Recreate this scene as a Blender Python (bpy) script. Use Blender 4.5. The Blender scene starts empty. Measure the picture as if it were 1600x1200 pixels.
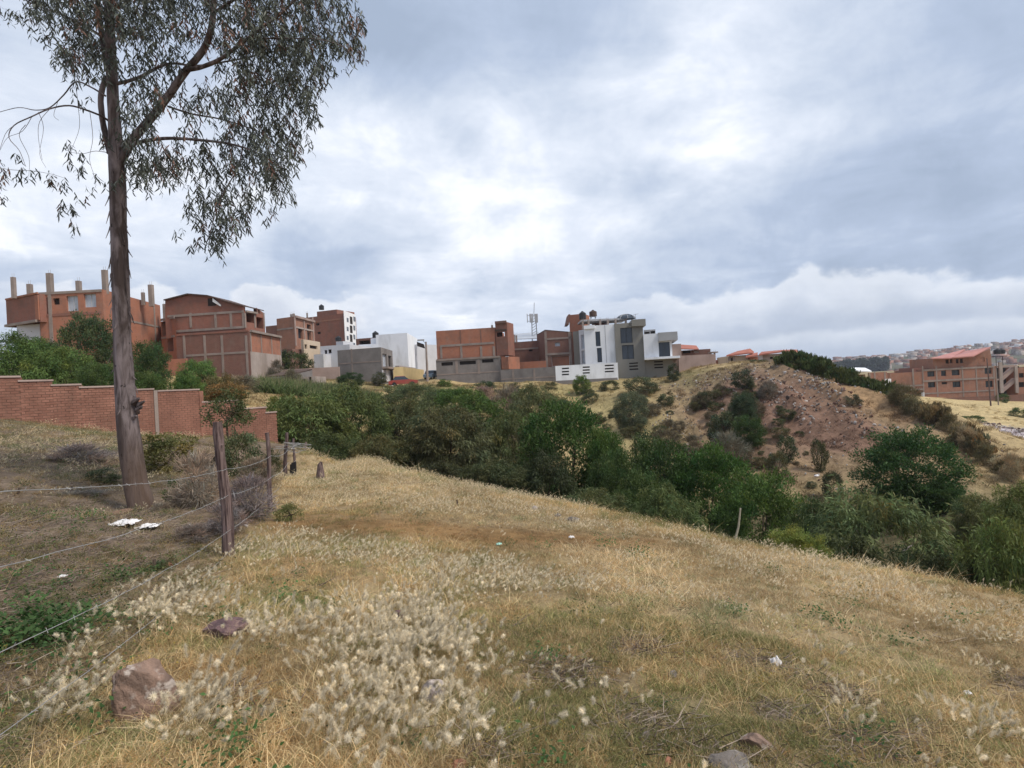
import bpy, math
import numpy as np
from mathutils import Vector, Matrix

# ------------------------------------------------------------------ camera, sky, sun, exposure
F = 900.0                      # focal length in pixels of a 1600 px wide picture
ROLL = math.radians(3.0)
CS, SN = math.cos(ROLL), math.sin(ROLL)
EYE = 1.6
sc = bpy.context.scene
COL = bpy.data.collections.new("place")
sc.collection.children.link(COL)
cam_d = bpy.data.cameras.new("camera")
cam_d.sensor_width = 36.0
cam_d.lens = 36.0 * F / 1600.0
cam_d.clip_start = 0.05
cam_d.clip_end = 9000.0
cam = bpy.data.objects.new("camera", cam_d)
COL.objects.link(cam)
cam.matrix_world = Matrix.Translation((0, 0, EYE)) @ Matrix.Rotation(math.radians(90), 4, 'X') @ Matrix.Rotation(-ROLL, 4, 'Z')
sc.camera = cam
sc.view_settings.view_transform = 'Standard'
sc.view_settings.look = 'None'
sc.view_settings.gamma = 1.0
sc.view_settings.use_curve_mapping = False
sc.view_settings.exposure = 0.14
sc.cycles.max_bounces = 6
sc.cycles.transparent_max_bounces = 6
sc.cycles.use_denoising = True

SUN_EL, SUN_AZ = math.radians(52), math.radians(115)      # azimuth clockwise from +Y (the view direction)
sun_dir = Vector((math.sin(SUN_AZ) * math.cos(SUN_EL), math.cos(SUN_AZ) * math.cos(SUN_EL), math.sin(SUN_EL)))
sd = bpy.data.lights.new("sun", 'SUN')
sd.energy = 3.1
sd.angle = math.radians(14)
sd.color = (1.0, 0.93, 0.82)
so = bpy.data.objects.new("sun", sd)
COL.objects.link(so)
so.rotation_euler = sun_dir.to_track_quat('Z', 'Y').to_euler()


def ray(px, py):
    dx, dy = (px - 800.0) / F, (600.0 - py) / F
    return dx * CS + dy * SN, -dx * SN + dy * CS


def P(px, py, Y):
    wx, wz = ray(px, py)
    return np.array([wx * Y, Y, EYE + wz * Y])


def azel(px, py):
    wx, wz = ray(px, py)
    return math.atan2(wx, 1.0), math.atan2(wz, math.hypot(wx, 1.0))


class NT:
    """tiny helper to write node trees"""
    def __init__(s, tree):
        s.t = tree
        s.n = tree.nodes
        s.l = tree.links

    def node(s, typ, **kw):
        n = s.n.new(typ)
        for k, v in kw.items():
            setattr(n, k, v)
        return n

    def put(s, sock, v):
        if v is None:
            return
        if isinstance(v, bpy.types.NodeSocket):
            s.l.new(v, sock)
        else:
            sock.default_value = v

    def m(s, op, a, b=None, c=None, clamp=False):
        n = s.node('ShaderNodeMath', operation=op, use_clamp=clamp)
        s.put(n.inputs[0], a)
        s.put(n.inputs[1], b)
        s.put(n.inputs[2], c)
        return n.outputs[0]

    def vm(s, op, a, b=None):
        n = s.node('ShaderNodeVectorMath', operation=op)
        s.put(n.inputs[0], a)
        s.put(n.inputs[1], b)
        return n.outputs[0]

    def mix(s, f, a, b, blend='MIX'):
        n = s.node('ShaderNodeMix', data_type='RGBA', blend_type=blend)
        n.clamp_factor = True
        s.put(n.inputs[0], f)
        s.put(n.inputs[6], a if not isinstance(a, tuple) else tuple(a)[:3] + (1,))
        s.put(n.inputs[7], b if not isinstance(b, tuple) else tuple(b)[:3] + (1,))
        return n.outputs[2]

    def noise(s, vec, scale, detail=4, rough=0.55, dist=0.0, out=0):
        n = s.node('ShaderNodeTexNoise')
        s.put(n.inputs['Vector'], vec)
        n.inputs['Scale'].default_value = scale
        n.inputs['Detail'].default_value = detail
        n.inputs['Roughness'].default_value = rough
        n.inputs['Distortion'].default_value = dist
        return n.outputs[out]

    def ss(s, v, lo, hi, a=0.0, b=1.0):
        n = s.node('ShaderNodeMapRange', interpolation_type='SMOOTHSTEP')
        s.put(n.inputs[0], v)
        s.put(n.inputs[1], lo)
        s.put(n.inputs[2], hi)
        s.put(n.inputs[3], a)
        s.put(n.inputs[4], b)
        return n.outputs[0]


def build_world():
    w = bpy.data.worlds.new("World")
    sc.world = w
    w.use_nodes = True
    w.node_tree.nodes.clear()
    g = NT(w.node_tree)
    out = g.node('ShaderNodeOutputWorld')
    bg = g.node('ShaderNodeBackground')
    bg.inputs['Strength'].default_value = 0.1
    g.l.new(bg.outputs[0], out.inputs[0])
    sky = g.node('ShaderNodeTexSky', sky_type='NISHITA')
    sky.sun_disc = False
    sky.sun_elevation = SUN_EL
    sky.sun_rotation = SUN_AZ
    sky.altitude = 2700.0
    tc = g.node('ShaderNodeTexCoord').outputs['Generated']
    sep = g.node('ShaderNodeSeparateXYZ')
    g.l.new(tc, sep.inputs[0])
    x, y, z = sep.outputs
    warp = g.node('ShaderNodeVectorMath', operation='SUBTRACT')
    g.put(warp.inputs[0], g.noise(tc, 3.5, 6, 0.6, 0.0, out=1))
    warp.inputs[1].default_value = (0.5, 0.5, 0.5)
    ws = g.node('ShaderNodeSeparateXYZ')
    g.l.new(warp.outputs[0], ws.inputs[0])
    az0 = g.m('ARCTAN2', x, y)
    el0 = g.m('ARCSINE', g.m('MAXIMUM', z, -0.3))
    az = g.m('MULTIPLY_ADD', ws.outputs[0], 0.30, az0)
    el = g.m('MULTIPLY_ADD', ws.outputs[1], 0.16, el0)

    def blob(px, py, sx, sy, amp, tilt=0.0):
        a0, e0 = azel(px, py)
        da = g.m('SUBTRACT', az, a0)
        de = g.m('SUBTRACT', el, e0)
        if tilt:
            de = g.m('MULTIPLY_ADD', da, -tilt, de)
        qa = g.m('POWER', g.m('ABSOLUTE', g.m('DIVIDE', da, sx)), 2.0)
        qe = g.m('POWER', g.m('ABSOLUTE', g.m('DIVIDE', de, sy)), 2.0)
        e = g.m('EXPONENT', g.m('MULTIPLY', g.m('ADD', qa, qe), -1.0))
        return g.m('MULTIPLY', e, amp)

    # flat cloud-deck coordinates
    zz = g.m('ADD', g.m('MAXIMUM', z, 0.0), 0.16)
    cv = g.node('ShaderNodeCombineXYZ')
    g.put(cv.inputs[0], g.m('DIVIDE', x, zz))
    g.put(cv.inputs[1], g.m('DIVIDE', y, zz))
    n1 = g.noise(cv.outputs[0], 0.55, 7, 0.56, 0.35)
    n2 = g.noise(cv.outputs[0], 1.9, 7, 0.6, 0.4)
    n3 = g.noise(tc, 7.0, 9, 0.66, 0.5)
    # brightness: 0 = dark blue grey, 1 = white
    b = g.m('MULTIPLY_ADD', g.m('SUBTRACT', n1, 0.5), 1.5, 0.47)
    b = g.m('MULTIPLY_ADD', g.m('SUBTRACT', n2, 0.5), 0.95, b)
    b = g.m('MULTIPLY_ADD', g.m('SUBTRACT', n3, 0.5), 0.6, b)
    for a in [(640, 210, .20, .10, .30, .0), (560, 330, .34, .10, .28, -.15), (800, 330, .24, .13, .17, .1), (1120, 110, .13, .16, .28, .6), (1250, 200, .22, .12, .06, .3),
              (950, 190, .2, .12, .2, .3),
              (700, 60, .26, .10, -.30, -.1), (560, 20, .12, .1, -.2, 0), (1450, 60, .25, .15, -.08, 0), (520, 395, .10, .035, -.38, -.2), (600, 350, .08, .03, -.3, -.2),
              (1350, 330, .34, .09, -.16, .12), (980, 300, .08, .035, -.2, .1), (760, 230, .08, .05, -.25, -.2), (1230, 520, .18, .03, -.5, .1), (90, 330, .25, .10, .10, 0),
              (60, 200, .2, .2, .24, 0), (1550, 500, .2, .05, -.2, .1), (1250, 385, .4, .05, .02, .1), (700, 500, .5, .06, .12, 0), (20, 370, .05, .03, .35, 0)]:
        b = g.m('ADD', b, blob(*a))
    b = g.m('MULTIPLY_ADD', g.ss(z, 0.45, 0.95), -0.05, b, clamp=True)
    ramp = g.node('ShaderNodeValToRGB')
    g.put(ramp.inputs[0], b)
    er = ramp.color_ramp.elements
    er[0].position, er[0].color = 0.05, (3.7, 4.5, 5.9, 1)
    er[1].position, er[1].color = 0.92, (9.3, 9.6, 10.2, 1)
    for p_, c_ in ((0.32, (4.5, 5.35, 6.9, 1)), (0.55, (5.9, 6.65, 7.95, 1)), (0.75, (7.4, 8.0, 9.1, 1))):
        e = er.new(p_)
        e.color = c_
    col = ramp.outputs[0]

    # two rows of cumulus standing along the horizon, white tops over grey bodies
    def cumulus(col, e_base, amp, scale, fade, seed, side_px, side_w, hi, lo, strength):
        cu = g.node('ShaderNodeCombineXYZ')
        g.put(cu.inputs[0], az0)
        cu.inputs[1].default_value = seed
        g.put(cu.inputs[2], g.m('MULTIPLY', el0, 1.4))
        top = g.m('MULTIPLY_ADD', g.m('SUBTRACT', g.noise(cu.outputs[0], scale, 6, 0.52), 0.5), amp, e_base)
        d = g.m('SUBTRACT', top, el0)                       # > 0 inside the cloud
        inside = g.ss(d, -0.003, 0.010)
        depth = g.ss(d, 0.0, fade)
        shade = g.m('MULTIPLY_ADD', g.m('SUBTRACT', g.noise(tc, scale * 3.0, 5, 0.6), 0.5), 0.9, depth, clamp=True)
        body = g.mix(shade, hi, lo)
        a0, _ = azel(side_px, 450)
        side = g.ss(g.m('ABSOLUTE', g.m('SUBTRACT', az0, a0)), side_w * 0.55, side_w, 1.0, 0.0)
        f = g.m('MULTIPLY', g.m('MULTIPLY', inside, side), strength)
        f = g.m('MULTIPLY', f, g.ss(d, fade * 1.2, fade * 2.6, 1.0, 0.25))
        return g.mix(f, col, body)
    col = cumulus(col, 0.135, 0.17, 6.0, 0.07, 3.1, 1450, 0.60, (9.0, 9.3, 9.8), (5.2, 5.75, 6.8), 0.6)
    col = cumulus(col, 0.165, 0.22, 7.0, 0.08, 7.7, 330, 0.30, (9.0, 9.2, 9.6), (5.5, 5.9, 6.8), 0.6)
    col = cumulus(col, 0.060, 0.05, 11.0, 0.05, 1.7, 1200, 0.9, (7.6, 8.1, 8.9), (4.7, 5.5, 6.9), 0.6)
    cover = g.ss(n2, 0.18, 0.34)
    col = g.mix(g.m('MULTIPLY_ADD', cover, 0.25, 0.75), sky.outputs[0], col)
    g.put(bg.inputs[0], col)


build_world()


# ------------------------------------------------------------------ numpy noise and terrain
def _hash(ix, iy, seed):
    h = (ix.astype(np.int64) * 374761393 + iy.astype(np.int64) * 668265263 + seed * 974634777) & 0x7fffffff
    h = ((h ^ (h >> 13)) * 1274126177) & 0x7fffffff
    return ((h ^ (h >> 16)) & 0xffffff) / float(0xffffff)


def vnoise(x, y, seed=0):
    x = np.asarray(x, float)
    y = np.asarray(y, float)
    ix, iy = np.floor(x), np.floor(y)
    fx, fy = x - ix, y - iy
    fx, fy = fx * fx * (3 - 2 * fx), fy * fy * (3 - 2 * fy)
    a, b = _hash(ix, iy, seed), _hash(ix + 1, iy, seed)
    c, d = _hash(ix, iy + 1, seed), _hash(ix + 1, iy + 1, seed)
    return (a * (1 - fx) + b * fx) * (1 - fy) + (c * (1 - fx) + d * fx) * fy


def fbm(x, y, seed=0, octv=4, gain=0.5):
    s, a, t = 0.0, 1.0, 0.0
    for i in range(octv):
        s = s + a * vnoise(np.asarray(x) * 2 ** i + 17.3 * i, np.asarray(y) * 2 ** i + 5.1 * i, seed + i)
        t += a
        a *= gain
    return s / t


CP = []          # control points (x, y, z)
for px, py, Y in [
    # brow of the meadow
    (1600, 935, 7), (1400, 900, 8.4), (1200, 860, 10), (1000, 812, 13), (800, 780, 17), (650, 760, 21), (550, 738, 26), (480, 725, 29),
    # fence line and left ground
    (355, 872, 6.4), (425, 800, 10), (447, 757, 15.7), (460, 746, 19), (100, 667, 22), (300, 690, 25), (432, 694, 28), (0, 660, 19.5), (-300, 640, 18),
    (60, 720, 11.5), (215, 800, 9.0),
    # strip below the houses on the left
    (500, 622, 60), (600, 600, 90), (668, 597, 92), (690, 597, 92), (750, 600, 92), (870, 602, 87), (920, 600, 86.5), (970, 596, 86), (520, 592, 85), (435, 592, 82), (390, 594, 75),
    (300, 592, 72), (220, 602, 65), (100, 592, 62), (0, 592, 60), (-300, 580, 60), (640, 620, 75), (570, 640, 60), (700, 650, 58), (800, 640, 64),
    (880, 622, 80), (950, 650, 70), (960, 700, 58), (1050, 590, 84),
    # the mound
    (1080, 588, 78), (1150, 580, 72), (1250, 574, 66), (1320, 590, 62), (1400, 640, 55), (1480, 700, 48), (1600, 750, 42),
    (1100, 650, 62), (1200, 650, 58), (1300, 680, 52), (1250, 740, 46), (1285, 785, 42), (1130, 700, 54), (1050, 740, 48), (1020, 690, 56), (1020, 640, 66),
    (1550, 800, 30), (1585, 860, 20),
    # the plain on the right
    (1500, 652, 95), (1560, 685, 72), (1450, 640, 100), (1420, 618, 135), (1600, 624, 135), (1600, 662, 90), (1340, 600, 120), (1250, 583, 100),
    (1800, 640, 120), (2100, 650, 100),
]:
    CP.append(tuple(P(px, py, Y)))
for x in (-12, -8, -5, -2.5, 0, 2, 4, 6, 9):
    for y in (-10, -4, 0, 2, 4, 6, 9, 12, 16, 20):
        s = (x - 6.1) * .815 + (y - 7) * .58         # distance beyond the brow
        if s < -1.0:
            CP.append((x, y, -.07 * y - .12 * x + (0.02 * max(0, -x - 4) ** 1.3)))
for x, y, z in [(16, 14, -8.0), (20, 4, -8.5), (12, 20, -8.2), (8, 27, -7.8), (2, 34, -7.0), (-5, 40, -5.0), (-14, 44, -2.5), (20, 24, -9.2), (27, 16, -9.6), (30, 30, -8.8),
                (36, 20, -9.6), (12, 36, -8.4), (4, 44, -6.2), (18, 40, -8.2), (-10, 33, -3.2), (8, 13, -3.9), (10, 9, -4.4), (5, 18, -4.2), (1, 24, -4.1), (-3, 30, -4.0), (12, 2, -4.2),
                (14, -8, -4.5), (26, -10, -9), (-20, 40, .8), (-26, 30, 1.4), (-40, 40, 3), (-30, 15, 2.4), (-30, -20, 3),
                (0, -30, 1.5), (40, -30, -8), (60, 10, -10), (60, 40, -10.5), (80, 70, -10),
                (-80, 90, 9), (-40, 110, 7), (0, 120, 3.5), (40, 120, .5), (-120, 60, 10), (-90, 20, 8), (-80, -60, 8), (80, -80, -9),
                (0, 200, 3), (-100, 220, 10), (100, 220, -5), (200, 150, -9), (200, 0, -10), (0, -200, 0), (-200, 0, 12), (-250, 250, 12), (250, -200, -9),
                (0, 600, 0), (400, 600, -8), (-500, 500, 10), (600, 100, -10), (-600, -100, 10), (0, -600, 0), (0, 3500, -4), (3500, 0, -4), (-3500, 0, -4), (0, -3500, -4),
                (3500, 3500, -4), (-3500, 3500, -4), (3500, -3500, -4), (-3500, -3500, -4), (1200, 1200, -8), (-1200, 1200, 0)]:
    CP.append((x, y, z))
CP = np.array(CP)
WS = 9.0


def _w(v):
    return np.arcsinh(np.asarray(v, float) / WS)


def _phi(r2):
    return 0.5 * r2 * np.log(r2 + 1e-12)


_cu, _cv = _w(CP[:, 0]), _w(CP[:, 1])
_n = len(CP)
_A = np.zeros((_n + 3, _n + 3))
_A[:_n, :_n] = _phi((_cu[:, None] - _cu[None]) ** 2 + (_cv[:, None] - _cv[None]) ** 2) + np.eye(_n) * 0.0006
_A[:_n, _n] = 1
_A[:_n, _n + 1] = _cu
_A[:_n, _n + 2] = _cv
_A[_n:, :_n] = _A[:_n, _n:].T
_sol = np.linalg.solve(_A, np.concatenate([CP[:, 2], np.zeros(3)]))


def base_h(x, y):
    x = np.atleast_1d(np.asarray(x, float))
    y = np.atleast_1d(np.asarray(y, float))
    shp = x.shape
    u, v = _w(x).ravel(), _w(y).ravel()
    o = np.empty(u.size)
    for i in range(0, u.size, 20000):
        uu, vv = u[i:i + 20000], v[i:i + 20000]
        r2 = (uu[:, None] - _cu[None]) ** 2 + (vv[:, None] - _cv[None]) ** 2
        o[i:i + 20000] = _phi(r2) @ _sol[:_n] + _sol[_n] + _sol[_n + 1] * uu + _sol[_n + 2] * vv
    return o.reshape(shp)


MC = P(1200, 650, 60)            # middle of the rubble mound


def H(x, y):
    x = np.atleast_1d(np.asarray(x, float))
    y = np.atleast_1d(np.asarray(y, float))
    z = base_h(x, y)
    r = np.hypot(x, y)
    z = z + (fbm(x * 1.3, y * 1.3, 3, 3) - .5) * 0.10 * np.clip(r / 3, 0, 1)
    z = z + (fbm(x * .25, y * .25, 9, 3) - .5) * 0.9 * np.clip((r - 18) / 30, 0, 1)
    m = np.exp(-(((x - MC[0]) / 16) ** 2 + ((y - MC[1]) / 14) ** 2))
    z = z + (fbm(x * .55, y * .55, 21, 4) - .5) * 2.2 * m
    z = z - np.abs(fbm(x * .45 + 3, y * .09, 25, 3) - .5) * 4.0 * m
    return z


def h1(x, y):
    return float(H(x, y)[0])


def G(px, py, y0=1.5, y1=400.0):
    """where the ray through a pixel of the photograph meets the ground"""
    wx, wz = ray(px, py)
    Y = np.exp(np.linspace(math.log(y0), math.log(y1), 1600))
    d = EYE + wz * Y - H(wx * Y, Y)
    k = np.nonzero(d < 0)[0]
    i = k[0] if len(k) else len(Y) - 1
    return np.array([wx * Y[i], Y[i], h1(wx * Y[i], Y[i])])


def toward(px, Y):
    """ground point on the vertical line of sight of a pixel column at distance Y"""
    wx, _ = ray(px, 600)
    for _i in range(3):
        z = h1(wx * Y, Y)
        t = (z - EYE) / Y
        # solve the pixel row for this height, then refine x (the camera is rolled)
        dx = (px - 800) / F
        dy = (t + dx * SN) / CS
        wx = dx * CS + dy * SN
    return np.array([wx * Y, Y, h1(wx * Y, Y)])


def project(p):
    tx, tz = p[0] / p[1], (p[2] - EYE) / p[1]
    dx, dy = tx * CS - tz * SN, tx * SN + tz * CS
    return 800 + dx * F, 600 - dy * F


# ------------------------------------------------------------------ object helpers
def tag(o, label=None, cat=None, group=None, kind=None):
    if label:
        o['label'] = label
    if cat:
        o['category'] = cat
    if group:
        o['group'] = group
    if kind:
        o['kind'] = kind
    return o


def link(o, parent=None):
    COL.objects.link(o)
    if parent is not None:
        o.parent = parent
    return o


def np_mesh(name, V, Fs, mats=(), attrs=None, smooth=False, fmat=None):
    """V (n,3); Fs = (m,k) integer array or a list of such arrays"""
    me = bpy.data.meshes.new(name)
    V = np.asarray(V, np.float32)
    if not isinstance(Fs, (list, tuple)):
        Fs = [Fs]
    Fs = [np.asarray(f, np.int32) for f in Fs if len(f)]
    loops = np.concatenate([f.ravel() for f in Fs])
    tot = np.concatenate([np.full(len(f), f.shape[1], np.int32) for f in Fs])
    start = np.concatenate([[0], np.cumsum(tot)[:-1]]).astype(np.int32)
    me.vertices.add(len(V))
    me.vertices.foreach_set('co', V.ravel())
    me.loops.add(len(loops))
    me.loops.foreach_set('vertex_index', loops)
    me.polygons.add(len(tot))
    me.polygons.foreach_set('loop_start', start)
    if fmat is not None:
        me.polygons.foreach_set('material_index', np.asarray(fmat, np.int32))
    for m in mats:
        me.materials.append(m)
    me.update(calc_edges=True)
    if smooth:
        me.polygons.foreach_set('use_smooth', np.ones(len(tot), bool))
    for k, (dom, typ, data) in (attrs or {}).items():
        a = me.attributes.new(k, typ, dom)
        data = np.asarray(data, np.float32)
        if typ == 'FLOAT_COLOR':
            if data.shape[1] == 3:
                data = np.concatenate([data, np.ones((len(data), 1), np.float32)], 1)
            a.data.foreach_set('color', data.ravel())
        elif typ == 'FLOAT_VECTOR':
            a.data.foreach_set('vector', data.ravel())
        elif typ == 'INT':
            a.data.foreach_set('value', data.astype(np.int32).ravel())
        else:
            a.data.foreach_set('value', data.ravel())
    return me


class MB:
    """collects boxes, tubes and polygons into ONE mesh object"""
    def __init__(s):
        s.v, s.f, s.m = [], [], []

    def poly(s, pts, mi=0):
        i = len(s.v)
        s.v += [tuple(p) for p in pts]
        s.f.append(tuple(range(i, i + len(pts))))
        s.m.append(mi)

    def hexa(s, c, mi=0):
        """8 corners: 4 bottom (ccw) then 4 top"""
        i = len(s.v)
        s.v += [tuple(p) for p in c]
        for q in ((3, 2, 1, 0), (4, 5, 6, 7), (0, 1, 5, 4), (1, 2, 6, 5), (2, 3, 7, 6), (3, 0, 4, 7)):
            s.f.append(tuple(i + k for k in q))
            s.m.append(mi)

    def box(s, c, size, rot=0.0, mi=0):
        a, b, h = size[0] / 2, size[1] / 2, size[2]
        cr, sr = math.cos(rot), math.sin(rot)
        q = [(-a, -b), (a, -b), (a, b), (-a, b)]
        lo = [(c[0] + x * cr - y * sr, c[1] + x * sr + y * cr, c[2]) for x, y in q]
        s.hexa(lo + [(x, y, c[2] + h) for x, y, _ in lo], mi)

    def tube(s, pts, radii, seg=8, mi=0, cap=True, wob=0.0, rng=None):
        pts = [Vector(p) for p in pts]
        n = len(pts)
        if not hasattr(radii, '__len__'):
            radii = [radii] * n
        base = len(s.v)
        up = Vector((0, 0, 1))
        prev = None
        for i, p in enumerate(pts):
            t = (pts[min(i + 1, n - 1)] - pts[max(i - 1, 0)]).normalized()
            if prev is None:
                a = t.cross(up if abs(t.z) < .9 else Vector((1, 0, 0))).normalized()
            else:
                a = (prev - t * prev.dot(t)).normalized()
            prev = a
            b = t.cross(a)
            for k in range(seg):
                th = 2 * math.pi * k / seg
                r = radii[i] * (1 + (rng.uniform(-wob, wob) if rng is not None else 0))
                s.v.append(tuple(p + a * (math.cos(th) * r) + b * (math.sin(th) * r)))
        for i in range(n - 1):
            for k in range(seg):
                k2 = (k + 1) % seg
                s.f.append((base + i * seg + k, base + i * seg + k2, base + (i + 1) * seg + k2, base + (i + 1) * seg + k))
                s.m.append(mi)
        if cap:
            s.f.append(tuple(base + k for k in range(seg))[::-1])
            s.m.append(mi)
            s.f.append(tuple(base + (n - 1) * seg + k for k in range(seg)))
            s.m.append(mi)

    def build(s, name, mats, parent=None, org=None, smooth=False, mesh_only=False):
        if not isinstance(mats, (list, tuple)):
            mats = [mats]
        me = bpy.data.meshes.new(name)
        v = np.array(s.v, float)
        if org is None:
            if parent is not None:
                org = np.array(parent_world(parent))
            else:
                org = np.array([v[:, 0].mean(), v[:, 1].mean(), v[:, 2].min()])
        org = np.array(org, float)
        me.from_pydata((v - org).tolist(), [], s.f)
        for m in mats:
            me.materials.append(m)
        me.polygons.foreach_set('material_index', s.m)
        if smooth:
            me.polygons.foreach_set('use_smooth', [True] * len(s.f))
        me.update()
        if mesh_only:
            return me
        o = bpy.data.objects.new(name, me)
        if parent is None:
            o.location = org
        link(o, parent)
        return o


def parent_world(o):
    p = Vector((0, 0, 0))
    while o is not None:
        p = p + o.location
        o = o.parent
    return p


def empty(name, loc, label, cat, group=None):
    o = bpy.data.objects.new(name, None)
    o.empty_display_size = 0.3
    o.location = tuple(float(a) for a in loc)
    link(o)
    tag(o, label, cat, group)
    return o


# ------------------------------------------------------------------ materials
def new_mat(name, rough=0.9, spec=0.2):
    m = bpy.data.materials.new(name)
    m.use_nodes = True
    g = NT(m.node_tree)
    b = m.node_tree.nodes['Principled BSDF']
    b.inputs['Roughness'].default_value = rough
    b.inputs['Specular IOR Level'].default_value = spec
    return m, g, b


def mat_plain(name, col, rough=0.85, var=0.25, scale=1.5, spec=0.2, metal=0.0, dirt=None, fine=14.0):
    m, g, b = new_mat(name, rough, spec)
    b.inputs['Metallic'].default_value = metal
    pos = g.node('ShaderNodeNewGeometry').outputs['Position']
    n = g.noise(pos, scale, 5, 0.6)
    n2 = g.noise(pos, fine, 3, 0.6)
    f = g.m('ADD', g.m('MULTIPLY', n, 0.7), g.m('MULTIPLY', n2, 0.3))
    lo = tuple(c * (1 - var) for c in col)
    hi = tuple(min(c * (1 + var), .9) for c in col)
    c = g.mix(g.ss(f, 0.3, 0.7), lo, hi)
    if dirt:
        d = g.ss(g.noise(g.vm('MULTIPLY', pos, (1.0, 1.0, 0.35)), scale * 0.8, 6, 0.65), 0.5, 0.72, 0.0, 0.7)
        c = g.mix(d, c, dirt)
    g.put(b.inputs['Base Color'], c)
    return m


def mat_brick(name, ca, cb, mortar, wx=0.30, wz=0.16, soft=0.25, stain=(.16, .10, .08)):
    """brick seen from afar: the units are finer than a pixel, so this is their colour only"""
    m, g, b = new_mat(name, 0.92, 0.15)
    geo = g.node('ShaderNodeNewGeometry')
    pos = geo.outputs['Position']
    sp = g.node('ShaderNodeSeparateXYZ')
    g.l.new(pos, sp.inputs[0])
    cv = g.node('ShaderNodeCombineXYZ')
    g.put(cv.inputs[0], g.m('ADD', sp.outputs[0], g.m('MULTIPLY', sp.outputs[1], 0.83)))
    g.put(cv.inputs[1], sp.outputs[2])
    br = g.node('ShaderNodeTexBrick')
    g.put(br.inputs['Vector'], cv.outputs[0])
    br.inputs['Scale'].default_value = 1.0
    br.inputs['Brick Width'].default_value = wx
    br.inputs['Row Height'].default_value = wz
    br.inputs['Mortar Size'].default_value = 0.012
    br.inputs['Color1'].default_value = (*ca, 1)
    br.inputs['Color2'].default_value = (*cb, 1)
    br.inputs['Mortar'].default_value = (*mortar, 1)
    n = g.noise(pos, 0.45, 6, 0.65)
    n2 = g.noise(g.vm('MULTIPLY', pos, (1, 1, .3)), 1.7, 5, 0.65)
    avg = tuple((a + b_) / 2 for a, b_ in zip(ca, cb))
    c = g.mix(soft, br.outputs[0], avg)
    c = g.mix(g.ss(n, 0.42, 0.7, 0, 0.6), c, stain)
    c = g.mix(g.ss(n2, 0.48, 0.72, 0, 0.5), c, mortar)
    g.put(b.inputs['Base Color'], c)
    return m


M = {}
M['brick'] = mat_brick('brick_red', (.29, .122, .088), (.24, .10, .073), (.23, .16, .135))
M['brick_o'] = mat_brick('brick_orange', (.40, .165, .10), (.35, .14, .088), (.30, .19, .15))
M['brick_d'] = mat_brick('brick_dull', (.215, .105, .083), (.17, .084, .068), (.22, .16, .13))
M['brick_p'] = mat_brick('brick_pale', (.34, .16, .105), (.29, .135, .09), (.30, .21, .17))
M['brick_near'] = mat_plain('brick_near', (.28, .138, .10), .93, .3, 1.2, fine=30, dirt=(.17, .10, .075))
_g = NT(M['brick_near'].node_tree)
_b = _g.n['Principled BSDF']
_s = _b.inputs['Base Color'].links[0].from_socket
_ri = _g.node('ShaderNodeNewGeometry').outputs['Random Per Island']
_g.put(_b.inputs['Base Color'], _g.mix(_g.ss(_ri, .2, 1.0, 0, .5), _s, (.20, .09, .065)))
M['mortar'] = mat_plain('mortar', (.19, .105, .078), .95, .3, 3)
M['conc'] = mat_plain('concrete', (.27, .22, .195), .9, .2, .8, dirt=(.2, .17, .15))
M['conc_g'] = mat_plain('concrete_block', (.215, .195, .185), .92, .18, .6, dirt=(.14, .125, .12))
M['plaster'] = mat_plain('plaster_tan', (.36, .30, .27), .92, .15, .5, dirt=(.25, .2, .17))
M['plaster_p'] = mat_plain('plaster_pinkish', (.34, .255, .225), .92, .15, .5, dirt=(.22, .16, .14))
M['cream'] = mat_plain('paint_cream', (.55, .44, .33), .85, .1, .6, dirt=(.36, .28, .2))
M['white'] = mat_plain('paint_white', (.80, .81, .84), .6, .05, .5, dirt=(.55, .55, .56))
M['white_d'] = mat_plain('paint_white_dull', (.55, .55, .58), .8, .08, .4, dirt=(.4, .39, .38))
M['grey'] = mat_plain('paint_warm_grey', (.225, .215, .195), .7, .08, .5)
M['grey_l'] = mat_plain('paint_light_grey', (.36, .36, .37), .7, .08, .5)
M['yellow'] = mat_plain('paint_yellow', (.46, .36, .19), .8, .1, .8)
M['roof_red'] = mat_plain('roof_tile_red', (.34, .13, .095), .85, .25, .7)
M['roof_pink'] = mat_plain('roof_sheet_red', (.42, .20, .18), .7, .15, .3)
M['roof_metal'] = mat_plain('roof_sheet_metal', (.42, .44, .48), .5, .15, .5, metal=0.3)
M['roof_dark'] = mat_plain('roof_dark', (.09, .06, .05), .8, .2, .6)
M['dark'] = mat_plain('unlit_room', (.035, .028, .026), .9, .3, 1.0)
M['black'] = mat_plain('black_plastic', (.02, .02, .022), .45, .2, 1, spec=.4)
M['metal'] = mat_plain('galvanised_metal', (.35, .36, .38), .45, .15, 4, metal=0.6)
M['tarp'] = mat_plain('tarp', (.6, .6, .62), .7, .1, 3)
M['glass'] = mat_plain('window_glass', (.03, .04, .055), .08, .2, .6, spec=.6)
M['glass_b'] = mat_plain('window_curtain', (.42, .46, .52), .25, .12, 1.5, spec=.5)
M['wire'] = mat_plain('fence_wire', (.36, .35, .34), .5, .2, 20, metal=0.5)


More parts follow.
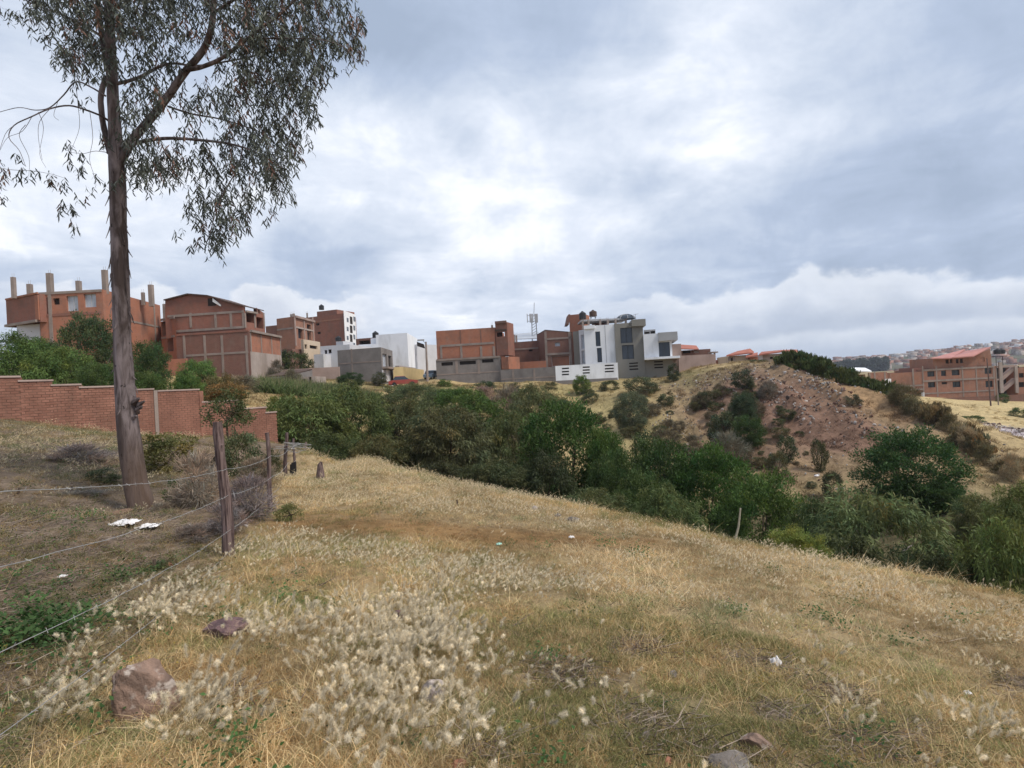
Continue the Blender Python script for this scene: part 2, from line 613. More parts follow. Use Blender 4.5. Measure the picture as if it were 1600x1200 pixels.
def mat_wood():
    m, g, b = new_mat('weathered_wood', .9, .15)
    tc = g.node('ShaderNodeTexCoord').outputs['Object']
    v = g.vm('MULTIPLY', tc, (30, 30, 2.2))
    n = g.noise(v, 1.0, 6, .65, .6)
    n2 = g.noise(tc, 5, 4, .6)
    c = g.mix(g.ss(n, .35, .65), (.045, .028, .026), (.20, .145, .135))
    c = g.mix(g.ss(n2, .5, .7, 0, .6), c, (.14, .10, .105))
    g.put(b.inputs['Base Color'], c)
    bp = g.node('ShaderNodeBump')
    bp.inputs['Strength'].default_value = .7
    bp.inputs['Distance'].default_value = .01
    g.put(bp.inputs['Height'], n)
    g.l.new(bp.outputs[0], b.inputs['Normal'])
    return m


def mat_bark():
    m, g, b = new_mat('eucalyptus_bark', .85, .2)
    pos = g.node('ShaderNodeNewGeometry').outputs['Position']
    v = g.vm('MULTIPLY', pos, (1, 1, .28))
    n = g.noise(v, 5.5, 7, .62, .8)
    n2 = g.noise(g.vm('MULTIPLY', pos, (1, 1, .12)), 16, 5, .6, .4)
    n3 = g.noise(g.vm('MULTIPLY', pos, (1, 1, .8)), 11, 3, .5)
    c = g.mix(g.ss(n, .36, .62), (.085, .062, .055), (.26, .21, .205))
    c = g.mix(g.ss(n2, .52, .66, 0, .75), c, (.045, .033, .03))
    c = g.mix(g.ss(n3, .66, .72, 0, .85), c, (.02, .015, .014))
    # rough brown stocking of old bark round the foot
    sp = g.node('ShaderNodeSeparateXYZ')
    g.l.new(pos, sp.inputs[0])
    foot = g.ss(g.m('MULTIPLY_ADD', n, 1.2, g.m('MULTIPLY', sp.outputs[2], -1.0)), -.75, .1, 0, .8)
    c = g.mix(foot, c, g.mix(n2, (.05, .032, .024), (.17, .115, .085)))
    g.put(b.inputs['Base Color'], c)
    bp = g.node('ShaderNodeBump')
    bp.inputs['Strength'].default_value = .8
    bp.inputs['Distance'].default_value = .02
    g.put(bp.inputs['Height'], g.m('ADD', n, n2))
    g.l.new(bp.outputs[0], b.inputs['Normal'])
    return m


def mat_leaf(name, use_obj=True, base=(1, 1, 1), rough=.6, trans=.35, inst=False):
    m = bpy.data.materials.new(name)
    m.use_nodes = True
    g = NT(m.node_tree)
    b = m.node_tree.nodes['Principled BSDF']
    out = m.node_tree.nodes['Material Output']
    b.inputs['Roughness'].default_value = rough
    b.inputs['Specular IOR Level'].default_value = .25
    at = g.node('ShaderNodeAttribute', attribute_name='tint')
    c = at.outputs['Color']
    if use_obj:
        oi = g.node('ShaderNodeObjectInfo')
        c = g.mix(1.0, c, oi.outputs['Color'], 'MULTIPLY')
    else:
        c = g.mix(1.0, c, tuple(base), 'MULTIPLY')
    if inst:
        ai = g.node('ShaderNodeAttribute', attribute_name='itint')
        ai.attribute_type = 'INSTANCER'
        c = g.mix(1.0, c, ai.outputs['Color'], 'MULTIPLY')
    g.put(b.inputs['Base Color'], c)
    tr = g.node('ShaderNodeBsdfTranslucent')
    g.put(tr.inputs[0], c)
    mx = g.node('ShaderNodeMixShader')
    mx.inputs[0].default_value = trans
    g.l.new(b.outputs[0], mx.inputs[1])
    g.l.new(tr.outputs[0], mx.inputs[2])
    g.l.new(mx.outputs[0], out.inputs[0])
    return m


M['wood'] = mat_wood()
M['bark'] = mat_bark()
M['bark_s'] = mat_plain('shrub_bark', (.09, .065, .05), .9, .4, 6)
M['leaf'] = mat_leaf('foliage')
M['euc'] = mat_leaf('eucalyptus_leaf', False, (1, 1, 1), .5, .12)
M['grass'] = mat_leaf('grass_blade', False, (1, 1, 1), .7, .35, inst=True)


def mat_ground():
    m, g, b = new_mat('soil_and_dry_grass', .95, .1)
    pos = g.node('ShaderNodeNewGeometry').outputs['Position']
    at = g.node('ShaderNodeAttribute', attribute_name='gcol').outputs['Color']
    n = g.noise(pos, 2.6, 8, .68)
    n2 = g.noise(pos, 22, 5, .7)
    n3 = g.noise(pos, .5, 6, .62)
    v = g.m('ADD', g.m('ADD', g.m('MULTIPLY', n, .55), g.m('MULTIPLY', n2, .35)), g.m('MULTIPLY', n3, .35))
    k = g.ss(v, .42, .82, .45, 1.5)
    c = g.mix(1.0, at, g.node('ShaderNodeCombineColor').outputs[0], 'MULTIPLY')
    cc = c.node.inputs[7].links[0].from_node
    for i in range(3):
        g.put(cc.inputs[i], k)
    # straw coloured flecks
    c = g.mix(g.ss(g.noise(pos, 7.5, 6, .75), .56, .68, 0, .45), c, (.30, .23, .12))
    g.put(b.inputs['Base Color'], c)
    bp = g.node('ShaderNodeBump')
    bp.inputs['Strength'].default_value = .8
    bp.inputs['Distance'].default_value = .06
    g.put(bp.inputs['Height'], v)
    g.l.new(bp.outputs[0], b.inputs['Normal'])
    return m


M['ground'] = mat_ground()


def mat_rock(name, ca, cb, cc):
    m, g, b = new_mat(name, .85, .25)
    tc = g.node('ShaderNodeTexCoord').outputs['Object']
    n = g.noise(tc, 5, 7, .65, .6)
    n2 = g.noise(tc, 13, 6, .6, .2)
    n3 = g.noise(tc, 30, 5, .7)
    c = g.mix(g.ss(n, .38, .6), ca, cb)
    c = g.mix(g.ss(n2, .52, .64, 0, .85), c, cc)
    c = g.mix(g.ss(n3, .3, .7, 0, .35), c, tuple(.5 * x for x in ca))
    g.put(b.inputs['Base Color'], c)
    bp = g.node('ShaderNodeBump')
    bp.inputs['Strength'].default_value = .9
    bp.inputs['Distance'].default_value = .012
    g.put(bp.inputs['Height'], g.m('ADD', n2, n3))
    g.l.new(bp.outputs[0], b.inputs['Normal'])
    return m


M['rock_red'] = mat_rock('rock_red', (.17, .115, .09), (.31, .205, .155), (.52, .45, .40))
M['rock_purple'] = mat_rock('rock_purple', (.10, .062, .068), (.19, .12, .12), (.30, .2, .18))
M['rock_pale'] = mat_rock('rock_pale', (.32, .27, .25), (.5, .44, .41), (.6, .55, .52))
M['rock_orange'] = mat_rock('rock_orange', (.25, .11, .07), (.38, .18, .11), (.45, .33, .26))
M['rock_grey'] = mat_rock('rock_grey', (.14, .12, .105), (.22, .19, .17), (.32, .29, .26))


# ------------------------------------------------------------------ colour of the ground by place
def gauss(x, y, cx, cy, sx, sy=None, a=0.0):
    sy = sy or sx
    c, s = math.cos(a), math.sin(a)
    dx, dy = x - cx, y - cy
    u, v = dx * c + dy * s, -dx * s + dy * c
    return np.exp(-((u / sx) ** 2 + (v / sy) ** 2))


def left_of_fence(x, y):
    """positive on the far side of the wire fence (to the left)"""
    fx = np.interp(y, [-20, 1.6, 6.4, 10, 15.7, 20, 30], [3.0, -1.95, -3.2, -4.3, -6.2, -7.5, -11])
    return fx - x


def brow(x, y):
    yb = np.interp(x, [-40, -9, -7.4, -3.7, -.17, 2.7, 4.3, 5.4, 6.1, 8], [60, 30, 26, 21, 17, 13, 10, 8.4, 7, 1])
    return y - yb


# blobs of the feathery cream grass, (px, py, radius x px, radius y px, amount)
FEATHER = [(250, 945, 80, 26, 1.9), (150, 1010, 60, 50, 1.2), (350, 985, 80, 20, 1.7), (440, 1000, 70, 22, 1.7), (530, 1010, 60, 60, 1.3), (610, 1000, 100, 60, .85), (600, 1080, 100, 80, .9),
           (560, 960, 100, 30, .9), (700, 1090, 80, 45, .7), (640, 1150, 90, 50, .8), (330, 1090, 60, 60, 1.0), (90, 1110, 70, 60, 1.0), (300, 1150, 60, 40, .9), (650, 885, 150, 22, .9), (850, 905, 110, 22, .8),
           (780, 930, 150, 22, .6), (430, 860, 90, 25, .7), (560, 845, 80, 14, .4), (1000, 880, 90, 10, .6), (1050, 930, 90, 14, .5), (1180, 960, 110, 14, .35), (1350, 930, 140, 22, .7), (1500, 960, 120, 22, .8),
           (1560, 1010, 90, 26, .5), (1050, 850, 110, 10, .7), (820, 800, 120, 10, .9), (620, 775, 110, 12, 1.1), (520, 755, 70, 14, 1.1), (700, 795, 90, 10, .8), (1200, 880, 110, 12, .8),
           (500, 790, 60, 12, .8), (930, 830, 110, 9, .8), (1260, 1060, 130, 30, .18), (1430, 1100, 130, 60, .24), (1540, 1150, 90, 60, .26), (900, 1000, 60, 20, .25), (1160, 900, 100, 10, .4), (395, 1065, 85, 42, -1.6), (450, 935, 80, 16, -.9), (300, 1010, 60, 22, -.8)]
BROWN = [(600, 822, 150, 14, 1.0), (470, 812, 60, 12, .7), (750, 838, 140, 14, .9), (900, 842, 110, 10, .9), (1010, 845, 60, 8, .6), (460, 880, 70, 20, .5), (560, 905, 60, 10, .5), (330, 1060, 70, 22, .6)]
GREEN = [(310, 1010, 60, 20, .8), (450, 940, 70, 16, .8), (960, 980, 70, 26, .7), (900, 1120, 110, 50, .9), (760, 1150, 70, 40, .6), (1140, 1000, 60, 16, .6), (470, 935, 70, 20, .6), (400, 965, 50, 18, .6), (1080, 1130, 120, 40, .7), (1250, 1110, 90, 40, .5),
         (1130, 948, 30, 7, .9), (60, 1130, 90, 50, .6), (200, 1170, 90, 40, .5), (1420, 1040, 60, 18, .4), (840, 1020, 80, 16, .4)]
GREENL = [(60, 985, 90, 40, 1.3), (130, 675, 120, 15, .8), (60, 690, 80, 12, .7), (210, 905, 40, 16, .6), (290, 735, 50, 30, .4)]


def pix_blobs(lst):
    out = []
    for (px, py, rx, ry, amt) in lst:
        c = G(px, py)
        e = G(px, min(py + ry, 1199.0))
        f = G(px, max(py - ry, 700.0))
        ly = max(abs(f[1] - e[1]) / 2, .12)
        lx = rx / F * c[1]
        out.append((c[0], c[1], lx, ly, amt))
    return out


FEATHER_W, BROWN_W, GREEN_W, GREENL_W = map(pix_blobs, (FEATHER, BROWN, GREEN, GREENL))


def field(x, y, blobs):
    s = np.zeros_like(x)
    for cx, cy, sx, sy, a in blobs:
        s += a * np.exp(-(((x - cx) / sx) ** 2 + ((y - cy) / sy) ** 2))
    return s


def ground_colour(x, y):
    x = np.asarray(x, float)
    y = np.asarray(y, float)
    one = np.ones_like(x)[..., None]
    n = fbm(x * .9, y * .9, 40, 4)
    nb = fbm(x * .12, y * .12, 44, 4)
    straw = np.array([.36, .27, .14])
    soil = np.array([.165, .105, .065])
    olive = np.array([.125, .115, .045])
    scree = np.array([.165, .10, .072])
    tan = np.array([.20, .145, .095])
    litter = np.array([.135, .10, .078])

    def lerp(a, b, t):
        t = np.clip(t, 0, 1)[..., None]
        return a * (1 - t) + b * t
    c = lerp(one * straw, one * olive, (nb - .45) * 3.0)
    c = lerp(c, one * soil, (n - .55) * 2.2)
    mead = np.clip(-brow(x, y) / 2 + .3, 0, 1) * (np.hypot(x, y) < 60)
    c = lerp(c, one * np.array([.27, .20, .115]), mead * .8)
    c = lerp(c, one * np.array([.19, .115, .05]), field(x, y, BROWN_W) * mead)
    c = lerp(c, one * np.array([.10, .105, .04]), field(x, y, GREEN_W) * mead * .7)
    lf = np.clip(left_of_fence(x, y) * 1.5, 0, 1) * np.clip((24 - y) / 3, 0, 1) * (y > -20)
    c = lerp(c, one * litter, lf * .85)
    c = lerp(c, one * np.array([.09, .11, .04]), field(x, y, GREENL_W) * lf)
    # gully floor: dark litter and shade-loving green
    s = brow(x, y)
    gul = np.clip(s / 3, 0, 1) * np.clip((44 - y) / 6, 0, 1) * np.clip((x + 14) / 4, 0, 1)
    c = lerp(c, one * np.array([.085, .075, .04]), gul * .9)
    # rubble mound
    d = np.exp(-(((x - MC[0] - 1) / 17) ** 2 + ((y - MC[1]) / 16) ** 2))
    c = lerp(c, one * tan * .9, d * 1.3 * (n + .3))
    c = lerp(c, one * scree * 1.12, (d * 1.5 - .35) * (vnoise(x * .35, y * .35, 77) + .2))
    a = P(1290, 660, 55)
    sc_ = gauss(x, y, a[0], a[1], 3.6, 9.0, .15)
    c = lerp(c, one * scree, sc_ * 1.9 - .25)
    # orange grass slope on the right shoulder of the mound
    for q, w in ((P(1350, 620, 60), 3.2), (P(1390, 640, 57), 3.2), (P(1330, 600, 62), 2.6)):
        c = lerp(c, one * np.array([.26, .17, .095]), gauss(x, y, q[0], q[1], w) * 1.2)
    # pale yellow plain on the right
    pl = np.clip((x - 38) / 14, 0, 1) * np.clip((y - 44) / 12, 0, 1) * (y < 220)
    c = lerp(c, one * np.array([.46, .36, .19]), pl * (.55 + .8 * (nb - .3)))
    for q, w in ((P(1575, 668, 80), (5, 8)), (P(1600, 672, 78), (6, 6))):
        c = lerp(c, one * np.array([.42, .37, .38]), gauss(x, y, q[0], q[1], *w) * 1.2)
    # yellow-green slope below the white house
    for q, w in ((P(1000, 680, 60), (5, 9)), (P(960, 640, 72), (5, 7)), (P(900, 612, 84), (9, 4)), (P(580, 640, 62), (4, 9))):
        c = lerp(c, one * np.array([.28, .23, .11]), gauss(x, y, q[0], q[1], *w) * .9)
    return np.clip(c, 0.01, .8)


def axis(n, half, s):
    t = np.linspace(-1, 1, n)
    return np.sinh(t * math.asinh(half / s)) * s


def build_ground():
    nx, ny = 560, 560
    xs = axis(nx, 3800, 7.0)
    ys = axis(ny, 3800, 7.0)
    X, Y = np.meshgrid(xs, ys)
    Z = H(X, Y)
    V = np.stack([X.ravel(), Y.ravel(), Z.ravel()], 1)
    i = np.arange(nx - 1)
    j = np.arange(ny - 1)
    I, J = np.meshgrid(i, j)
    a = (J * nx + I).ravel()
    Fq = np.stack([a, a + 1, a + nx + 1, a + nx], 1)
    col = ground_colour(V[:, 0], V[:, 1])
    me = np_mesh('ground', V, Fq, [M['ground']], {'gcol': ('POINT', 'FLOAT_COLOR', col)}, smooth=True)
    o = bpy.data.objects.new('ground', me)
    link(o)
    tag(o, 'dry grassy slope falling into a gully and rising to the brick houses', kind='structure')


build_ground()
# ------------------------------------------------------------------ buildings
def ysolve(px, py, z):
    """distance at which the ray through a pixel is at height z"""
    _, wz = ray(px, py)
    return (z - EYE) / wz


class Side:
    """a vertical wall plane between two plan points; pixels of the photograph are carried onto it"""
    def __init__(s, a, b):
        s.a, s.b = np.array(a, float)[:2], np.array(b, float)[:2]
        d = s.b - s.a
        s.L = float(np.hypot(*d))
        s.d = d / s.L
        s.n = np.array([s.d[1], -s.d[0]])          # outward: towards the viewer for left -> right
        if s.n @ (-(s.a + s.b) / 2) < 0:
            s.n = -s.n

    def at(s, px, py):
        wx, wz = ray(px, py)
        # wx*Y = a.x + d.x*u ; Y = a.y + d.y*u
        den = wx * s.d[1] - s.d[0]
        u = (s.a[0] - wx * s.a[1]) / den
        Y = s.a[1] + s.d[1] * u
        return u, EYE + wz * Y

    def p(s, u, z, out=0.0):
        q = s.a + s.d * u + s.n * out
        return (q[0], q[1], z)


class Building:
    def __init__(s, name, label, K, z0, cat='building', group=None):
        k = P(K[0], 600, K[1])
        s.root = empty(name, (k[0], k[1], z0), label, cat, group)
        s.z0 = z0
        s.sides = []

    def part(s, name, mb, mat, parent=None, label=None):
        o = mb.build(name, mat, parent or s.root)
        if label:
            o['label'] = label
        return o

    def mass(s, A, K, B=None, top=None, z0=None, mat='brick', depth=8.0, holes=None, name='wall', roof='roof_dark', tops=None, pane='glass', hole_depth=.3, mat2=None, roof_name='roof'):
        """A, K, B = (px, Y) of the visible plan corners, K the corner nearest the viewer. top = pixel row of the roof line at K.
        holes = {0: [...], 1: [...]} pixel rectangles (x0, y0, x1, y1[, pane material]) in the side A-K / K-B."""
        z0 = s.z0 if z0 is None else z0
        a, k = (P(q[0], top if q is K else top, q[1]) for q in (A, K))
        zt = P(K[0], top, K[1])[2]
        # plan x must follow the pixel column at roof height (the camera is rolled)
        def plan(q):
            dx = (q[0] - 800) / F
            t = (zt - EYE) / q[1]
            dy = (t + dx * SN) / CS
            return np.array([(dx * CS + dy * SN) * q[1], q[1]])
        a, k = plan(A), plan(K)
        if B is not None:
            b = plan(B)
            e = a + b - k
            foot = [a, k, b, e]
        else:
            d = (k - a) / np.hypot(*(k - a))
            n = np.array([-d[1], d[0]])
            if n[1] < 0:
                n = -n
            foot = [a, k, k + n * depth, a + n * depth]
        zt4 = [zt] * 4
        if tops:
            for i, t in enumerate(tops):
                if t is not None:
                    zt4[i] = t
        mb = MB()
        sides = []
        for i in range(4):
            p0, p1 = foot[i], foot[(i + 1) % 4]
            sd_ = Side(p0, p1)
            # outward normal away from the centre
            c = sum(foot) / 4
            if sd_.n @ (c - sd_.a) > 0:
                sd_.n = -sd_.n
            sides.append(sd_)
            t0, t1 = zt4[i], zt4[(i + 1) % 4]
            hs = []
            for h in (holes or {}).get(i, []):
                ym, xm = (h[1] + h[3]) / 2, (h[0] + h[2]) / 2
                u0, u1 = sd_.at(h[0], ym)[0], sd_.at(h[2], ym)[0]
                za, zb = sd_.at(xm, h[3])[1], sd_.at(xm, h[1])[1]
                u0, u1 = max(.05, min(u0, u1)), min(sd_.L - .05, max(u0, u1))
                zb = min(zb, min(t0, t1) - .05)
                if u1 > u0 + .1 and zb > za + .1:
                    hs.append((u0, u1, za, zb, h[4] if len(h) > 4 else pane))
            us = sorted({0.0, sd_.L} | {v for h in hs for v in h[:2]})
            zs = sorted({z0, min(t0, t1)} | {v for h in hs for v in h[2:4]})
            for x0, x1 in zip(us[:-1], us[1:]):
                for y0, y1 in zip(zs[:-1], zs[1:]):
                    xm, ym = (x0 + x1) / 2, (y0 + y1) / 2
                    if any(h[0] < xm < h[1] and h[2] < ym < h[3] for h in hs):
                        continue
                    mi = 0
                    if mat2 and mat2.get(i):
                        mi = 1 if ym < mat2[i][1] else 0
                    mb.poly([sd_.p(x0, y0), sd_.p(x1, y0), sd_.p(x1, y1), sd_.p(x0, y1)], mi)
            if abs(t0 - t1) > .01:
                lo = min(t0, t1)
                q = [sd_.p(0, lo), sd_.p(sd_.L, lo)] + ([sd_.p(sd_.L, t1)] if t1 > t0 else []) + ([sd_.p(0, t0)] if t0 > t1 else [])
                mb.poly(q)
            for (u0, u1, za, zb, pm) in hs:
                r = -hole_depth
                for q in ([(u0, za), (u0, zb)], [(u1, za), (u1, zb)], [(u0, za), (u1, za)], [(u0, zb), (u1, zb)]):
                    mb.poly([sd_.p(q[0][0], q[0][1]), sd_.p(q[1][0], q[1][1]), sd_.p(q[1][0], q[1][1], r), sd_.p(q[0][0], q[0][1], r)])
                w = MB()
                if pm == 'open':
                    continue
                t = .06 if pm != 'dark' else .03
                fr = r + .06
                for q in ((u0, za, u0 + t, zb), (u1 - t, za, u1, zb), (u0 + t, za, u1 - t, za + t), (u0 + t, zb - t, u1 - t, zb)):
                    w.hexa([sd_.p(q[0], q[1], r + .01), sd_.p(q[2], q[1], r + .01), sd_.p(q[2], q[1], fr), sd_.p(q[0], q[1], fr),
                            sd_.p(q[0], q[3], r + .01), sd_.p(q[2], q[3], r + .01), sd_.p(q[2], q[3], fr), sd_.p(q[0], q[3], fr)])
                if pm in ('glass', 'glass_b') and u1 - u0 > 1.0:
                    um = (u0 + u1) / 2
                    w.hexa([sd_.p(um - .03, za + t, r + .01), sd_.p(um + .03, za + t, r + .01), sd_.p(um + .03, za + t, fr), sd_.p(um - .03, za + t, fr),
                            sd_.p(um - .03, zb - t, r + .01), sd_.p(um + .03, zb - t, r + .01), sd_.p(um + .03, zb - t, fr), sd_.p(um - .03, zb - t, fr)])
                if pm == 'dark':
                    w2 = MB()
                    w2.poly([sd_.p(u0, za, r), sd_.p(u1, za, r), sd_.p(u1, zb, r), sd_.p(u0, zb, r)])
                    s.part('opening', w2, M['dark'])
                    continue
                wo = s.part('window', w, M['black'] if pm == 'glass' else M['white_d'])
                g2 = MB()
                g2.poly([sd_.p(u0, za, r), sd_.p(u1, za, r), sd_.p(u1, zb, r), sd_.p(u0, zb, r)])
                pn = g2.build('pane', M[pm], wo, org=parent_world(s.root))
        mats = [M[mat]] + ([M[list(mat2.values())[0][0]]] if mat2 else [])
        s.part(name, mb, mats)
        if roof:
            rb = MB()
            q = [(foot[i][0], foot[i][1], zt4[i] - (.25 if not tops else -.03)) for i in range(4)]
            rb.poly(q)
            if tops:
                rb.poly([(x, y, z + .12) for x, y, z in q])
                for i in range(4):
                    j = (i + 1) % 4
                    rb.poly([q[i], q[j], (q[j][0], q[j][1], q[j][2] + .12), (q[i][0], q[i][1], q[i][2] + .12)])
            s.part(roof_name, rb, M[roof])
        s.sides = sides
        s.zt = zt
        s.foot = foot
        return sides

    def slab(s, side, x0, y0, x1, y1, out, mat='conc', name='beam', inn=0.0, lean=False):
        """a box standing proud of a side, from pixel (x0,y0) to pixel (x1,y1)"""
        ym, xm = (y0 + y1) / 2, (x0 + x1) / 2
        u0, u1 = side.at(x0, ym)[0], side.at(x1, ym)[0]
        u0, u1 = min(u0, u1), max(u0, u1)
        za, zb = side.at(xm, y1)[1], side.at(xm, y0)[1]
        mb = MB()
        mb.hexa([side.p(u0, za, inn), side.p(u1, za, inn), side.p(u1, za, out), side.p(u0, za, out),
                 side.p(u0, zb, inn), side.p(u1, zb, inn), side.p(u1, zb, out), side.p(u0, zb, out)])
        return s.part(name, mb, M[mat])

    def beam(s, side, xa, ya, xb, yb, h=.28, out=.05, mat='conc', name='beam'):
        """horizontal band between two pixels; its height is the mean of both"""
        u0, za = side.at(xa, ya)
        u1, zb = side.at(xb, yb)
        z = (za + zb) / 2
        u0, u1 = max(0.02, min(u0, u1)), min(side.L - .02, max(u0, u1))
        mb = MB()
        mb.hexa([side.p(u0, z - h / 2, .0), side.p(u1, z - h / 2, .0), side.p(u1, z - h / 2, out), side.p(u0, z - h / 2, out),
                 side.p(u0, z + h / 2, .0), side.p(u1, z + h / 2, .0), side.p(u1, z + h / 2, out), side.p(u0, z + h / 2, out)])
        return s.part(name, mb, M[mat])

    def cols(s, side, xs, y0, y1, w=.28, out=.07, mat='conc', name='column'):
        for x in xs:
            u, _ = side.at(x, (y0 + y1) / 2)
            za, zb = side.at(x, y1)[1], side.at(x, y0)[1]
            mb = MB()
            mb.hexa([side.p(u - w / 2, za, 0), side.p(u + w / 2, za, 0), side.p(u + w / 2, za, out), side.p(u - w / 2, za, out),
                     side.p(u - w / 2, zb, 0), side.p(u + w / 2, zb, 0), side.p(u + w / 2, zb, out), side.p(u - w / 2, zb, out)])
            s.part(name, mb, M[mat])

    def posts(s, lst, Y, mat='conc'):
        """bare roof columns: (px, top row, foot row, width in pixels)"""
        for px, y0, y1, w in lst:
            p0, p1 = P(px, y1, Y), P(px, y0, Y)
            mb = MB()
            mb.box((p0[0], Y, p0[2] - .4), (w / F * Y, w / F * Y, p1[2] - p0[2] + .4))
            for dx in (-.1, .1):
                mb.tube([(p0[0] + dx, Y, p1[2] - .05), (p0[0] + dx * 1.3, Y, p1[2] + .45)], .015, 4)
            s.part('column', mb, M[mat])


def gh(px, Y):
    return toward(px, Y)[2]


def tank(px, py, Y, r, h, label, mat='black', legs=0.0):
    """roof water tank; (px,py) is the middle of its foot"""
    p = P(px, py, Y)
    t = empty('water_tank', p, label, 'water tank')
    mb = MB()
    mb.tube([p + [0, 0, legs], p + [0, 0, legs + .06], p + [0, 0, legs + h * .78], p + [0, 0, legs + h * .93], p + [0, 0, legs + h]], [r * .96, r, r, r * .6, r * .28], 14)
    mb.build('tank_body', M[mat], t, smooth=False)
    lb = MB()
    lb.tube([p + [0, 0, legs + h], p + [0, 0, legs + h + .1]], r * .3, 10)
    lb.build('lid', M['black'], t)
    if legs:
        for dx, dy in ((-.6, -.6), (.6, -.6), (.6, .6), (-.6, .6)):
            g = MB()
            g.tube([p + [dx * r, dy * r, 0], p + [dx * r, dy * r, legs]], .06, 5)
            g.build('leg', M['metal'], t)


def buildings():
    # ---- long brick building with bare roof columns, far left
    z0 = gh(60, 66) - 3
    b = Building('brick_house', 'long unfinished brick building behind the eucalyptus, bare concrete columns on its roof', (160, 68), z0)
    K = (160, 68)
    A = (60, 68)
    zt = P(160, 452, 68)[2]
    sd_ = b.mass(A, K, (250, ysolve(250, 477, zt)), top=452, mat='brick_o', roof='roof_dark',
                 holes={0: [(62, 465, 76, 491, 'glass_b'), (83, 466, 93, 476, 'dark'), (104, 462, 122, 486, 'glass_b'), (131, 459, 150, 480, 'glass_b')]})
    f, r = sd_[0], sd_[1]
    b.cols(f, [79.5], 458, 540, .4)
    b.beam(f, 61, 458, 159, 455, .3, .08)
    b.beam(f, 61, 494, 159, 488, .3, .05, 'brick')
    b.beam(r, 205, 502, 249, 511, .25, .05)
    b.cols(r, [242], 474, 545, .3)
    sd2 = b.mass((9, 70.5), (61, 67.4), top=458.5, z0=P(61, 502, 67)[2], mat='brick', depth=7, roof='roof_dark')
    b.beam(sd2[0], 10, 509, 60, 502, .3, .3)
    b.beam(sd2[0], 10, 466, 60, 460, .2, .15, 'brick_o')
    b.cols(sd2[0], [59], 461, 500, .7, .12, 'brick_o')
    b.mass((26, 69.5), (62, 69), top=506, mat='white_d', depth=4, roof=None, name='ground_floor_wall')
    b.posts([(22, 433, 461, 5), (47, 444, 459, 6), (79, 427, 459, 7), (123.5, 439, 456, 6), (165, 422, 454, 6.5)], 69)
    b.posts([(224, 457, 472, 4), (237, 445, 474, 6)], 76)
    b.posts([(258.5, 475, 500, 4.5)], 80)
    zt2 = P(274, 498, 76)[2]
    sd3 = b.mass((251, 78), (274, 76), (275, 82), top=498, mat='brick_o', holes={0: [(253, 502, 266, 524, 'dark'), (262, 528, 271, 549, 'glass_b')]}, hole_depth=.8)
    b.beam(sd3[0], 252, 526, 273, 528, .25, .1)
    b.beam(sd3[0], 252, 497.5, 273, 498.5, .3, .12)
    b.mass((256, 75), (291, 75), top=560, mat='brick_o', depth=.3, roof=None, name='yard_wall')

    # ---- gabled brick house on a wider block
    z0 = gh(390, 75) - 3
    b = Building('gabled_brick_house', 'tall brick house with low gable and concrete bands, its ground floor side half grey plaster', (389, 75), z0)
    zt = P(389, 517, 75)[2]
    zpl = P(392, 549, 75)[2]
    sd_ = b.mass((275, 76), (389, 75), (438, ysolve(438, 527, zt)), top=517, mat='brick_d', roof='conc_g')
    f, r = sd_[0], sd_[1]
    b.cols(f, [289, 321, 348, 386], 524, 588, .3, .06, 'conc')
    b.beam(f, 290, 557, 388, 549, .28, .05)
    b.beam(f, 276, 522, 388, 518, .25, .07, 'brick')
    b.beam(r, 390, 517, 437, 527, .3, .35)
    # orange brick panels over plaster on the side
    pl = MB()
    pl.hexa([r.p(.05, z0, .0), r.p(r.L - .05, z0, .0), r.p(r.L - .05, z0, .04), r.p(.05, z0, .04),
             r.p(.05, zpl, .0), r.p(r.L - .05, zpl, .0), r.p(r.L - .05, zpl, .04), r.p(.05, zpl, .04)])
    b.part('plaster', pl, M['plaster'])
    op = MB()
    op.hexa([r.p(.3, zpl + .002, .0), r.p(r.L - .3, zpl + .002, .0), r.p(r.L - .3, zpl + .002, .02), r.p(.3, zpl + .002, .02),
             r.p(.3, zt - .2, .0), r.p(r.L - .3, zt - .2, .0), r.p(r.L - .3, zt - .2, .02), r.p(.3, zt - .2, .02)])
    b.part('brick_panel', op, M['brick_o'])
    for u in (.02, .33, .66, .97):
        c = MB()
        c.hexa([r.p(u * r.L, zpl + .01, .02), r.p(u * r.L + .25, zpl + .01, .02), r.p(u * r.L + .25, zpl + .01, .07), r.p(u * r.L, zpl + .01, .07),
                r.p(u * r.L, zt - .22, .02), r.p(u * r.L + .25, zt - .22, .02), r.p(u * r.L + .25, zt - .22, .07), r.p(u * r.L, zt - .22, .07)])
        b.part('column', c, M['conc'])
    # upper storeys, gable end towards the viewer
    zu = P(382, 486, 75.6)[2]
    zb = zt - .25
    KU, AU = (382, 75.6), (258, 76.6)
    sd_ = b.mass(AU, KU, (413, ysolve(413, 491.5, zu)), top=486, z0=zb, mat='brick', roof=None,
                 holes={1: [(385, 490, 397, 504, 'dark'), (401, 496, 411, 513, 'dark')]}, hole_depth=1.5)
    f, r = sd_[0], sd_[1]
    b.cols(f, [298, 337, 361, 380.5], 489, 512, .3, .06)
    b.beam(f, 262, 494, 381, 487, .3, .07)
    b.beam(f, 275, 518, 381, 511, .3, .09)
    b.beam(r, 383, 486.5, 400, 489.5, .25, .3)
    b.cols(r, [383, 398, 412.5], 489, 512, .25, .06)
    gl = MB()
    prof = [f.at(px, py) for px, py in ((258, 493.5), (381.5, 486.3), (381.5, 479), (358, 473), (326, 463), (295, 460.5), (258, 470))]
    zz = prof[0][1]
    pts = [(u, z) for u, z in prof]
    pts[0] = (pts[0][0], zu)
    pts[1] = (pts[1][0], zu)
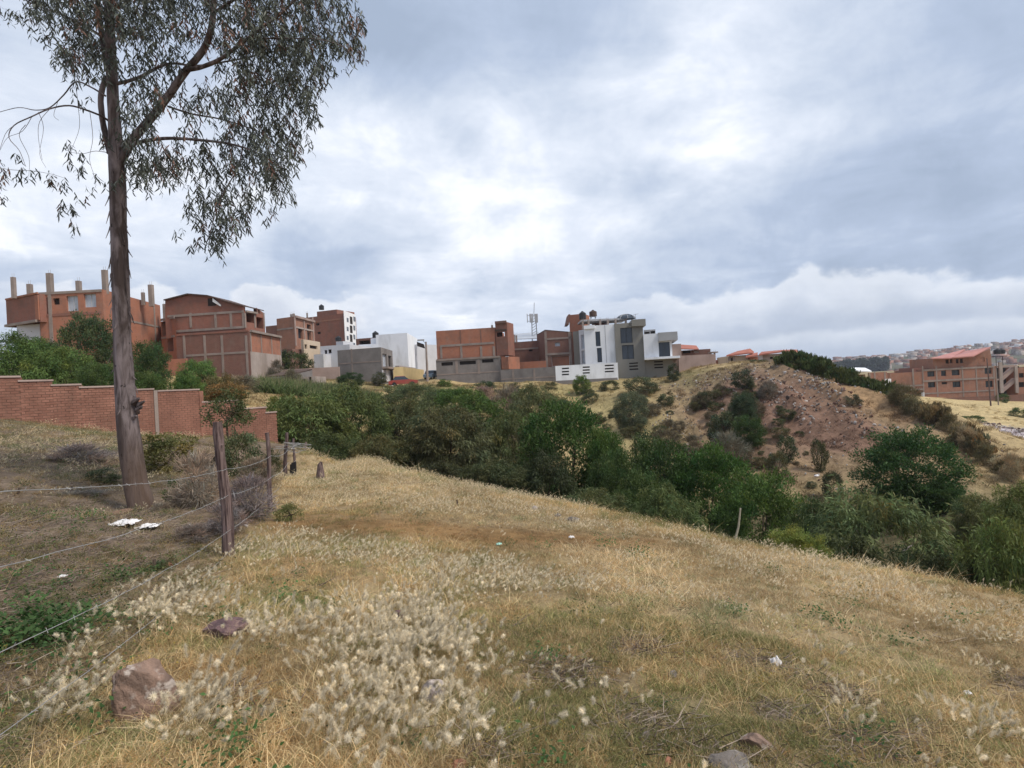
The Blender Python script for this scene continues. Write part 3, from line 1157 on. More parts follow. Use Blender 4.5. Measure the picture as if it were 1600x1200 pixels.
    gl.poly([f.p(u, z) for u, z in pts])
    gl.poly([f.p(u, z, -.25) for u, z in pts])
    b.part('gable_wall', gl, M['brick'])
    rf = MB()
    top = pts[2:]
    for (u0, za), (u1, z1_) in zip(top[:-1], top[1:]):
        rf.hexa([f.p(u0, za, .35), f.p(u1, z1_, .35), f.p(u1, z1_, -5), f.p(u0, za, -5),
                 f.p(u0, za + .14, .35), f.p(u1, z1_ + .14, .35), f.p(u1, z1_ + .14, -5), f.p(u0, za + .14, -5)])
    u, z = top[-1]
    b.part('roof', rf, M['roof_dark'])
    b.slab(f, 325, 466, 337, 478, .03, 'dark', 'opening')
    tp = MB()
    t0, t1, t2 = f.at(334, 466), f.at(346, 474), f.at(343, 478)
    tp.hexa([f.p(t0[0], t0[1] - .5, .05), f.p(t1[0], t2[1] - .1, .05), f.p(t1[0], t2[1] - .1, .3), f.p(t0[0], t0[1] - .5, .3),
             f.p(t0[0], t0[1], .05), f.p(t1[0], t2[1] + .1, .05), f.p(t1[0], t2[1] + .1, .3), f.p(t0[0], t0[1], .3)])
    b.part('roof_sheet', tp, M['tarp'])
    b.mass((396, 79), (401, 78.5), (413, 84), top=481, z0=zu - .3, mat='brick', roof='roof_dark', name='stair_tower')

    # ---- middle distance: brick house with flat roof
    z0 = gh(459, 110) - 2
    b = Building('flat_brick_house', 'brick house with pale brick front and three dark openings, left of the tall brick block', (459, 108), z0)
    zt = P(459, 494.5, 108)[2]
    sd_ = b.mass((432, 110), (459, 108), (491, ysolve(491, 503, zt)), top=494.5, mat='brick_p', holes={1: [(466, 513, 473, 529, 'glass'), (480, 507, 486, 532, 'dark')]}, hole_depth=.5)
    f, r = sd_[0], sd_[1]
    b.beam(f, 433, 515, 458, 513, .3, .08)
    b.beam(r, 460, 511, 490, 517, .3, .12, 'plaster')
    b.beam(r, 460, 494.5, 490, 502.5, .4, .35, 'plaster_p')
    b.cols(r, [461, 475, 489], 496, 540, .4, .15, 'plaster_p')
    b.mass((415, 112), (433, 111), top=508, mat='brick_d', depth=8)
    b.mass((470, 100), (474, 99), (500, 106), top=530, mat='cream', roof='roof_dark', holes={1: [(476, 538, 480, 545, 'dark'), (484, 540, 496, 545, 'dark')]}, name='annexe_wall')
    b.mass((437, 99), (456, 98), top=545, mat='brick_d', depth=4, holes={0: [(440, 549, 446, 560, 'dark')]}, name='annexe_wall')
    b.posts([(455, 491, 496, 2.5), (459, 490, 496, 3.2)], 110)

    # ---- tall brick block with a white window front
    z0 = gh(538, 140) - 2
    b = Building('tall_brick_block', 'tall blank brick block with a narrow white window front on its right', (538, 135), z0)
    zt = P(538, 489.5, 135)[2]
    sd_ = b.mass((466, 140), (538, 135), (556, ysolve(556, 491, zt) + 6), top=489.5, mat='brick',
                 holes={0: [(494, 505, 499, 508.5, 'dark'), (496, 518.5, 501, 522, 'dark')]})
    f, r = sd_[0], sd_[1]
    b.slab(r, 538.3, 489, 555.7, 545, .12, 'white', 'front_wall')
    for i, y in enumerate((494, 508, 522, 535)):
        b.slab(r, 541, y + 3, 543.5, y + 9, .2, 'glass', 'window')
        b.slab(r, 546, y + 1, 549.5, y + 12, .2, 'dark', 'window')
        b.slab(r, 551.5, y + 1, 554, y + 8, .2, 'glass', 'window')
    b.mass((495, 139), (526, 137), top=483.5, z0=zt - .4, mat='brick', depth=7, name='stair_tower')
    b.beam(f, 467, 503, 537, 500.5, .35, .05, 'brick_p')
    b.posts([(480, 489, 494, 2)], 141)
    tank(502.5, 484, 140, .6, 1.2, 'small dark water tank on top of the tall brick block')

    # ---- low brick house with a dark recess
    z0 = gh(570, 125) - 2
    b = Building('low_brick_house', 'low brick house with a dark recess, between the tall block and the big white building', (570, 122), z0)
    b.mass((556, 123), (582, 122), top=527.5, mat='brick_d', depth=8, holes={0: [(561, 532, 578, 538, 'dark')]}, hole_depth=1)

    # ---- small white house with a stepped top
    z0 = gh(510, 105) - 3
    b = Building('small_white_house', 'small white house with a stepped parapet below the tall brick block', (510, 100), z0)
    sd_ = b.mass((500, 101), (546, 100), top=538, mat='white_d', depth=9, roof='roof_metal', holes={0: [(507, 547, 511, 553, 'dark'), (513, 546, 518, 552, 'dark')]})
    b.mass((525, 101), (536, 100.5), top=533, z0=P(525, 540, 101)[2], mat='white_d', depth=3, name='stair_tower')
    b.mass((490, 99), (505, 98.5), top=553, mat='white_d', depth=3, roof='roof_metal', name='annexe_wall')
    tank(529, 533, 102, .55, .8, 'black water tank on the stair tower of the small white house')

    # ---- big white building
    z0 = gh(636, 115) - 3
    b = Building('big_white_building', 'big blank white building with a stepped left shoulder, behind the grey block house', (636, 108), z0)
    zt = P(636, 520, 108)[2]
    sd_ = b.mass((587, 109), (636, 108), (652, 122), top=520, mat='white', roof='roof_metal')
    b.mass((560, 109.5), (588, 109), top=537, mat='white', depth=8, roof='roof_metal')
    b.mass((579, 110), (588, 109.6), top=528, mat='white', depth=7, roof='roof_metal')
    b.mass((643, 118), (651, 117), top=538, mat='white_d', depth=10, roof='roof_metal')
    tank(587, 528, 111.5, .6, 1.2, 'black water tank beside the parapet of the big white building')

    # ---- grey block house with long yard wall
    z0 = gh(595, 88) - 2
    b = Building('grey_block_house', 'bare grey concrete block house with blue glass, in front of the big white building', (595, 88), z0)
    zt = P(595, 542.5, 88)[2]
    sd_ = b.mass((527, 90), (595, 88), (613, ysolve(613, 548, zt)), top=542.5, mat='conc_g', roof='conc_g',
                 holes={1: [(598, 553, 604.5, 574, 'glass_b'), (607, 556, 612, 573, 'dark')]})
    f, r = sd_[0], sd_[1]
    b.beam(f, 528, 567, 594, 566, .2, .03, 'conc')
    b.cols(f, [550], 545, 590, .25, .03, 'conc')
    b.beam(r, 596, 575, 613, 576, .3, .9)
    b.slab(r, 597, 578, 600, 596, .15, 'white_d', 'garage_door')
    b.slab(r, 601.5, 578, 606, 596, .15, 'white_d', 'garage_door')
    b.slab(r, 607.5, 578, 611.5, 596, .15, 'white_d', 'garage_door')
    b2 = Building('yard_wall', 'long low rendered yard wall running left from the grey block house', (470, 86), gh(470, 86) - 2, 'wall')
    b2.mass((420, 86), (530, 86.5), top=573, mat='plaster_p', depth=.3, roof=None)
    # small out-building and shack
    b3 = Building('small_shed', 'tiny cream shed with two dark doorways above the green strip', (482, 72), gh(482, 72) - 1.5)
    b3.mass((472, 72), (493, 72), top=588, mat='plaster', depth=4, roof='roof_dark', holes={0: [(474.5, 592, 478, 604, 'dark'), (483, 589, 486.5, 598, 'dark')]})
    b4 = Building('tin_shack', 'low shack with grey sheet roof and a torn white tarp', (430, 70), gh(430, 70) - 1)
    b4.mass((414, 71), (447, 70), top=588, mat='conc_g', depth=5, roof='roof_dark', tops=[None, None, P(447, 580, 74)[2], P(420, 580, 74)[2]], holes={0: [(433, 601, 446, 606, 'dark')]})
    mb = MB()
    a0, a1 = P(410, 600, 69.5), P(446, 598, 69.5)
    mb.hexa([a0 + [0, 0, -.2], a1 + [0, 0, -.25], a1 + [0, 1.5, 0], a0 + [0, 1.5, .1], a0 + [0, 0, -.1], a1 + [0, 0, -.15], a1 + [0, 1.5, .1], a0 + [0, 1.5, .2]])
    b4.part('tarp', mb, M['tarp'])

    # ---- row of yellow and white houses along the street
    z0 = gh(640, 105) - 2
    b = Building('yellow_street_house', 'yellow fronted row house with white garage doors beside the street', (640, 104), z0)
    sd_ = b.mass((614, 93), (650, 112), (662, 113), top=578, mat='yellow', roof='roof_metal')
    f = sd_[0]
    b.slab(f, 616, 579, 620, 596, .1, 'white_d', 'garage_door')
    b.slab(f, 622, 579, 626, 596, .1, 'white_d', 'garage_door')
    b.slab(f, 630, 578, 633, 594, .1, 'white', 'door')
    b.slab(f, 638, 578, 641, 593, .1, 'white', 'door')
    b.slab(f, 644, 580, 648, 592, .1, 'dark', 'window')
    b.beam(f, 624, 575, 650, 575.5, .5, .7, 'plaster')
    z0 = gh(655, 112) - 2
    b = Building('cream_street_house', 'cream row house at the far end of the street, left of the lamp post', (660, 114), z0)
    sd_ = b.mass((650, 112), (662, 115), (664, 130), top=578, mat='cream', roof='roof_metal', holes={0: [(653, 583, 657, 595, 'dark')]})
    z0 = gh(690, 160)
    b = Building('far_brick_house', 'small brick and white house seen at the end of the street', (672, 150), z0)
    b.mass((652, 152), (668, 150), top=556, mat='brick', depth=8)
    b.mass((664, 146), (682, 146), top=571, mat='white_d', depth=8, holes={0: [(667, 575, 671, 582, 'dark'), (675, 577, 680, 586, 'dark')]})
    b.mass((668, 150), (683, 150), top=553, mat='brick', depth=8)

    # ---- large brick hall over a grey block ground floor
    z0 = gh(730, 95) - 2
    b = Building('brick_hall', 'long brick hall on a grey ground floor with dark window strips and a roof tower', (782, 94), z0)
    zt = P(773, 511.5, 94)[2]
    Y0 = min(ysolve(688, 517, zt), 99)
    zg = P(782, 556, 94)[2]
    sd_ = b.mass((681, Y0), (773, 94), top=511.5, z0=zg - .3, mat='brick_o', depth=12)
    f = sd_[0]
    b.cols(f, [689.5, 721, 752, 772], 541, 560, .35, .07)
    b.beam(f, 688, 541.5, 772, 535, .35, .08)
    b.cols(f, [719.5, 751.5], 515, 540, .15, .03, 'brick_d')
    sd_ = b.mass((681, Y0 - .2), (782, 93.6), top=557, mat='conc_g', depth=13, roof='conc_g', name='ground_floor_wall',
                 holes={0: [(689.5, 566, 707.5, 571.3, 'dark'), (718, 564, 743.5, 569.5, 'dark'), (753, 561.3, 771, 566.5, 'dark')]})
    f = sd_[0]
    b.beam(f, 682, 563, 781, 557, .3, .1)
    b.cols(f, [713.5, 748], 562, 584, .4, .05)
    b.beam(f, 682, 585, 781, 581, .2, .03)
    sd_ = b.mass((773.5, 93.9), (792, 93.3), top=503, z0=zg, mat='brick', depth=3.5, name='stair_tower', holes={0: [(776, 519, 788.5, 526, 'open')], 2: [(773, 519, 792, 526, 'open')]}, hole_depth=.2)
    b.beam(sd_[0], 774, 504, 791.5, 503, .4, .3, 'brick_d', 'cornice')
    b.beam(sd_[0], 774, 516.5, 791.5, 515.5, .3, .12, 'roof_dark', 'ledge')
    b.mass((783, 93.2), (794, 92.6), z0=P(788, 577, 93)[2], top=557, mat='brick_o', depth=4, name='annexe_wall')
    b.posts([(769, 508, 513, 3)], 96)

    # ---- grey block boundary wall
    w = Building('block_wall', 'long grey concrete block boundary wall between the hall and the white fence', (868, 91.5), gh(820, 92) - 2, 'wall')
    sd_ = w.mass((782, 93), (868.5, 91.2), top=573, mat='conc_g', depth=.3, roof=None)
    w.cols(sd_[0], [802, 835], 577, 601, .3, .05)
    w.beam(sd_[0], 783, 592, 868, 589, .2, .03)

    # ---- orange yard wall, brick houses between hall and white house
    w = Building('orange_brick_wall', 'orange brick yard wall just behind the grey boundary wall', (852, 97), gh(820, 97) - 2, 'wall')
    w.mass((795, 98), (853, 97), top=563.5, mat='brick_o', depth=.3, roof=None)
    z0 = gh(820, 112) - 2
    b = Building('metal_roofed_house', 'low brick house with pale metal roof under the telecom mast', (840, 108), z0)
    b.mass((794, 112), (841, 110), top=532, mat='brick_d', depth=9, roof=None, holes={0: [(797, 535, 801, 545, 'dark'), (811, 533, 816, 537, 'dark'), (820, 533, 826, 537, 'dark')]})
    mb = MB()
    r0, r1, r2, r3 = P(792, 531, 109.5), P(842, 529.5, 108), P(842, 519, 118), P(792, 524, 119)
    mb.hexa([r0, r1, r2, r3, r0 + [0, 0, .12], r1 + [0, 0, .12], r2 + [0, 0, .12], r3 + [0, 0, .12]])
    b.part('roof', mb, M['roof_metal'])
    sd_ = b.mass((800, 106), (842, 105), top=532.5, mat='brick_d', depth=4, holes={0: [(826, 546, 832, 549, 'dark')]}, name='front_wall')
    b.beam(sd_[0], 801, 547, 841, 543, .3, .06)
    b.posts([(803, 523, 532, 4), (807, 524, 532, 3)], 106)
    z0 = gh(870, 98) - 2
    b = Building('unfinished_brick_house', 'brick house with wavy roof line and one small window, left of the modern house', (852, 98), z0)
    zt = P(852, 520, 98)[2]
    sd_ = b.mass((839, 107), (852, 98), (894, 97.4), top=522, mat='brick_d', roof='roof_dark',
                 holes={1: [(867, 535, 875, 541, 'glass_b'), (862, 556, 890, 572, 'brick_o')]}, tops=[P(839, 524, 107)[2], P(852, 516.5, 98)[2], P(893, 520, 97.4)[2], P(885, 521, 107)[2]])
    f, r = sd_[0], sd_[1]
    b.cols(r, [853.5, 891], 518, 574, .4, .08)
    b.beam(r, 853, 531, 893, 526.5, .3, .08)
    b.beam(r, 853, 555, 893, 550.5, .35, .1)
    z0 = gh(895, 103)
    b = Building('brick_roof_tower', 'square brick tower with a slanted eave behind the white house', (889, 102), z0)
    sd_ = b.mass((889, 102), (912, 101), top=490, mat='brick_o', depth=4)
    mb = MB()
    e0, e1, e2 = P(888.5, 491, 101.9), P(885, 507, 101.9), P(889, 507, 101.9)
    mb.hexa([e1 + [0, 0, 0], e2, e2 + [0, 4, 0], e1 + [0, 4, 0], e0 + [0, 0, 0], e0 + [.3, 0, 0], e0 + [.3, 4, 0], e0 + [0, 4, 0]])
    b.part('eave', mb, M['brick_d'])
    tank(910.5, 499, 99, .6, 1.3, 'black water tank against the brick tower')

    # ---- telecom mast
    Y = 112
    p = P(835.5, 525, Y)
    t = empty('telecom_mast', p, 'thin steel telecom mast with antenna panels above the metal roof', 'mast')
    mb = MB()
    tpz = P(834, 496, Y)
    for dx in (-.5, .5):
        mb.tube([p + [dx, 0, -1.2], tpz + [dx * .8, 0, 0]], .09, 5)
        mb.tube([p + [dx, .8, -1.2], tpz + [dx * .8, .7, 0]], .09, 5)
    for k in range(7):
        a = p + (tpz - p) * (k / 7)
        c = p + (tpz - p) * ((k + 1) / 7)
        mb.tube([a + [-.45, 0, 0], c + [.45, 0, 0]], .05, 4)
    mb.build('lattice', M['metal'], t)
    mb = MB()
    mb.tube([tpz, P(834.8, 473, Y)], .06, 5)
    mb.build('whip_antenna', M['metal'], t)
    mb = MB()
    for yy in (493, 502):
        mb.tube([P(824, yy, Y), P(840, yy, Y)], .05, 4)
    mb.build('cross_bar', M['metal'], t)
    for i, px in enumerate((824.3, 829, 832, 837, 839.5)):
        mb = MB()
        q = P(px, 504, Y - .3)
        mb.box(q, (.32 if i else .15, .2, 1.7))
        mb.build('antenna_panel', M['grey_l'], t)

    # ---- the modern white and grey house
    z0 = gh(960, 90) - 2
    b = Building('modern_white_house', 'modern white and grey house with tall dark windows and a cantilevered white box', (960, 90), z0)
    zt = P(913, 512, 91)[2]
    # white left part
    sd_ = b.mass((912, 91), (959.5, 90), top=506.5, mat='white', depth=9, roof='white_d', holes={0: [(930.5, 518, 938, 541, 'glass'), (933, 543.5, 940.5, 566, 'glass')]})
    f = sd_[0]
    b.cols(f, [946.5], 508, 567, .08, .02, 'grey_l', 'seam')
    b.mass((904, 94), (913.5, 93.2), top=515, mat='white_d', depth=7, roof='white_d', holes={0: [(908, 523, 913.2, 545, 'glass_b'), (909, 548, 913.4, 568, 'glass_b')]})
    b.slab(f, 912.3, 508.5, 929.5, 514, .25, 'white', 'parapet')
    b.mass((895, 97), (905, 96), top=517, mat='grey', depth=6)
    # grey centre
    sd_ = b.mass((959.8, 89.7), (1004, 89.2), top=503, mat='grey', depth=10, roof='grey_l', holes={0: [(969.5, 512, 988, 536, 'glass'), (972, 539, 990.5, 561, 'glass'), (983, 566.5, 997, 568.5, 'dark'), (983, 571, 997, 573.2, 'dark'), (983.5, 575.8, 997.5, 578, 'dark')]})
    f = sd_[0]
    b.slab(f, 986.5, 499.5, 1008, 510, .8, 'grey', 'parapet_block', inn=-5)
    # ground floor wall to the right
    sd_ = b.mass((1003.8, 89.4), (1050.5, 88.6), top=556, mat='grey', depth=9, roof=None, name='ground_floor_wall',
                 holes={0: [(1022, 564, 1036, 566.2, 'dark'), (1022, 568.5, 1036, 570.7, 'dark'), (1022.5, 573, 1036.5, 575.2, 'dark')]})
    # white box
    zb = P(1007, 562, 87.2)[2]
    sd_ = b.mass((1005, 88.0), (1028, 87.4), top=521, z0=zb, mat='white', depth=9, roof='white_d')
    sd_ = b.mass((1027.5, 87.6), (1049.5, 87.2), top=532, z0=zb, mat='white', depth=9, roof=None, holes={0: [(1028.2, 534.5, 1047, 558, 'glass')]}, hole_depth=.5)
    f = sd_[0]
    b.slab(f, 1028, 519.5, 1058, 532.5, .9, 'grey_l', 'roof_block', inn=-8)
    b.slab(f, 1007, 557.5, 1062, 561, .9, 'white', 'balcony_slab', inn=-8)
    sd_ = b.mass((1006, 93), (1024, 92.6), top=514.5, mat='grey_l', z0=P(1006, 524, 93)[2], depth=5, roof='white_d', holes={0: [(1007, 518.5, 1015, 521.5, 'dark'), (1016.5, 517, 1023.5, 521, 'dark')]}, name='clerestory')
    # roof terrace with canopy
    yy = 94
    mb = MB()
    for x0, x1, y0, y1 in ((908, 950, 498.5, 501.5), (950, 980, 498, 500)):
        c0, c1 = P(x0, y1, yy), P(x1, y1, yy)
        zc = (c0[2] + c1[2]) / 2
        mb.hexa([(c0[0], yy, zc), (c1[0], yy, zc), (c1[0], yy + 5, zc), (c0[0], yy + 5, zc), (c0[0], yy, zc + .3), (c1[0], yy, zc + .3), (c1[0], yy + 5, zc + .3), (c0[0], yy + 5, zc + .3)])
    b.part('canopy', mb, M['grey_l'])
    b.posts([(911, 501, 514, 3), (920, 501, 512, 3), (938, 500, 510, 3), (950, 500, 508, 3), (962, 499, 508, 3), (978, 498, 507, 3)], yy)
    mb = MB()
    q0, q1 = P(925, 510, yy + 4.5), P(948, 508, yy + 4.5)
    mb.box(((q0[0] + q1[0]) / 2, yy + 4.5, q0[2]), (q1[0] - q0[0], .2, 1.0))
    b.part('back_wall', mb, M['brick'])
    mb = MB()
    c = P(978, 499, 95)
    rr = 1.6
    for a in np.linspace(0, math.pi, 5)[:-1]:
        mb.tube([c + [rr * math.cos(t) * math.cos(a), rr * math.cos(t) * math.sin(a), 0.85 * math.sin(t)] for t in np.linspace(0, math.pi, 9)], .05, 4)
    b.part('skylight_frame', mb, M['grey_l'])
    mb = MB()
    for i in range(8):
        for j in range(3):
            t0, t1, a0, a1 = j * .5, (j + 1) * .5, i * math.pi / 4, (i + 1) * math.pi / 4
            mb.poly([c + [rr * .97 * math.cos(t) * math.cos(a), rr * .97 * math.cos(t) * math.sin(a), 0.82 * math.sin(t)] for t, a in ((t0, a0), (t0, a1), (t1, a1), (t1, a0))])
    b.part('skylight', mb, M['glass'])
    p = P(993, 496, 94)
    mb = MB()
    mb.tube([p + [0, 0, -1], p + [0, 0, .6]], .03, 4)
    mb.tube([p + [-.4, 0, .4], p + [.5, 0, .6]], .03, 4)
    a_ = b.part('aerial', mb, M['metal'])
    tank(927, 498, 92, .6, .95, 'brown red water tank on a stand above the white house', 'roof_dark', legs=.35)
    # white fence wall with slots
    w = Building('white_fence_wall', 'white rendered fence wall with three sets of dark slots before the modern house', (868, 88), gh(920, 88) - 1, 'wall')
    hs = []
    for x0, x1, ys in ((878, 889, (574.5, 579.5, 584)), (910.5, 921.5, (572.5, 577, 581.5)), (945, 959, (569.8, 574.8, 579.3))):
        hs += [(x0, y, x1, y + 2.3, 'dark') for y in ys]
    w.mass((867.5, 89), (965, 88), top=566.5, z0=P(920, 595.5, 88)[2], mat='white', depth=.25, roof=None, holes={0: hs}, hole_depth=.12)
    w.mass((867.5, 89.01), (965, 88.01), top=590, mat='conc_g', depth=.3, roof=None, name='footing')

    # ---- rendered block house behind right
    z0 = gh(1080, 90) - 2
    b = Building('rendered_yard_wall', 'tall bare rendered wall to the right of the modern white house', (1090, 90), z0, 'wall')
    b.mass((1049, 91), (1064, 90.8), top=537, mat='plaster_p', depth=5, roof='conc_g')
    b.mass((1060, 90), (1118, 90), top=553, mat='plaster_p', depth=.4, roof=None)
    z0 = gh(1090, 100) - 1
    b = Building('red_tiled_house', 'unfinished brick house with a low red tiled roof behind the rendered wall', (1090, 102), z0)
    b.mass((1063, 103), (1110, 102), top=545, mat='brick_d', depth=7, roof=None, holes={0: [(1067, 548, 1079, 552, 'dark'), (1084, 548.4, 1092, 551, 'cream')]})
    mb = MB()
    r0, r1, r2, r3 = P(1062, 546, 101.5), P(1092, 546.5, 101), P(1088, 541, 107), P(1063, 539.5, 108)
    mb.hexa([r0, r1, r2, r3, r0 + [0, 0, .15], r1 + [0, 0, .15], r2 + [0, 0, .15], r3 + [0, 0, .15]])
    b.part('roof', mb, M['roof_red'])
    b.posts([(1111, 551, 560, 2), (1117, 551, 560, 2)], 96)
    mb = MB()
    q0, q1 = P(1109, 552, 96), P(1119, 552, 96)
    mb.box(((q0[0] + q1[0]) / 2, 96, q0[2]), (q1[0] - q0[0], 2, .2))
    b.part('porch_slab', mb, M['conc'])

    def gable_house(name, label, Y, xL, xR, wall_top, wall_bot, roofq, wmat, rmat, holes, depth=7):
        z0 = min(gh(xL, Y), P(xL, wall_bot, Y)[2]) - 1
        bb = Building(name, label, ((xL + xR) / 2, Y), z0)
        sd_ = bb.mass((xL, Y + .3), (xR, Y), top=wall_top - 3.2, mat=wmat, depth=depth, roof=None, holes={0: holes})
        for q in roofq:
            m_ = MB()
            pts = [P(*k) for k in q]
            m_.hexa(pts + [p_ + [0, 0, .2] for p_ in pts])
            bb.part('roof', m_, M[rmat])
        return bb, sd_
    bb, s_ = gable_house('small_red_roofed_house', 'small cream and brick house with a red roof on top of the mound', 88, 1139, 1173, 557.5, 580,
                         [[(1135, 557, 87.5), (1170, 553, 87.5), (1172, 546.5, 91), (1152, 550.5, 92)], [(1170, 553, 87.5), (1176, 553, 87.5), (1178, 551, 92), (1172, 546.5, 91)],
                          [(1165, 559.5, 86), (1184, 556, 86), (1184, 552.5, 89), (1168, 556, 89)]],
                         'cream', 'roof_red', [(1140, 559, 1148, 577, 'dark'), (1170, 562, 1173, 570, 'dark')])
    bb.mass((1172, 86.6), (1184, 86.4), top=557, mat='brick_o', depth=5, roof=None)
    bb.cols(s_[0], [1139.5, 1146.5], 558, 580, .35, .3)
    bb, s_ = gable_house('wide_red_roofed_house', 'wide low plastered house with red roof and dark windows on the mound crest', 90, 1189, 1240, 554.5, 576,
                         [[(1186, 555.5, 89.5), (1226, 550, 89.5), (1222, 548.5, 95), (1190, 551.5, 96)], [(1222, 549.5, 89.4), (1249, 554.5, 89.4), (1245, 548, 95), (1224, 548.3, 95)]],
                         'plaster', 'roof_red', [(1203, 557.5, 1208, 561, 'dark'), (1216, 556.5, 1222, 560, 'dark'), (1229, 555.5, 1233, 564, 'dark'), (1234.5, 555.5, 1239, 561, 'dark')])
    bb.slab(s_[0], 1185, 555, 1191, 565, .2, 'white_d', 'annexe_wall', inn=-3)
    z0 = gh(1126, 95)
    b = Building('small_brick_outbuilding', 'small orange brick outbuilding with low sloping roof left of the red roofed houses', (1126, 94), z0 - 1)
    b.mass((1119, 95), (1136, 94), top=573, mat='brick_o', depth=4, roof='roof_red', tops=[P(1119, 564, 95)[2], None, None, P(1119, 564, 99)[2]])

    # ---- right: shed, brick walls and school
    z0 = gh(1345, 120) - 3
    b = Building('white_roofed_shed', 'open shed with a flat white roof behind the cactus hedge', (1345, 110), z0)
    b.posts([(1334, 582, 600, 2.5), (1359, 583, 600, 2.5)], 111)
    mb = MB()
    pts = [P(1327, 580, 109), P(1362, 581.5, 109), P(1352, 576.5, 118), P(1332, 576, 118)]
    mb.hexa(pts + [p_ + [0, 0, .25] for p_ in pts])
    b.part('roof', mb, M['white'])
    b.mass((1336, 113), (1352, 113), top=585, mat='brick_d', depth=3, roof=None)
    z0 = gh(1375, 125) - 1
    b = Building('brick_yard_wall', 'plain brick yard wall with thin concrete posts right of the white roofed shed', (1375, 122), z0, 'wall')
    sd_ = b.mass((1357, 122), (1386, 122), top=581, mat='brick_p', depth=.3, roof=None)
    b.cols(sd_[0], [1367, 1383], 581, 605, .3, .05)
    mb = MB()
    q = P(1388, 604, 120)
    mb.box(q - [0, 0, 0], (1.0, .5, 1.6))
    gp = mb.build('gate_pillar', M['white'], None)
    tag(gp, 'white painted gate pillar between the two long brick walls', 'pillar')
    z0 = gh(1420, 138) - 2
    b = Building('low_brick_wing', 'low two storey brick wing without roof, left of the big brick school', (1440, 136), z0)
    sd_ = b.mass((1391, 137), (1443, 136), top=580.5, mat='brick_p', depth=10)
    b.beam(sd_[0], 1392, 603.5, 1442, 602.5, .35, .1)
    b.cols(sd_[0], [1427], 576, 612, .35, .1)
    b.mass((1427, 138), (1443, 137.8), top=574, mat='brick', depth=6, roof=None)
    b.beam(sd_[0], 1392, 609.5, 1442, 609, .35, .4)
    z0 = gh(1500, 136) - 2
    b = Building('brick_school', 'big four storey unfinished brick block with a pink red sheet roof and outside stairs', (1500, 135), z0)
    holes = [(1449, 580, 1460.5, 588.5, 'glass'), (1470.5, 579, 1478.5, 587.5, 'glass'), (1487, 577.8, 1499.5, 586.5, 'glass'), (1538.5, 574.5, 1549.5, 584, 'glass'),
             (1450, 597, 1461.5, 605.5, 'glass'), (1471.5, 597, 1480, 600.5, 'dark'), (1488.5, 596, 1501, 605, 'glass'), (1540, 595, 1551.5, 605, 'glass')]
    sd_ = b.mass((1441, 136), (1556, 135), top=572, mat='brick_p', depth=11, holes={0: holes})
    f = sd_[0]
    b.beam(f, 1442, 578.5, 1553, 573, .4, .12)
    b.beam(f, 1442, 594.5, 1555, 591.5, .4, .12)
    b.beam(f, 1442, 613, 1555, 612, .3, .08)
    b.cols(f, [1442.5, 1464, 1504.5, 1526, 1553.5], 572, 620, .28, .06)
    sd_ = b.mass((1458, 136.4), (1547, 135.6), top=555.5, z0=b.zt - .3, mat='brick_p', depth=9, roof=None, name='top_storey_wall',
                 holes={0: [(1477.5, 562, 1482.5, 568, 'dark'), (1484.5, 561.5, 1488, 567.5, 'dark'), (1493.5, 561, 1498, 567.5, 'dark'), (1500, 560.8, 1505, 567.5, 'dark')]})
    sd_ = b.mass((1521, 135.9), (1548.5, 135.3), top=553.5, z0=b.zt - 3.5, mat='brick_p', depth=9, roof=None, name='top_storey_wall', holes={0: [(1531, 558.5, 1538.5, 565, 'dark')]})
    gw = MB()
    gw.poly([P(1521, 557, 135.9), P(1548, 557, 135.3), P(1547, 544.5, 135.3)])
    b.part('gable_wall', gw, M['brick_p'])
    for q in ([(1456, 561, 134.8), (1487, 560.5, 134.8), (1508, 547, 143), (1492, 551, 143)], [(1487, 560, 134.6), (1521, 557.5, 134.4), (1548, 543.5, 136), (1506, 550.5, 143.2)]):
        m_ = MB()
        pts = [P(*k) for k in q]
        m_.hexa(pts + [p_ + [0, 0, .25] for p_ in pts])
        b.part('roof', m_, M['roof_pink'])
    # stair tower
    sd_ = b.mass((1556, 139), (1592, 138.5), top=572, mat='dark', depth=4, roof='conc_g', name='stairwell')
    f = Side(*(lambda a, c: ((a[0], a[1]), (c[0], c[1])))(P(1553, 590, 135.2), P(1610, 590, 134.2)))
    for x, y0, y1, w_ in ((1563, 566, 614, .7), (1587, 572, 614, .6)):
        b.cols(f, [x], y0, y1, w_, .4, 'plaster', 'column')
    for xa, ya, xb, yb in ((1566, 592, 1585, 575), (1566, 611, 1586, 594)):
        u0, za = f.at(xa, ya)
        u1, zb_ = f.at(xb, yb)
        m_ = MB()
        m_.hexa([f.p(u0, za - .5, .1), f.p(u1, zb_ - .5, .1), f.p(u1, zb_ - .5, -1), f.p(u0, za - .5, -1), f.p(u0, za + .5, .1), f.p(u1, zb_ + .5, .1), f.p(u1, zb_ + .5, -1), f.p(u0, za + .5, -1)])
        b.part('stair_flight', m_, M['plaster_p'])
    b.beam(f, 1556, 573.5, 1588, 571.5, .5, .3, 'plaster_p')
    b.beam(f, 1556, 593, 1567, 593, .4, .3, 'plaster_p')
    b.mass((1588, 135.5), (1640, 135), top=572, mat='brick_p', depth=10, holes={0: [(1592, 583, 1600, 590, 'dark'), (1592, 597, 1601, 605, 'dark')]}, roof='white_d')
    b.mass((1441, 131), (1650, 130), top=613.5, mat='brick_d', depth=.3, roof=None, name='yard_wall')
    m_ = MB()
    q = P(1562, 571, 139)
    for dx in (-.8, .8):
        m_.tube([q + [dx, 0, -1], q + [dx, 0, 2.2]], .08, 4)
    m_.box(q + [0, 0, 2.1], (2.4, 1.6, .15))
    b.part('tank_stand', m_, M['dark'])
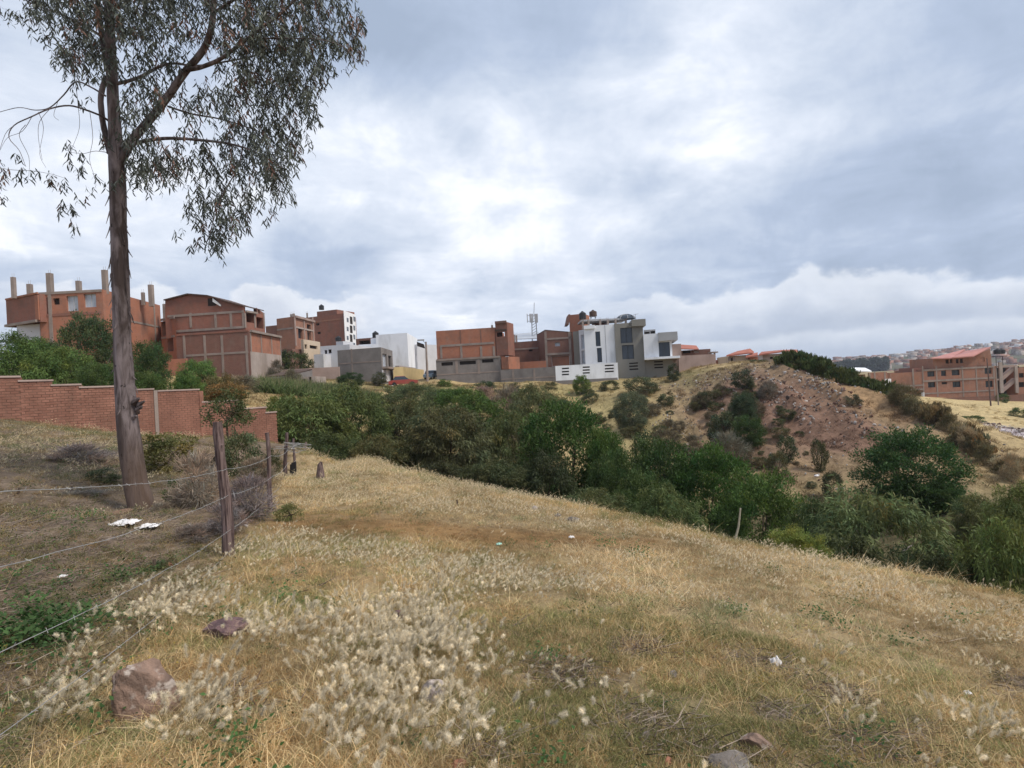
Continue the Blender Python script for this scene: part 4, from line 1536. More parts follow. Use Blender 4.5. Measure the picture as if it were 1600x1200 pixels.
    tank(1558.5, 553, 139, .75, 1.2, 'left one of two black water tanks above the school stairwell')
    tank(1565, 553, 139, .75, 1.2, 'right one of two black water tanks above the school stairwell')


buildings()


# ------------------------------------------------------------------ street furniture, cars, poles
def car(px, Y, rot, label, paint, L=4.2, W=1.7, Hh=1.45, dz=0.0):
    c = toward(px, Y)
    c[2] += dz
    t = empty('parked_car', c, label, 'car')
    cr, sr = math.cos(rot), math.sin(rot)

    def tr(x, y, z):
        return (c[0] + x * cr - y * sr, c[1] + x * sr + y * cr, c[2] + z)
    prof = [(-L / 2, .30), (-L / 2, .78), (-L * .42, .88), (-L * .36, .92), (L * .2, .95), (L * .45, .80), (L / 2, .68), (L / 2, .30)]
    mb = MB()
    for sy in (-1, 1):
        mb.poly([tr(x, sy * W / 2, z) for x, z in prof])
    n = len(prof)
    for i in range(n):
        a, b_ = prof[i], prof[(i + 1) % n]
        mb.poly([tr(a[0], -W / 2, a[1]), tr(b_[0], -W / 2, b_[1]), tr(b_[0], W / 2, b_[1]), tr(a[0], W / 2, a[1])])
    mb.build('body', paint, t)
    cab = [(-L * .36, .9), (-L * .28, Hh), (L * .05, Hh), (L * .2, .93)]
    mb = MB()
    for sy in (-1, 1):
        mb.poly([tr(x, sy * W * (.5 if z < 1 else .42), z) for x, z in cab])
    for a, b_ in zip(cab[:-1], cab[1:]):
        mb.poly([tr(a[0], -W * (.5 if a[1] < 1 else .42), a[1]), tr(b_[0], -W * (.5 if b_[1] < 1 else .42), b_[1]), tr(b_[0], W * (.5 if b_[1] < 1 else .42), b_[1]), tr(a[0], W * (.5 if a[1] < 1 else .42), a[1])])
    mb.build('windows', M['glass'], t)
    mb = MB()
    mb.hexa([tr(-L * .285, -W * .425, Hh), tr(L * .055, -W * .425, Hh), tr(L * .055, W * .425, Hh), tr(-L * .285, W * .425, Hh),
             tr(-L * .27, -W * .38, Hh + .05), tr(L * .04, -W * .38, Hh + .05), tr(L * .04, W * .38, Hh + .05), tr(-L * .27, W * .38, Hh + .05)])
    mb.build('car_roof', paint, t)
    for sx in (-.31, .31):
        for sy in (-1, 1):
            mb = MB()
            mb.tube([tr(L * sx, sy * W * .44, .31), tr(L * sx, sy * (W * .5 + .02), .31)], .31, 12)
            mb.build('wheel', M['black'], t)


car(676, 100, math.radians(75), 'blue grey parked car beside the corner of the brick hall', mat_plain('paint_car_blue', (.22, .30, .38), .3, .05, 1, spec=.5))
car(631, 88, math.radians(8), 'dusty red parked car at the top of the slope below the street houses', mat_plain('paint_car_red', (.33, .06, .045), .45, .1, 1, spec=.5), L=4.4, dz=.1)


def street_lamp():
    Y = 94
    c = toward(668, Y)
    t = empty('street_lamp', c, 'tall concrete street lamp with arm beside the brick hall', 'street lamp')
    top = P(665.5, 534, Y)
    mb = MB()
    mb.tube([c + [0, 0, -.5], top], [.22, .13], 8)
    mb.build('pole', M['conc'], t)
    a = P(657.5, 531.5, Y)
    mb = MB()
    mb.tube([top + [0, 0, -.4], a + [.3, 0, 0]], .05, 5)
    mb.build('arm', M['metal'], t)
    mb = MB()
    mb.box(a - [0, 0, .1], (1.1, .35, .22), 0)
    mb.build('lamp_head', M['grey_l'], t)
    fl = MB()
    q = P(652, 541, 104)
    fl.hexa([q + [0, 0, 0], q + [1.4, 0, -.5], q + [1.4, .05, -.5], q + [0, .05, 0], q + [0, 0, .8], q + [1.2, 0, .3], q + [1.2, .05, .3], q + [0, .05, .8]])
    fo = fl.build('banner', M['dark'])
    tag(fo, 'small dark flag fluttering above the white building corner', 'flag')
    mb = MB()
    q2 = P(651, 556, 104)
    mb.tube([q + [0, .02, .9], q2], .04, 5)
    po = mb.build('flag_pole', M['metal'])
    tag(po, 'thin flag pole on the corner of the big white building', 'pole')


street_lamp()


def pole(name, label, cat, foot, top, r0, r1, Y, mat, group=None):
    a, b_ = P(foot[0], foot[1], Y), P(top[0], top[1], Y)
    mb = MB()
    mb.tube([a + [0, 0, -.6], a, b_], [r0, r0, r1], 8)
    o = mb.build(name, mat)
    tag(o, label, cat, group)
    return o


pole('utility_pole', 'leaning dark utility pole in front of the right end of the school', 'pole', (1548, 632), (1542, 560), .14, .09, 112, M['wood'])
pole('utility_pole', 'pale straight utility pole before the school stairwell', 'pole', (1560, 632), (1556, 575), .12, .08, 116, M['conc'])
pole('marker_post', 'short cream marker post before the school yard wall', 'post', (1442, 621), (1442, 613), .28, .28, 126, M['white_d'])
# ------------------------------------------------------------------ brick garden wall, laid course by course
def unit_box(name, mat, size=(1, 1, 1)):
    mb = MB()
    mb.box((0, 0, -size[2] / 2), size)
    return mb.build(name, mat, org=(0, 0, 0), mesh_only=True)


def brick_wall():
    rng = np.random.default_rng(5)
    a, k = P(-160, 640, 18.5), P(432, 645, 30.0)
    S = Side(a, k)
    root = empty('brick_garden_wall', (a[0] * .5 + k[0] * .5, a[1] * .5 + k[1] * .5, h1((a[0] + k[0]) / 2, (a[1] + k[1]) / 2)),
                 'long stepped red brick garden wall with thin coping, running behind the eucalyptus', 'wall')
    R = np.array(parent_world(root))
    secs = [(-160, -20, 583), (-20, 31, 588), (31, 82, 594), (82, 126, 600.5), (126, 190, 603.5), (190, 240, 608), (246, 311, 609), (317, 372, 626), (372, 416, 637), (416, 432, 643.5)]
    bl, bh, bt, g = .25, .078, .12, .022
    shared = unit_box('brick', M['brick_near'], (bl - g, bt, bh))
    half = unit_box('brick', M['brick_near'], (bl / 2 - g, bt, bh))
    rot = math.atan2(S.d[1], S.d[0])
    singles = 0
    rest = MB()
    back = MB()
    order = sorted(range(len(secs)), key=lambda i: 0 if secs[i][0] == 246 else 1)
    for i in order:
        x0, x1, yt = secs[i]
        xm = (x0 + x1) / 2
        u0, u1 = S.at(x0, yt + 30)[0], S.at(x1, yt + 30)[0]
        zt = S.at(xm, yt)[1]
        pm = S.p((u0 + u1) / 2, 0)
        zb = min(h1(*S.p(u0, 0)[:2]), h1(*S.p(u1, 0)[:2])) - .25
        back.hexa([S.p(u0, zb, -.055), S.p(u1, zb, -.055), S.p(u1, zb, .05), S.p(u0, zb, .05), S.p(u0, zt - .05, -.055), S.p(u1, zt - .05, -.055), S.p(u1, zt - .05, .05), S.p(u0, zt - .05, .05)])
        nc = int((zt - .05 - zb) / (bh + g))
        for c in range(nc):
            z = zt - .05 - (c + .5) * (bh + g)
            if z < zb:
                break
            u = u0 + (bl / 2 if c % 2 else 0)
            cells = [(u0, bl / 2)] if c % 2 else []
            while u < u1 - bl * .6:
                cells.append((u, bl))
                u += bl
            if u < u1 - .05:
                cells.append((u, min(bl / 2, u1 - u)))
            for uu, L in cells:
                out = rng.uniform(-.004, .006)
                p = S.p(uu + L / 2, z, out)
                if h1(p[0], p[1]) > z + .1 and singles < 300 and i == order[0]:
                    pass
                if i == order[0] and singles < 300 and L >= bl / 2 and c < 26:
                    o = bpy.data.objects.new('brick', shared if L == bl else half)
                    o.location = tuple(np.array(p) - R)
                    o.rotation_euler = (rng.uniform(-.006, .006), 0, rot + rng.uniform(-.008, .008))
                    link(o, root)
                    singles += 1
                else:
                    rest.box((p[0], p[1], z - bh / 2), (L - g, bt, bh), rot)
        cp = MB()
        u = u0 - (.06 if i != order[0] else 0)
        cp.hexa([S.p(u, zt - .05, -.1), S.p(u1 + .03, zt - .05, -.1), S.p(u1 + .03, zt - .05, .1), S.p(u, zt - .05, .1), S.p(u, zt + .015, -.09), S.p(u1 + .03, zt + .015, -.09), S.p(u1 + .03, zt + .015, .09), S.p(u, zt + .015, .09)])
        cp.build('coping', M['plaster_p'], root)
    o = rest.build('brickwork', M['brick_near'], root)
    o['kind'] = 'stuff'
    back.build('mortar', M['mortar'], root)
    for px0, px1, yt, m_ in ((240, 246, 610, 'conc'), (311, 317.5, 611, 'brick_near')):
        u0, u1 = S.at(px0, 640)[0], S.at(px1, 640)[0]
        zt = S.at(px0, yt)[1]
        zb = h1(*S.p(u0, 0)[:2]) - .3
        c = MB()
        c.hexa([S.p(u0 + .003, zb, -.08), S.p(u1 - .003, zb, -.08), S.p(u1 - .003, zb, .085), S.p(u0 + .003, zb, .085), S.p(u0 + .003, zt, -.08), S.p(u1 - .003, zt, -.08), S.p(u1 - .003, zt, .085), S.p(u0 + .003, zt, .085)])
        c.build('column', M[m_], root)


brick_wall()


# ------------------------------------------------------------------ wire fence
def fence():
    rng = np.random.default_rng(11)
    posts = [  # foot px,py ; top px,py ; Y ; radius ; label
        ((-420, 1180), (-470, 620), 1.75, .05, None),
        ((356, 872), (343, 659), 6.4, .065, 'thickest weathered fence post, nearest the camera, holding the barbed wire'),
        ((425, 800), (416, 676), 10.0, .042, 'thin straight fence post just behind the dry purple shrub'),
        ((446.5, 758), (447, 676), 15.4, .055, 'rough fence post with tangled wire, third along the fence'),
        ((459.5, 748), (459.5, 685), 19.0, .045, 'thin upright fence post, fourth along the fence'),
        ((467, 737), (478, 691), 23.0, .06, 'leaning fence post at the far end of the fence, tilted right'),
        ((473, 734), (470, 700), 24.5, .05, 'short upright post beside the leaning one at the fence end')]
    tops, foots = [], []
    for (fx, fy), (tx, ty), Y, r, lab in posts:
        a, b_ = P(fx, fy, Y), P(tx, ty, Y)
        if lab is None:
            a = np.array([-1.95, 1.7, h1(-1.95, 1.7)])
            b_ = a + [0.02, 0, 1.45]
        a[2] = min(a[2], h1(a[0], a[1]) + .02)
        n = 12
        pts, rr = [], []
        for i in range(n):
            t = i / (n - 1)
            p = a * (1 - t) + b_ * t
            w_ = math.sin(t * 5 + Y) * .018
            pts.append((p[0] + w_, p[1] + w_ * .5, p[2] - (.35 if i == 0 else 0)))
            rr.append(r * (1.05 - .3 * t) * rng.uniform(.93, 1.07))
        mb = MB()
        mb.tube(pts, rr, 9, wob=.08, rng=rng)
        if r > .06 and lab and Y < 7:      # a split knot near the top
            mb.tube([pts[8], (pts[9][0] + .05, pts[9][1] - .03, pts[9][2] + .02)], [.03, .012], 6)
        o = mb.build('fence_post', M['wood'], smooth=False)
        tag(o, lab or 'fence post standing to the left of the viewer', 'fence post', 'posts of the barbed wire fence')
        foots.append(a)
        tops.append(b_)
    hts = [[1.28, .98, .66, .33], [.99, .70, .32, .10], [.98, .62, .34, .12], [.95, .6, .3, .12], [.9, .6, .3, .1], [.8, .5, .3, .1]]
    names = ['topmost strand of the barbed wire fence', 'second strand from the top of the barbed wire fence', 'third strand from the top of the barbed wire fence', 'lowest strand of the barbed wire fence']
    for k in range(4):
        mb = MB()
        path = []
        for j in range(6):
            d = (tops[j] - foots[j])
            d = d / np.linalg.norm(d)
            p = foots[j] + d * hts[j][k]
            p[0] += .055
            path.append(p)
        # run on past the first post, behind the viewer
        path.insert(0, path[0] + (path[0] - path[1]) * .9)
        for a, b_ in zip(path[:-1], path[1:]):
            L = np.linalg.norm(b_ - a)
            n = max(4, int(L / .25))
            pts = []
            for i in range(n + 1):
                t = i / n
                p = a * (1 - t) + b_ * t
                p = p - np.array([0, 0, 1]) * 4 * t * (1 - t) * .012 * L
                pts.append(p + rng.normal(0, .0025, 3))
            r = .0018 + .00013 * a[1]
            mb.tube(pts, r, 4)
            if a[1] < 12:
                q = 0.0
                while q < L:
                    t = q / L
                    p = a * (1 - t) + b_ * t - np.array([0, 0, 1]) * 4 * t * (1 - t) * .012 * L
                    dd = (b_ - a) / L
                    s1 = np.cross(dd, rng.normal(0, 1, 3))
                    s1 = s1 / np.linalg.norm(s1) * .013
                    mb.tube([p - s1, p + s1], .0013, 3)
                    q += .13
        o = mb.build('barbed_wire', M['wire'])
        tag(o, names[k], 'wire', 'strands of the barbed wire fence')
    # tangle of loose wire and a rag at the third post
    mb = MB()
    c = P(455, 700, 15.4)
    for i in range(7):
        mb.tube([c + rng.normal(0, 1, 3) * [.3, .15, .1] for _ in range(6)], .006, 3)
    o = mb.build('loose_wire', M['wire'])
    tag(o, 'tangle of loose wire hanging between the third and fourth fence post', 'wire')
    mb = MB()
    c = P(456, 730, 15.2)
    for i in range(4):
        q = c + rng.normal(0, .06, 3)
        mb.hexa([q + [-.06, 0, -.2], q + [.05, .02, -.2], q + [.06, .05, -.2], q + [-.05, .05, -.2], q + [-.05, 0, .1], q + [.07, .01, .12], q + [.07, .04, .12], q + [-.04, .04, .1]])
    o = mb.build('rag', M['black'])
    tag(o, 'black rag caught on the fence between the third and fourth post', 'rag')


fence()


# ------------------------------------------------------------------ leaves
def leaves(cen, dirs, nrm, length, width, tint, bend=0.0):
    """one bent diamond per leaf: cen (n,3) = stalk end, dirs = unit direction, nrm = side vector"""
    n = len(cen)
    side = np.cross(dirs, nrm)
    side /= np.linalg.norm(side, axis=1)[:, None] + 1e-9
    up = np.cross(side, dirs)
    length = np.broadcast_to(np.asarray(length, float), (n,))[:, None]
    width = np.broadcast_to(np.asarray(width, float), (n,))[:, None]
    v0 = cen
    mid = cen + dirs * length * .42 + up * length * bend
    v1 = mid + side * width * .5
    v3 = mid - side * width * .5
    v2 = cen + dirs * length
    V = np.stack([v0, v1, v2, v3], 1).reshape(-1, 3)
    i = np.arange(n)[:, None] * 4
    Fq = i + np.array([[0, 1, 2, 3]])
    T = np.repeat(tint, 4, axis=0)
    return V, Fq, T


def unit(v):
    return v / (np.linalg.norm(v, axis=-1, keepdims=True) + 1e-9)


def crown_mesh(name, seed, n_leaf=8000, clumps=90, style='bushy', leaf=.05, low=-.75, rough=.16):
    """foliage of a crown that fits in a unit ball; made of many small uneven sprays"""
    rng = np.random.default_rng(seed)
    # lobes give the outline its bays
    lob = unit(rng.normal(0, 1, (7, 3)) * [1, 1, .8])
    lr = rng.uniform(.72, 1.0, 7)
    c = unit(rng.normal(0, 1, (clumps * 3, 3)))
    r = rng.uniform(.25, 1, len(c)) ** .45
    c = c * r[:, None]
    c = c[c[:, 2] > low][:clumps]
    lobe = np.max(np.einsum('ij,kj->ik', unit(c), lob) * lr[None], axis=1)
    c = c * (.62 + .38 * np.clip(lobe, 0, 1))[:, None]
    cr = rng.uniform(.5, 1.25, len(c)) * rough
    w = cr ** 2
    idx = rng.choice(len(c), n_leaf, p=w / w.sum())
    off = unit(rng.normal(0, 1, (n_leaf, 3))) * (rng.uniform(0, 1, (n_leaf, 1)) ** .5)
    p = c[idx] + off * cr[idx][:, None] * [1, 1, .72]
    stray = rng.random(n_leaf) < .10
    p[stray] += unit(rng.normal(0, 1, (stray.sum(), 3))) * rng.uniform(0, .22, (stray.sum(), 1))
    outward = unit(p + off * .6)
    if style == 'feather':
        d = unit(outward * .5 + rng.normal(0, .35, (n_leaf, 3)) + [0, 0, -.55])
        L, W_ = leaf * 1.9, leaf * .42
    elif style == 'upright':
        d = unit(outward * .25 + rng.normal(0, .22, (n_leaf, 3)) + [0, 0, 1.0])
        L, W_ = leaf * 1.8, leaf * .6
    elif style == 'twig':
        d = unit(outward * .8 + rng.normal(0, .6, (n_leaf, 3)) + [0, 0, .4])
        L, W_ = leaf * 2.4, leaf * .16
    else:
        d = unit(outward * .7 + rng.normal(0, .6, (n_leaf, 3)) + [0, 0, .15])
        L, W_ = leaf, leaf * .55
    nr = unit(rng.normal(0, .6, (n_leaf, 3)) + [0, 0, 1])
    ct = rng.uniform(.75, 1.25, len(c))
    hue = rng.normal(0, .10, len(c))
    t = ct[idx] * rng.uniform(.65, 1.35, n_leaf)
    tint = np.stack([t * (1 + hue[idx]), t, t * (1 - hue[idx] * .6)], 1)
    V, Fq, T = leaves(p, d, nr, L * rng.uniform(.6, 1.3, n_leaf), W_ * rng.uniform(.7, 1.2, n_leaf), tint, bend=.08)
    me = np_mesh(name, V, Fq, [M['leaf']], {'tint': ('POINT', 'FLOAT_COLOR', T)})
    return me, c


CM = {}
for i in range(2):
    CM['airy', i] = crown_mesh('foliage', 170 + i, 2600, 46, 'bushy', .10, low=-.8, rough=.30)
for i in range(4):
    CM['bushy', i] = crown_mesh('crown', 100 + i, 26000, 260, 'bushy', .050, low=-1, rough=.17)
for i in range(3):
    CM['feather', i] = crown_mesh('crown', 120 + i, 18000, 240, 'feather', .05, low=-1, rough=.17)
for i in range(4):
    CM['shrub', i] = crown_mesh('foliage', 140 + i, 3600, 60, 'bushy', .11, low=-.8, rough=.26)
for i in range(3):
    CM['upright', i] = crown_mesh('foliage', 150 + i, 1500, 34, 'upright', .15, low=-.5, rough=.26)
for i in range(3):
    CM['twig', i] = crown_mesh('foliage', 160 + i, 3200, 50, 'twig', .15, low=-.5, rough=.3)
TRNG = np.random.default_rng(77)


def tree(px, py, w, h, Y, style, col, name, label, cat, group=None, stem=True, var=None, trunk_px=None, dep=1.0, bark='bark_s', trunk_r=None, fill=True):
    c = P(px, py, Y)
    rx, rz = w / 2 / F * Y, h / 2 / F * Y
    ry = (rx * .5 + rz * .5) * dep
    gx = P(trunk_px, py, Y)[0] if trunk_px else c[0]
    zg = h1(gx, Y)
    t = empty(name, (gx, Y, zg), label, cat, group)
    if fill:
        topz, botz = c[2] + rz, min(c[2] - rz, zg - .25 * rz)
        rz = (topz - botz) / 2 * 1.04
        c[2] = topz - rz
        rx *= 1.12
        ry = max(ry, rx * .8)
    v = var if var is not None else int(TRNG.integers(0, {'bushy': 4, 'feather': 3, 'shrub': 4, 'upright': 3, 'twig': 3, 'airy': 2}[style]))
    me, cl = CM[style, v]
    o = bpy.data.objects.new('crown' if style in ('bushy', 'feather', 'airy') else 'foliage', me)
    o.location = (c[0] - gx, 0, c[2] - zg)
    o.scale = (rx, ry, rz)
    rz_ = float(TRNG.uniform(0, 6.28)) if abs(rx - ry) < .5 * rx else float(TRNG.choice([0, math.pi]))
    o.rotation_euler = (0, 0, rz_)
    o.color = (col[0] * 1.35, col[1] * 1.3, col[2] * 1.3, 1) if style == 'twig' else (min(col[0] * 1.62, .6), min(col[1] * 1.46, .6), min(col[2] * 1.2, .5), 1)
    link(o, t)
    if stem:
        mb = MB()
        r0 = trunk_r or max(.02, .035 * max(rx, rz))
        base = np.array([gx, Y, zg - .3])
        mid = np.array([c[0] * .6 + gx * .4 + TRNG.uniform(-.1, .1) * rx, Y, c[2] - rz * .45])
        if mid[2] < zg + .1:
            mid[2] = zg + .1
        mb.tube([base, (base + mid) / 2 + [TRNG.uniform(-.06, .06) * rx, 0, .1], mid], [r0, r0 * .85, r0 * .7], 7, wob=.1, rng=TRNG)
        for k in TRNG.choice(len(cl), min(9, len(cl)), replace=False):
            q = cl[k] * .8
            cr, sr = math.cos(rz_), math.sin(rz_)
            q = np.array([(q[0] * rx) * cr - (q[1] * ry) * sr, (q[0] * rx) * sr + (q[1] * ry) * cr, q[2] * rz]) + c
            if q[2] < mid[2]:
                continue
            m2 = (mid + q) / 2 + [0, 0, -.08 * rz]
            mb.tube([mid, m2, q], [r0 * .5, r0 * .32, r0 * .1], 5)
        mb.build('trunk' if style in ('bushy', 'feather', 'airy') else 'stem', M[bark], t)
    return t


G_DK = (.032, .060, .020)
G_MID = (.055, .098, .028)
G_BR = (.085, .135, .035)
G_YEL = (.125, .155, .042)
G_GRY = (.085, .105, .055)
G_OLV = (.072, .085, .042)
G_BLU = (.075, .095, .065)
PINK = (.21, .155, .13)
DRY = (.20, .155, .10)


def trees():
    T = tree
    g = 'trees and big bushes filling the gully'
    T(478, 672, 150, 140, 36, 'feather', (.078, .108, .04), 'pepper_tree', 'light green feathery tree right beside the end of the brick garden wall', 'tree', g)
    T(552, 655, 130, 130, 40, 'feather', (.066, .092, .036), 'pepper_tree', 'green feathery tree between the wall end tree and the pale grassy path', 'tree', g)
    T(518, 712, 120, 80, 31.5, 'feather', (.05, .07, .03), 'pepper_tree', 'dark olive low feathery tree just past the end of the fence', 'tree', g)
    T(592, 720, 110, 100, 31, 'feather', (.075, .08, .038), 'pepper_tree', 'olive brown feathery tree right of the fence end', 'tree', g)
    T(440, 640, 70, 60, 40, 'bushy', G_MID, 'leafy_tree', 'small green tree showing just above the right end of the brick garden wall', 'tree', g)
    T(640, 630, 100, 72, 62, 'bushy', G_GRY, 'leafy_tree', 'grey green round tree in front of the red parked car', 'tree', g)
    T(712, 632, 100, 74, 60, 'bushy', G_MID, 'leafy_tree', 'bright green tree below the left corner of the brick hall', 'tree', g)
    T(750, 655, 110, 100, 50, 'feather', G_MID, 'pepper_tree', 'mid green tree on the gully side below the brick hall', 'tree', g)
    T(640, 675, 120, 130, 43, 'feather', G_OLV, 'pepper_tree', 'grey olive tree in the middle of the left gully', 'tree', g)
    T(705, 692, 180, 140, 33, 'feather', (.07, .078, .042), 'pepper_tree', 'broad olive brown tree with a visible short dark trunk at the brow of the meadow', 'tree', g, trunk_px=690, trunk_r=.16, fill=False)
    T(770, 745, 120, 70, 28, 'feather', (.045, .058, .028), 'pepper_tree', 'low dark tree right of the broad olive brown tree', 'tree', g)
    T(795, 640, 50, 60, 52, 'twig', (.17, .15, .115), 'flowering_bush', 'tall bush with dry pinkish flower heads left of the dark green tree', 'bush', g)
    T(757, 622, 50, 30, 62, 'twig', PINK, 'flowering_bush', 'bush with dry pinkish flower heads below the brick hall', 'bush', g)
    T(830, 640, 80, 90, 48, 'feather', G_GRY, 'pepper_tree', 'grey green tree with thin curved bare trunk left of the dark green tree', 'tree', g, trunk_px=850, fill=False)
    T(893, 684, 160, 165, 36, 'bushy', (.036, .072, .020), 'leafy_tree', 'large dark green tree in the middle of the gully below the grey wall', 'tree', g)
    T(945, 700, 80, 100, 34, 'bushy', G_MID, 'leafy_tree', 'bright green leafy side of the thicket right of the large dark green tree', 'tree', g)
    T(850, 740, 110, 90, 29, 'feather', (.028, .04, .02), 'pepper_tree', 'very dark low tree under the large dark green tree', 'tree', g)
    T(935, 792, 120, 75, 22, 'feather', (.075, .095, .045), 'pepper_tree', 'grey green bush just over the meadow brow, lower left of the dark thicket', 'bush', g)
    T(1030, 722, 140, 110, 36, 'bushy', G_DK, 'leafy_tree', 'dark green tree at the foot of the pink rubble slope', 'tree', g)
    T(1045, 805, 130, 110, 19.5, 'feather', (.068, .10, .042), 'pepper_tree', 'grey green bush at the meadow brow left of the white stick', 'bush', g)
    T(1110, 742, 150, 120, 33, 'bushy', (.038, .08, .02), 'leafy_tree', 'deep green rounded tree below the middle of the rubble mound', 'tree', g)
    T(1190, 785, 150, 130, 27, 'bushy', G_MID, 'leafy_tree', 'mid green tree just behind the white stick', 'tree', g)
    T(1120, 850, 110, 60, 17, 'feather', (.035, .05, .022), 'pepper_tree', 'low dark bush behind the white stick at the brow', 'bush', g)
    T(1246, 850, 105, 62, 14, 'bushy', (.13, .16, .045), 'leafy_bush', 'small yellow green bush at the meadow edge right of the white stick', 'bush', g)
    T(1375, 822, 245, 165, 20, 'feather', (.088, .118, .055), 'pepper_tree', 'wide grey green feathery tree in the lower right gully', 'tree', g)
    T(1280, 815, 110, 110, 24, 'feather', (.04, .062, .026), 'pepper_tree', 'dark green tree behind the small yellow green bush', 'tree', g)
    T(1420, 725, 165, 135, 34, 'bushy', (.03, .066, .022), 'leafy_tree', 'big very dark green tree at the right foot of the rubble mound', 'tree', g, dep=1.1)
    T(1476, 775, 70, 60, 32, 'bushy', (.035, .07, .024), 'leafy_tree', 'small dark green tree on the right shoulder of the big very dark tree', 'tree', g)
    T(1450, 880, 150, 90, 14.5, 'feather', (.032, .045, .022), 'pepper_tree', 'dark low bush at the brow under the wide grey green tree', 'bush', g)
    T(1575, 855, 150, 150, 13, 'feather', (.085, .115, .04), 'pepper_tree', 'soft green feathery tree cut by the right edge of the picture', 'tree', g)
    T(1600, 800, 90, 110, 19, 'feather', (.10, .13, .05), 'pepper_tree', 'pale green feathery tree behind the one cut by the right edge', 'tree', g)
    T(690, 748, 120, 60, 29, 'feather', (.04, .048, .026), 'pepper_tree', 'dark undergrowth bush at the foot of the broad olive brown tree', 'bush', g)
    T(1000, 760, 110, 70, 28, 'bushy', (.045, .075, .026), 'leafy_tree', 'dim green tree in the dip between the two grey green brow bushes', 'tree', g)
    T(1340, 870, 160, 80, 16.5, 'feather', (.04, .055, .026), 'pepper_tree', 'dark low bush under the left half of the wide grey green tree', 'bush', g)
    T(1530, 900, 110, 80, 13, 'feather', (.04, .055, .026), 'pepper_tree', 'dark low bush below the soft green tree at the right edge', 'bush', g)
    T(960, 735, 90, 80, 31, 'bushy', (.04, .07, .025), 'leafy_tree', 'dusky green bush between the large dark tree and the rubble foot', 'bush', g)
    T(1530, 790, 90, 60, 27, 'feather', (.09, .11, .05), 'pepper_tree', 'thin pale green bush right of the big very dark green tree', 'bush', g)
    T(800, 690, 90, 120, 40, 'feather', (.07, .09, .04), 'pepper_tree', 'olive green tree between the broad brown tree and the large dark one', 'tree', g)
    T(690, 625, 70, 50, 68, 'bushy', (.06, .10, .032), 'leafy_tree', 'green tree touching the skyline wall left of the brick hall', 'tree', g)
    T(870, 632, 60, 40, 62, 'shrub', (.07, .09, .04), 'leafy_bush', 'grey green bush above the large dark green tree', 'bush', g)
    T(1010, 690, 60, 50, 48, 'shrub', (.055, .075, .035), 'leafy_bush', 'dark bush at the lower left foot of the mound', 'bush', g)
    # behind the brick garden wall
    g = 'trees behind the brick garden wall'
    T(22, 560, 120, 95, 40, 'feather', (.06, .11, .035), 'pepper_tree', 'round green tree at the left edge behind the brick garden wall', 'tree', g)
    T(95, 572, 100, 80, 36, 'feather', (.075, .125, .04), 'pepper_tree', 'light green tree second from the left behind the brick garden wall', 'tree', g)
    T(140, 540, 90, 120, 44, 'bushy', (.05, .075, .038), 'leafy_tree', 'tallest grey green tree behind the brick garden wall, hiding the brick house', 'tree', g)
    T(60, 545, 90, 60, 46, 'bushy', (.045, .07, .034), 'leafy_tree', 'dull green tree between the left edge tree and the tallest one', 'tree', g)
    T(160, 588, 70, 60, 33, 'bushy', (.05, .085, .03), 'leafy_tree', 'low leafy tree just left of the eucalyptus trunk behind the wall', 'tree', g)
    T(226, 562, 70, 80, 40, 'bushy', (.045, .08, .034), 'leafy_tree', 'dark green tree just right of the eucalyptus trunk', 'tree', g)
    T(218, 596, 80, 44, 34, 'bushy', (.06, .10, .035), 'leafy_tree', 'low light green bush right of the eucalyptus trunk against the wall', 'bush', g)
    T(308, 580, 62, 52, 42, 'feather', (.075, .14, .045), 'pepper_tree', 'bright green little tree before the gabled brick house', 'tree', g)
    T(290, 596, 60, 34, 36, 'bushy', (.065, .115, .035), 'leafy_tree', 'low bright green bush over the right part of the brick garden wall', 'bush', g)
    T(346, 597, 60, 50, 30, 'feather', (.10, .09, .045), 'pepper_tree', 'brownish tree top above the young tree', 'tree', g)
    T(-90, 560, 130, 110, 40, 'feather', (.06, .10, .035), 'pepper_tree', 'green tree outside the left edge of the picture', 'tree', g)
    # young tree by the wall end
    T(350, 640, 84, 84, 14.5, 'airy', (.06, .082, .04), 'young_tree', 'young tree with thin trunk and reddish top leaves behind the thickest fence post', 'tree', None, trunk_px=357, trunk_r=.035, fill=False)
    T(356, 612, 66, 40, 14.6, 'airy', (.15, .10, .045), 'young_tree', 'tuft of reddish young growth rising above the young tree', 'tree', None, stem=False, fill=False)
    T(375, 690, 60, 46, 13.5, 'shrub', (.075, .095, .055), 'garden_bush', 'grey green low bush at the foot of the young tree', 'bush')
    # bank by the houses
    g = 'dark bushes along the foot of the houses'
    T(546, 596, 54, 32, 74, 'bushy', (.03, .055, .026), 'round_bush', 'dark round bush before the grey block house', 'bush', g)
    T(592, 588, 30, 18, 84, 'shrub', (.06, .07, .045), 'round_bush', 'small dull bush against the grey block house wall', 'bush', g)
    T(694, 603, 30, 24, 84, 'shrub', G_MID, 'round_bush', 'small bright green bush at the left foot of the brick hall', 'bush', g)
    T(756, 606, 46, 26, 82, 'shrub', (.035, .06, .03), 'round_bush', 'dark green bush against the grey ground floor of the brick hall', 'bush', g)
    T(781, 618, 34, 22, 76, 'shrub', (.04, .065, .035), 'round_bush', 'dark low bush under the right corner of the brick hall', 'bush', g)
    T(815, 618, 50, 28, 70, 'shrub', (.055, .085, .035), 'round_bush', 'mid green low bush below the grey boundary wall', 'bush', g)
    T(855, 622, 40, 22, 70, 'shrub', (.07, .08, .04), 'round_bush', 'dull green low bush below the left end of the white fence wall', 'bush', g)
    T(908, 597, 31, 27, 82, 'bushy', (.07, .115, .03), 'round_bush', 'bright green round bush in front of the white fence wall', 'bush', g)
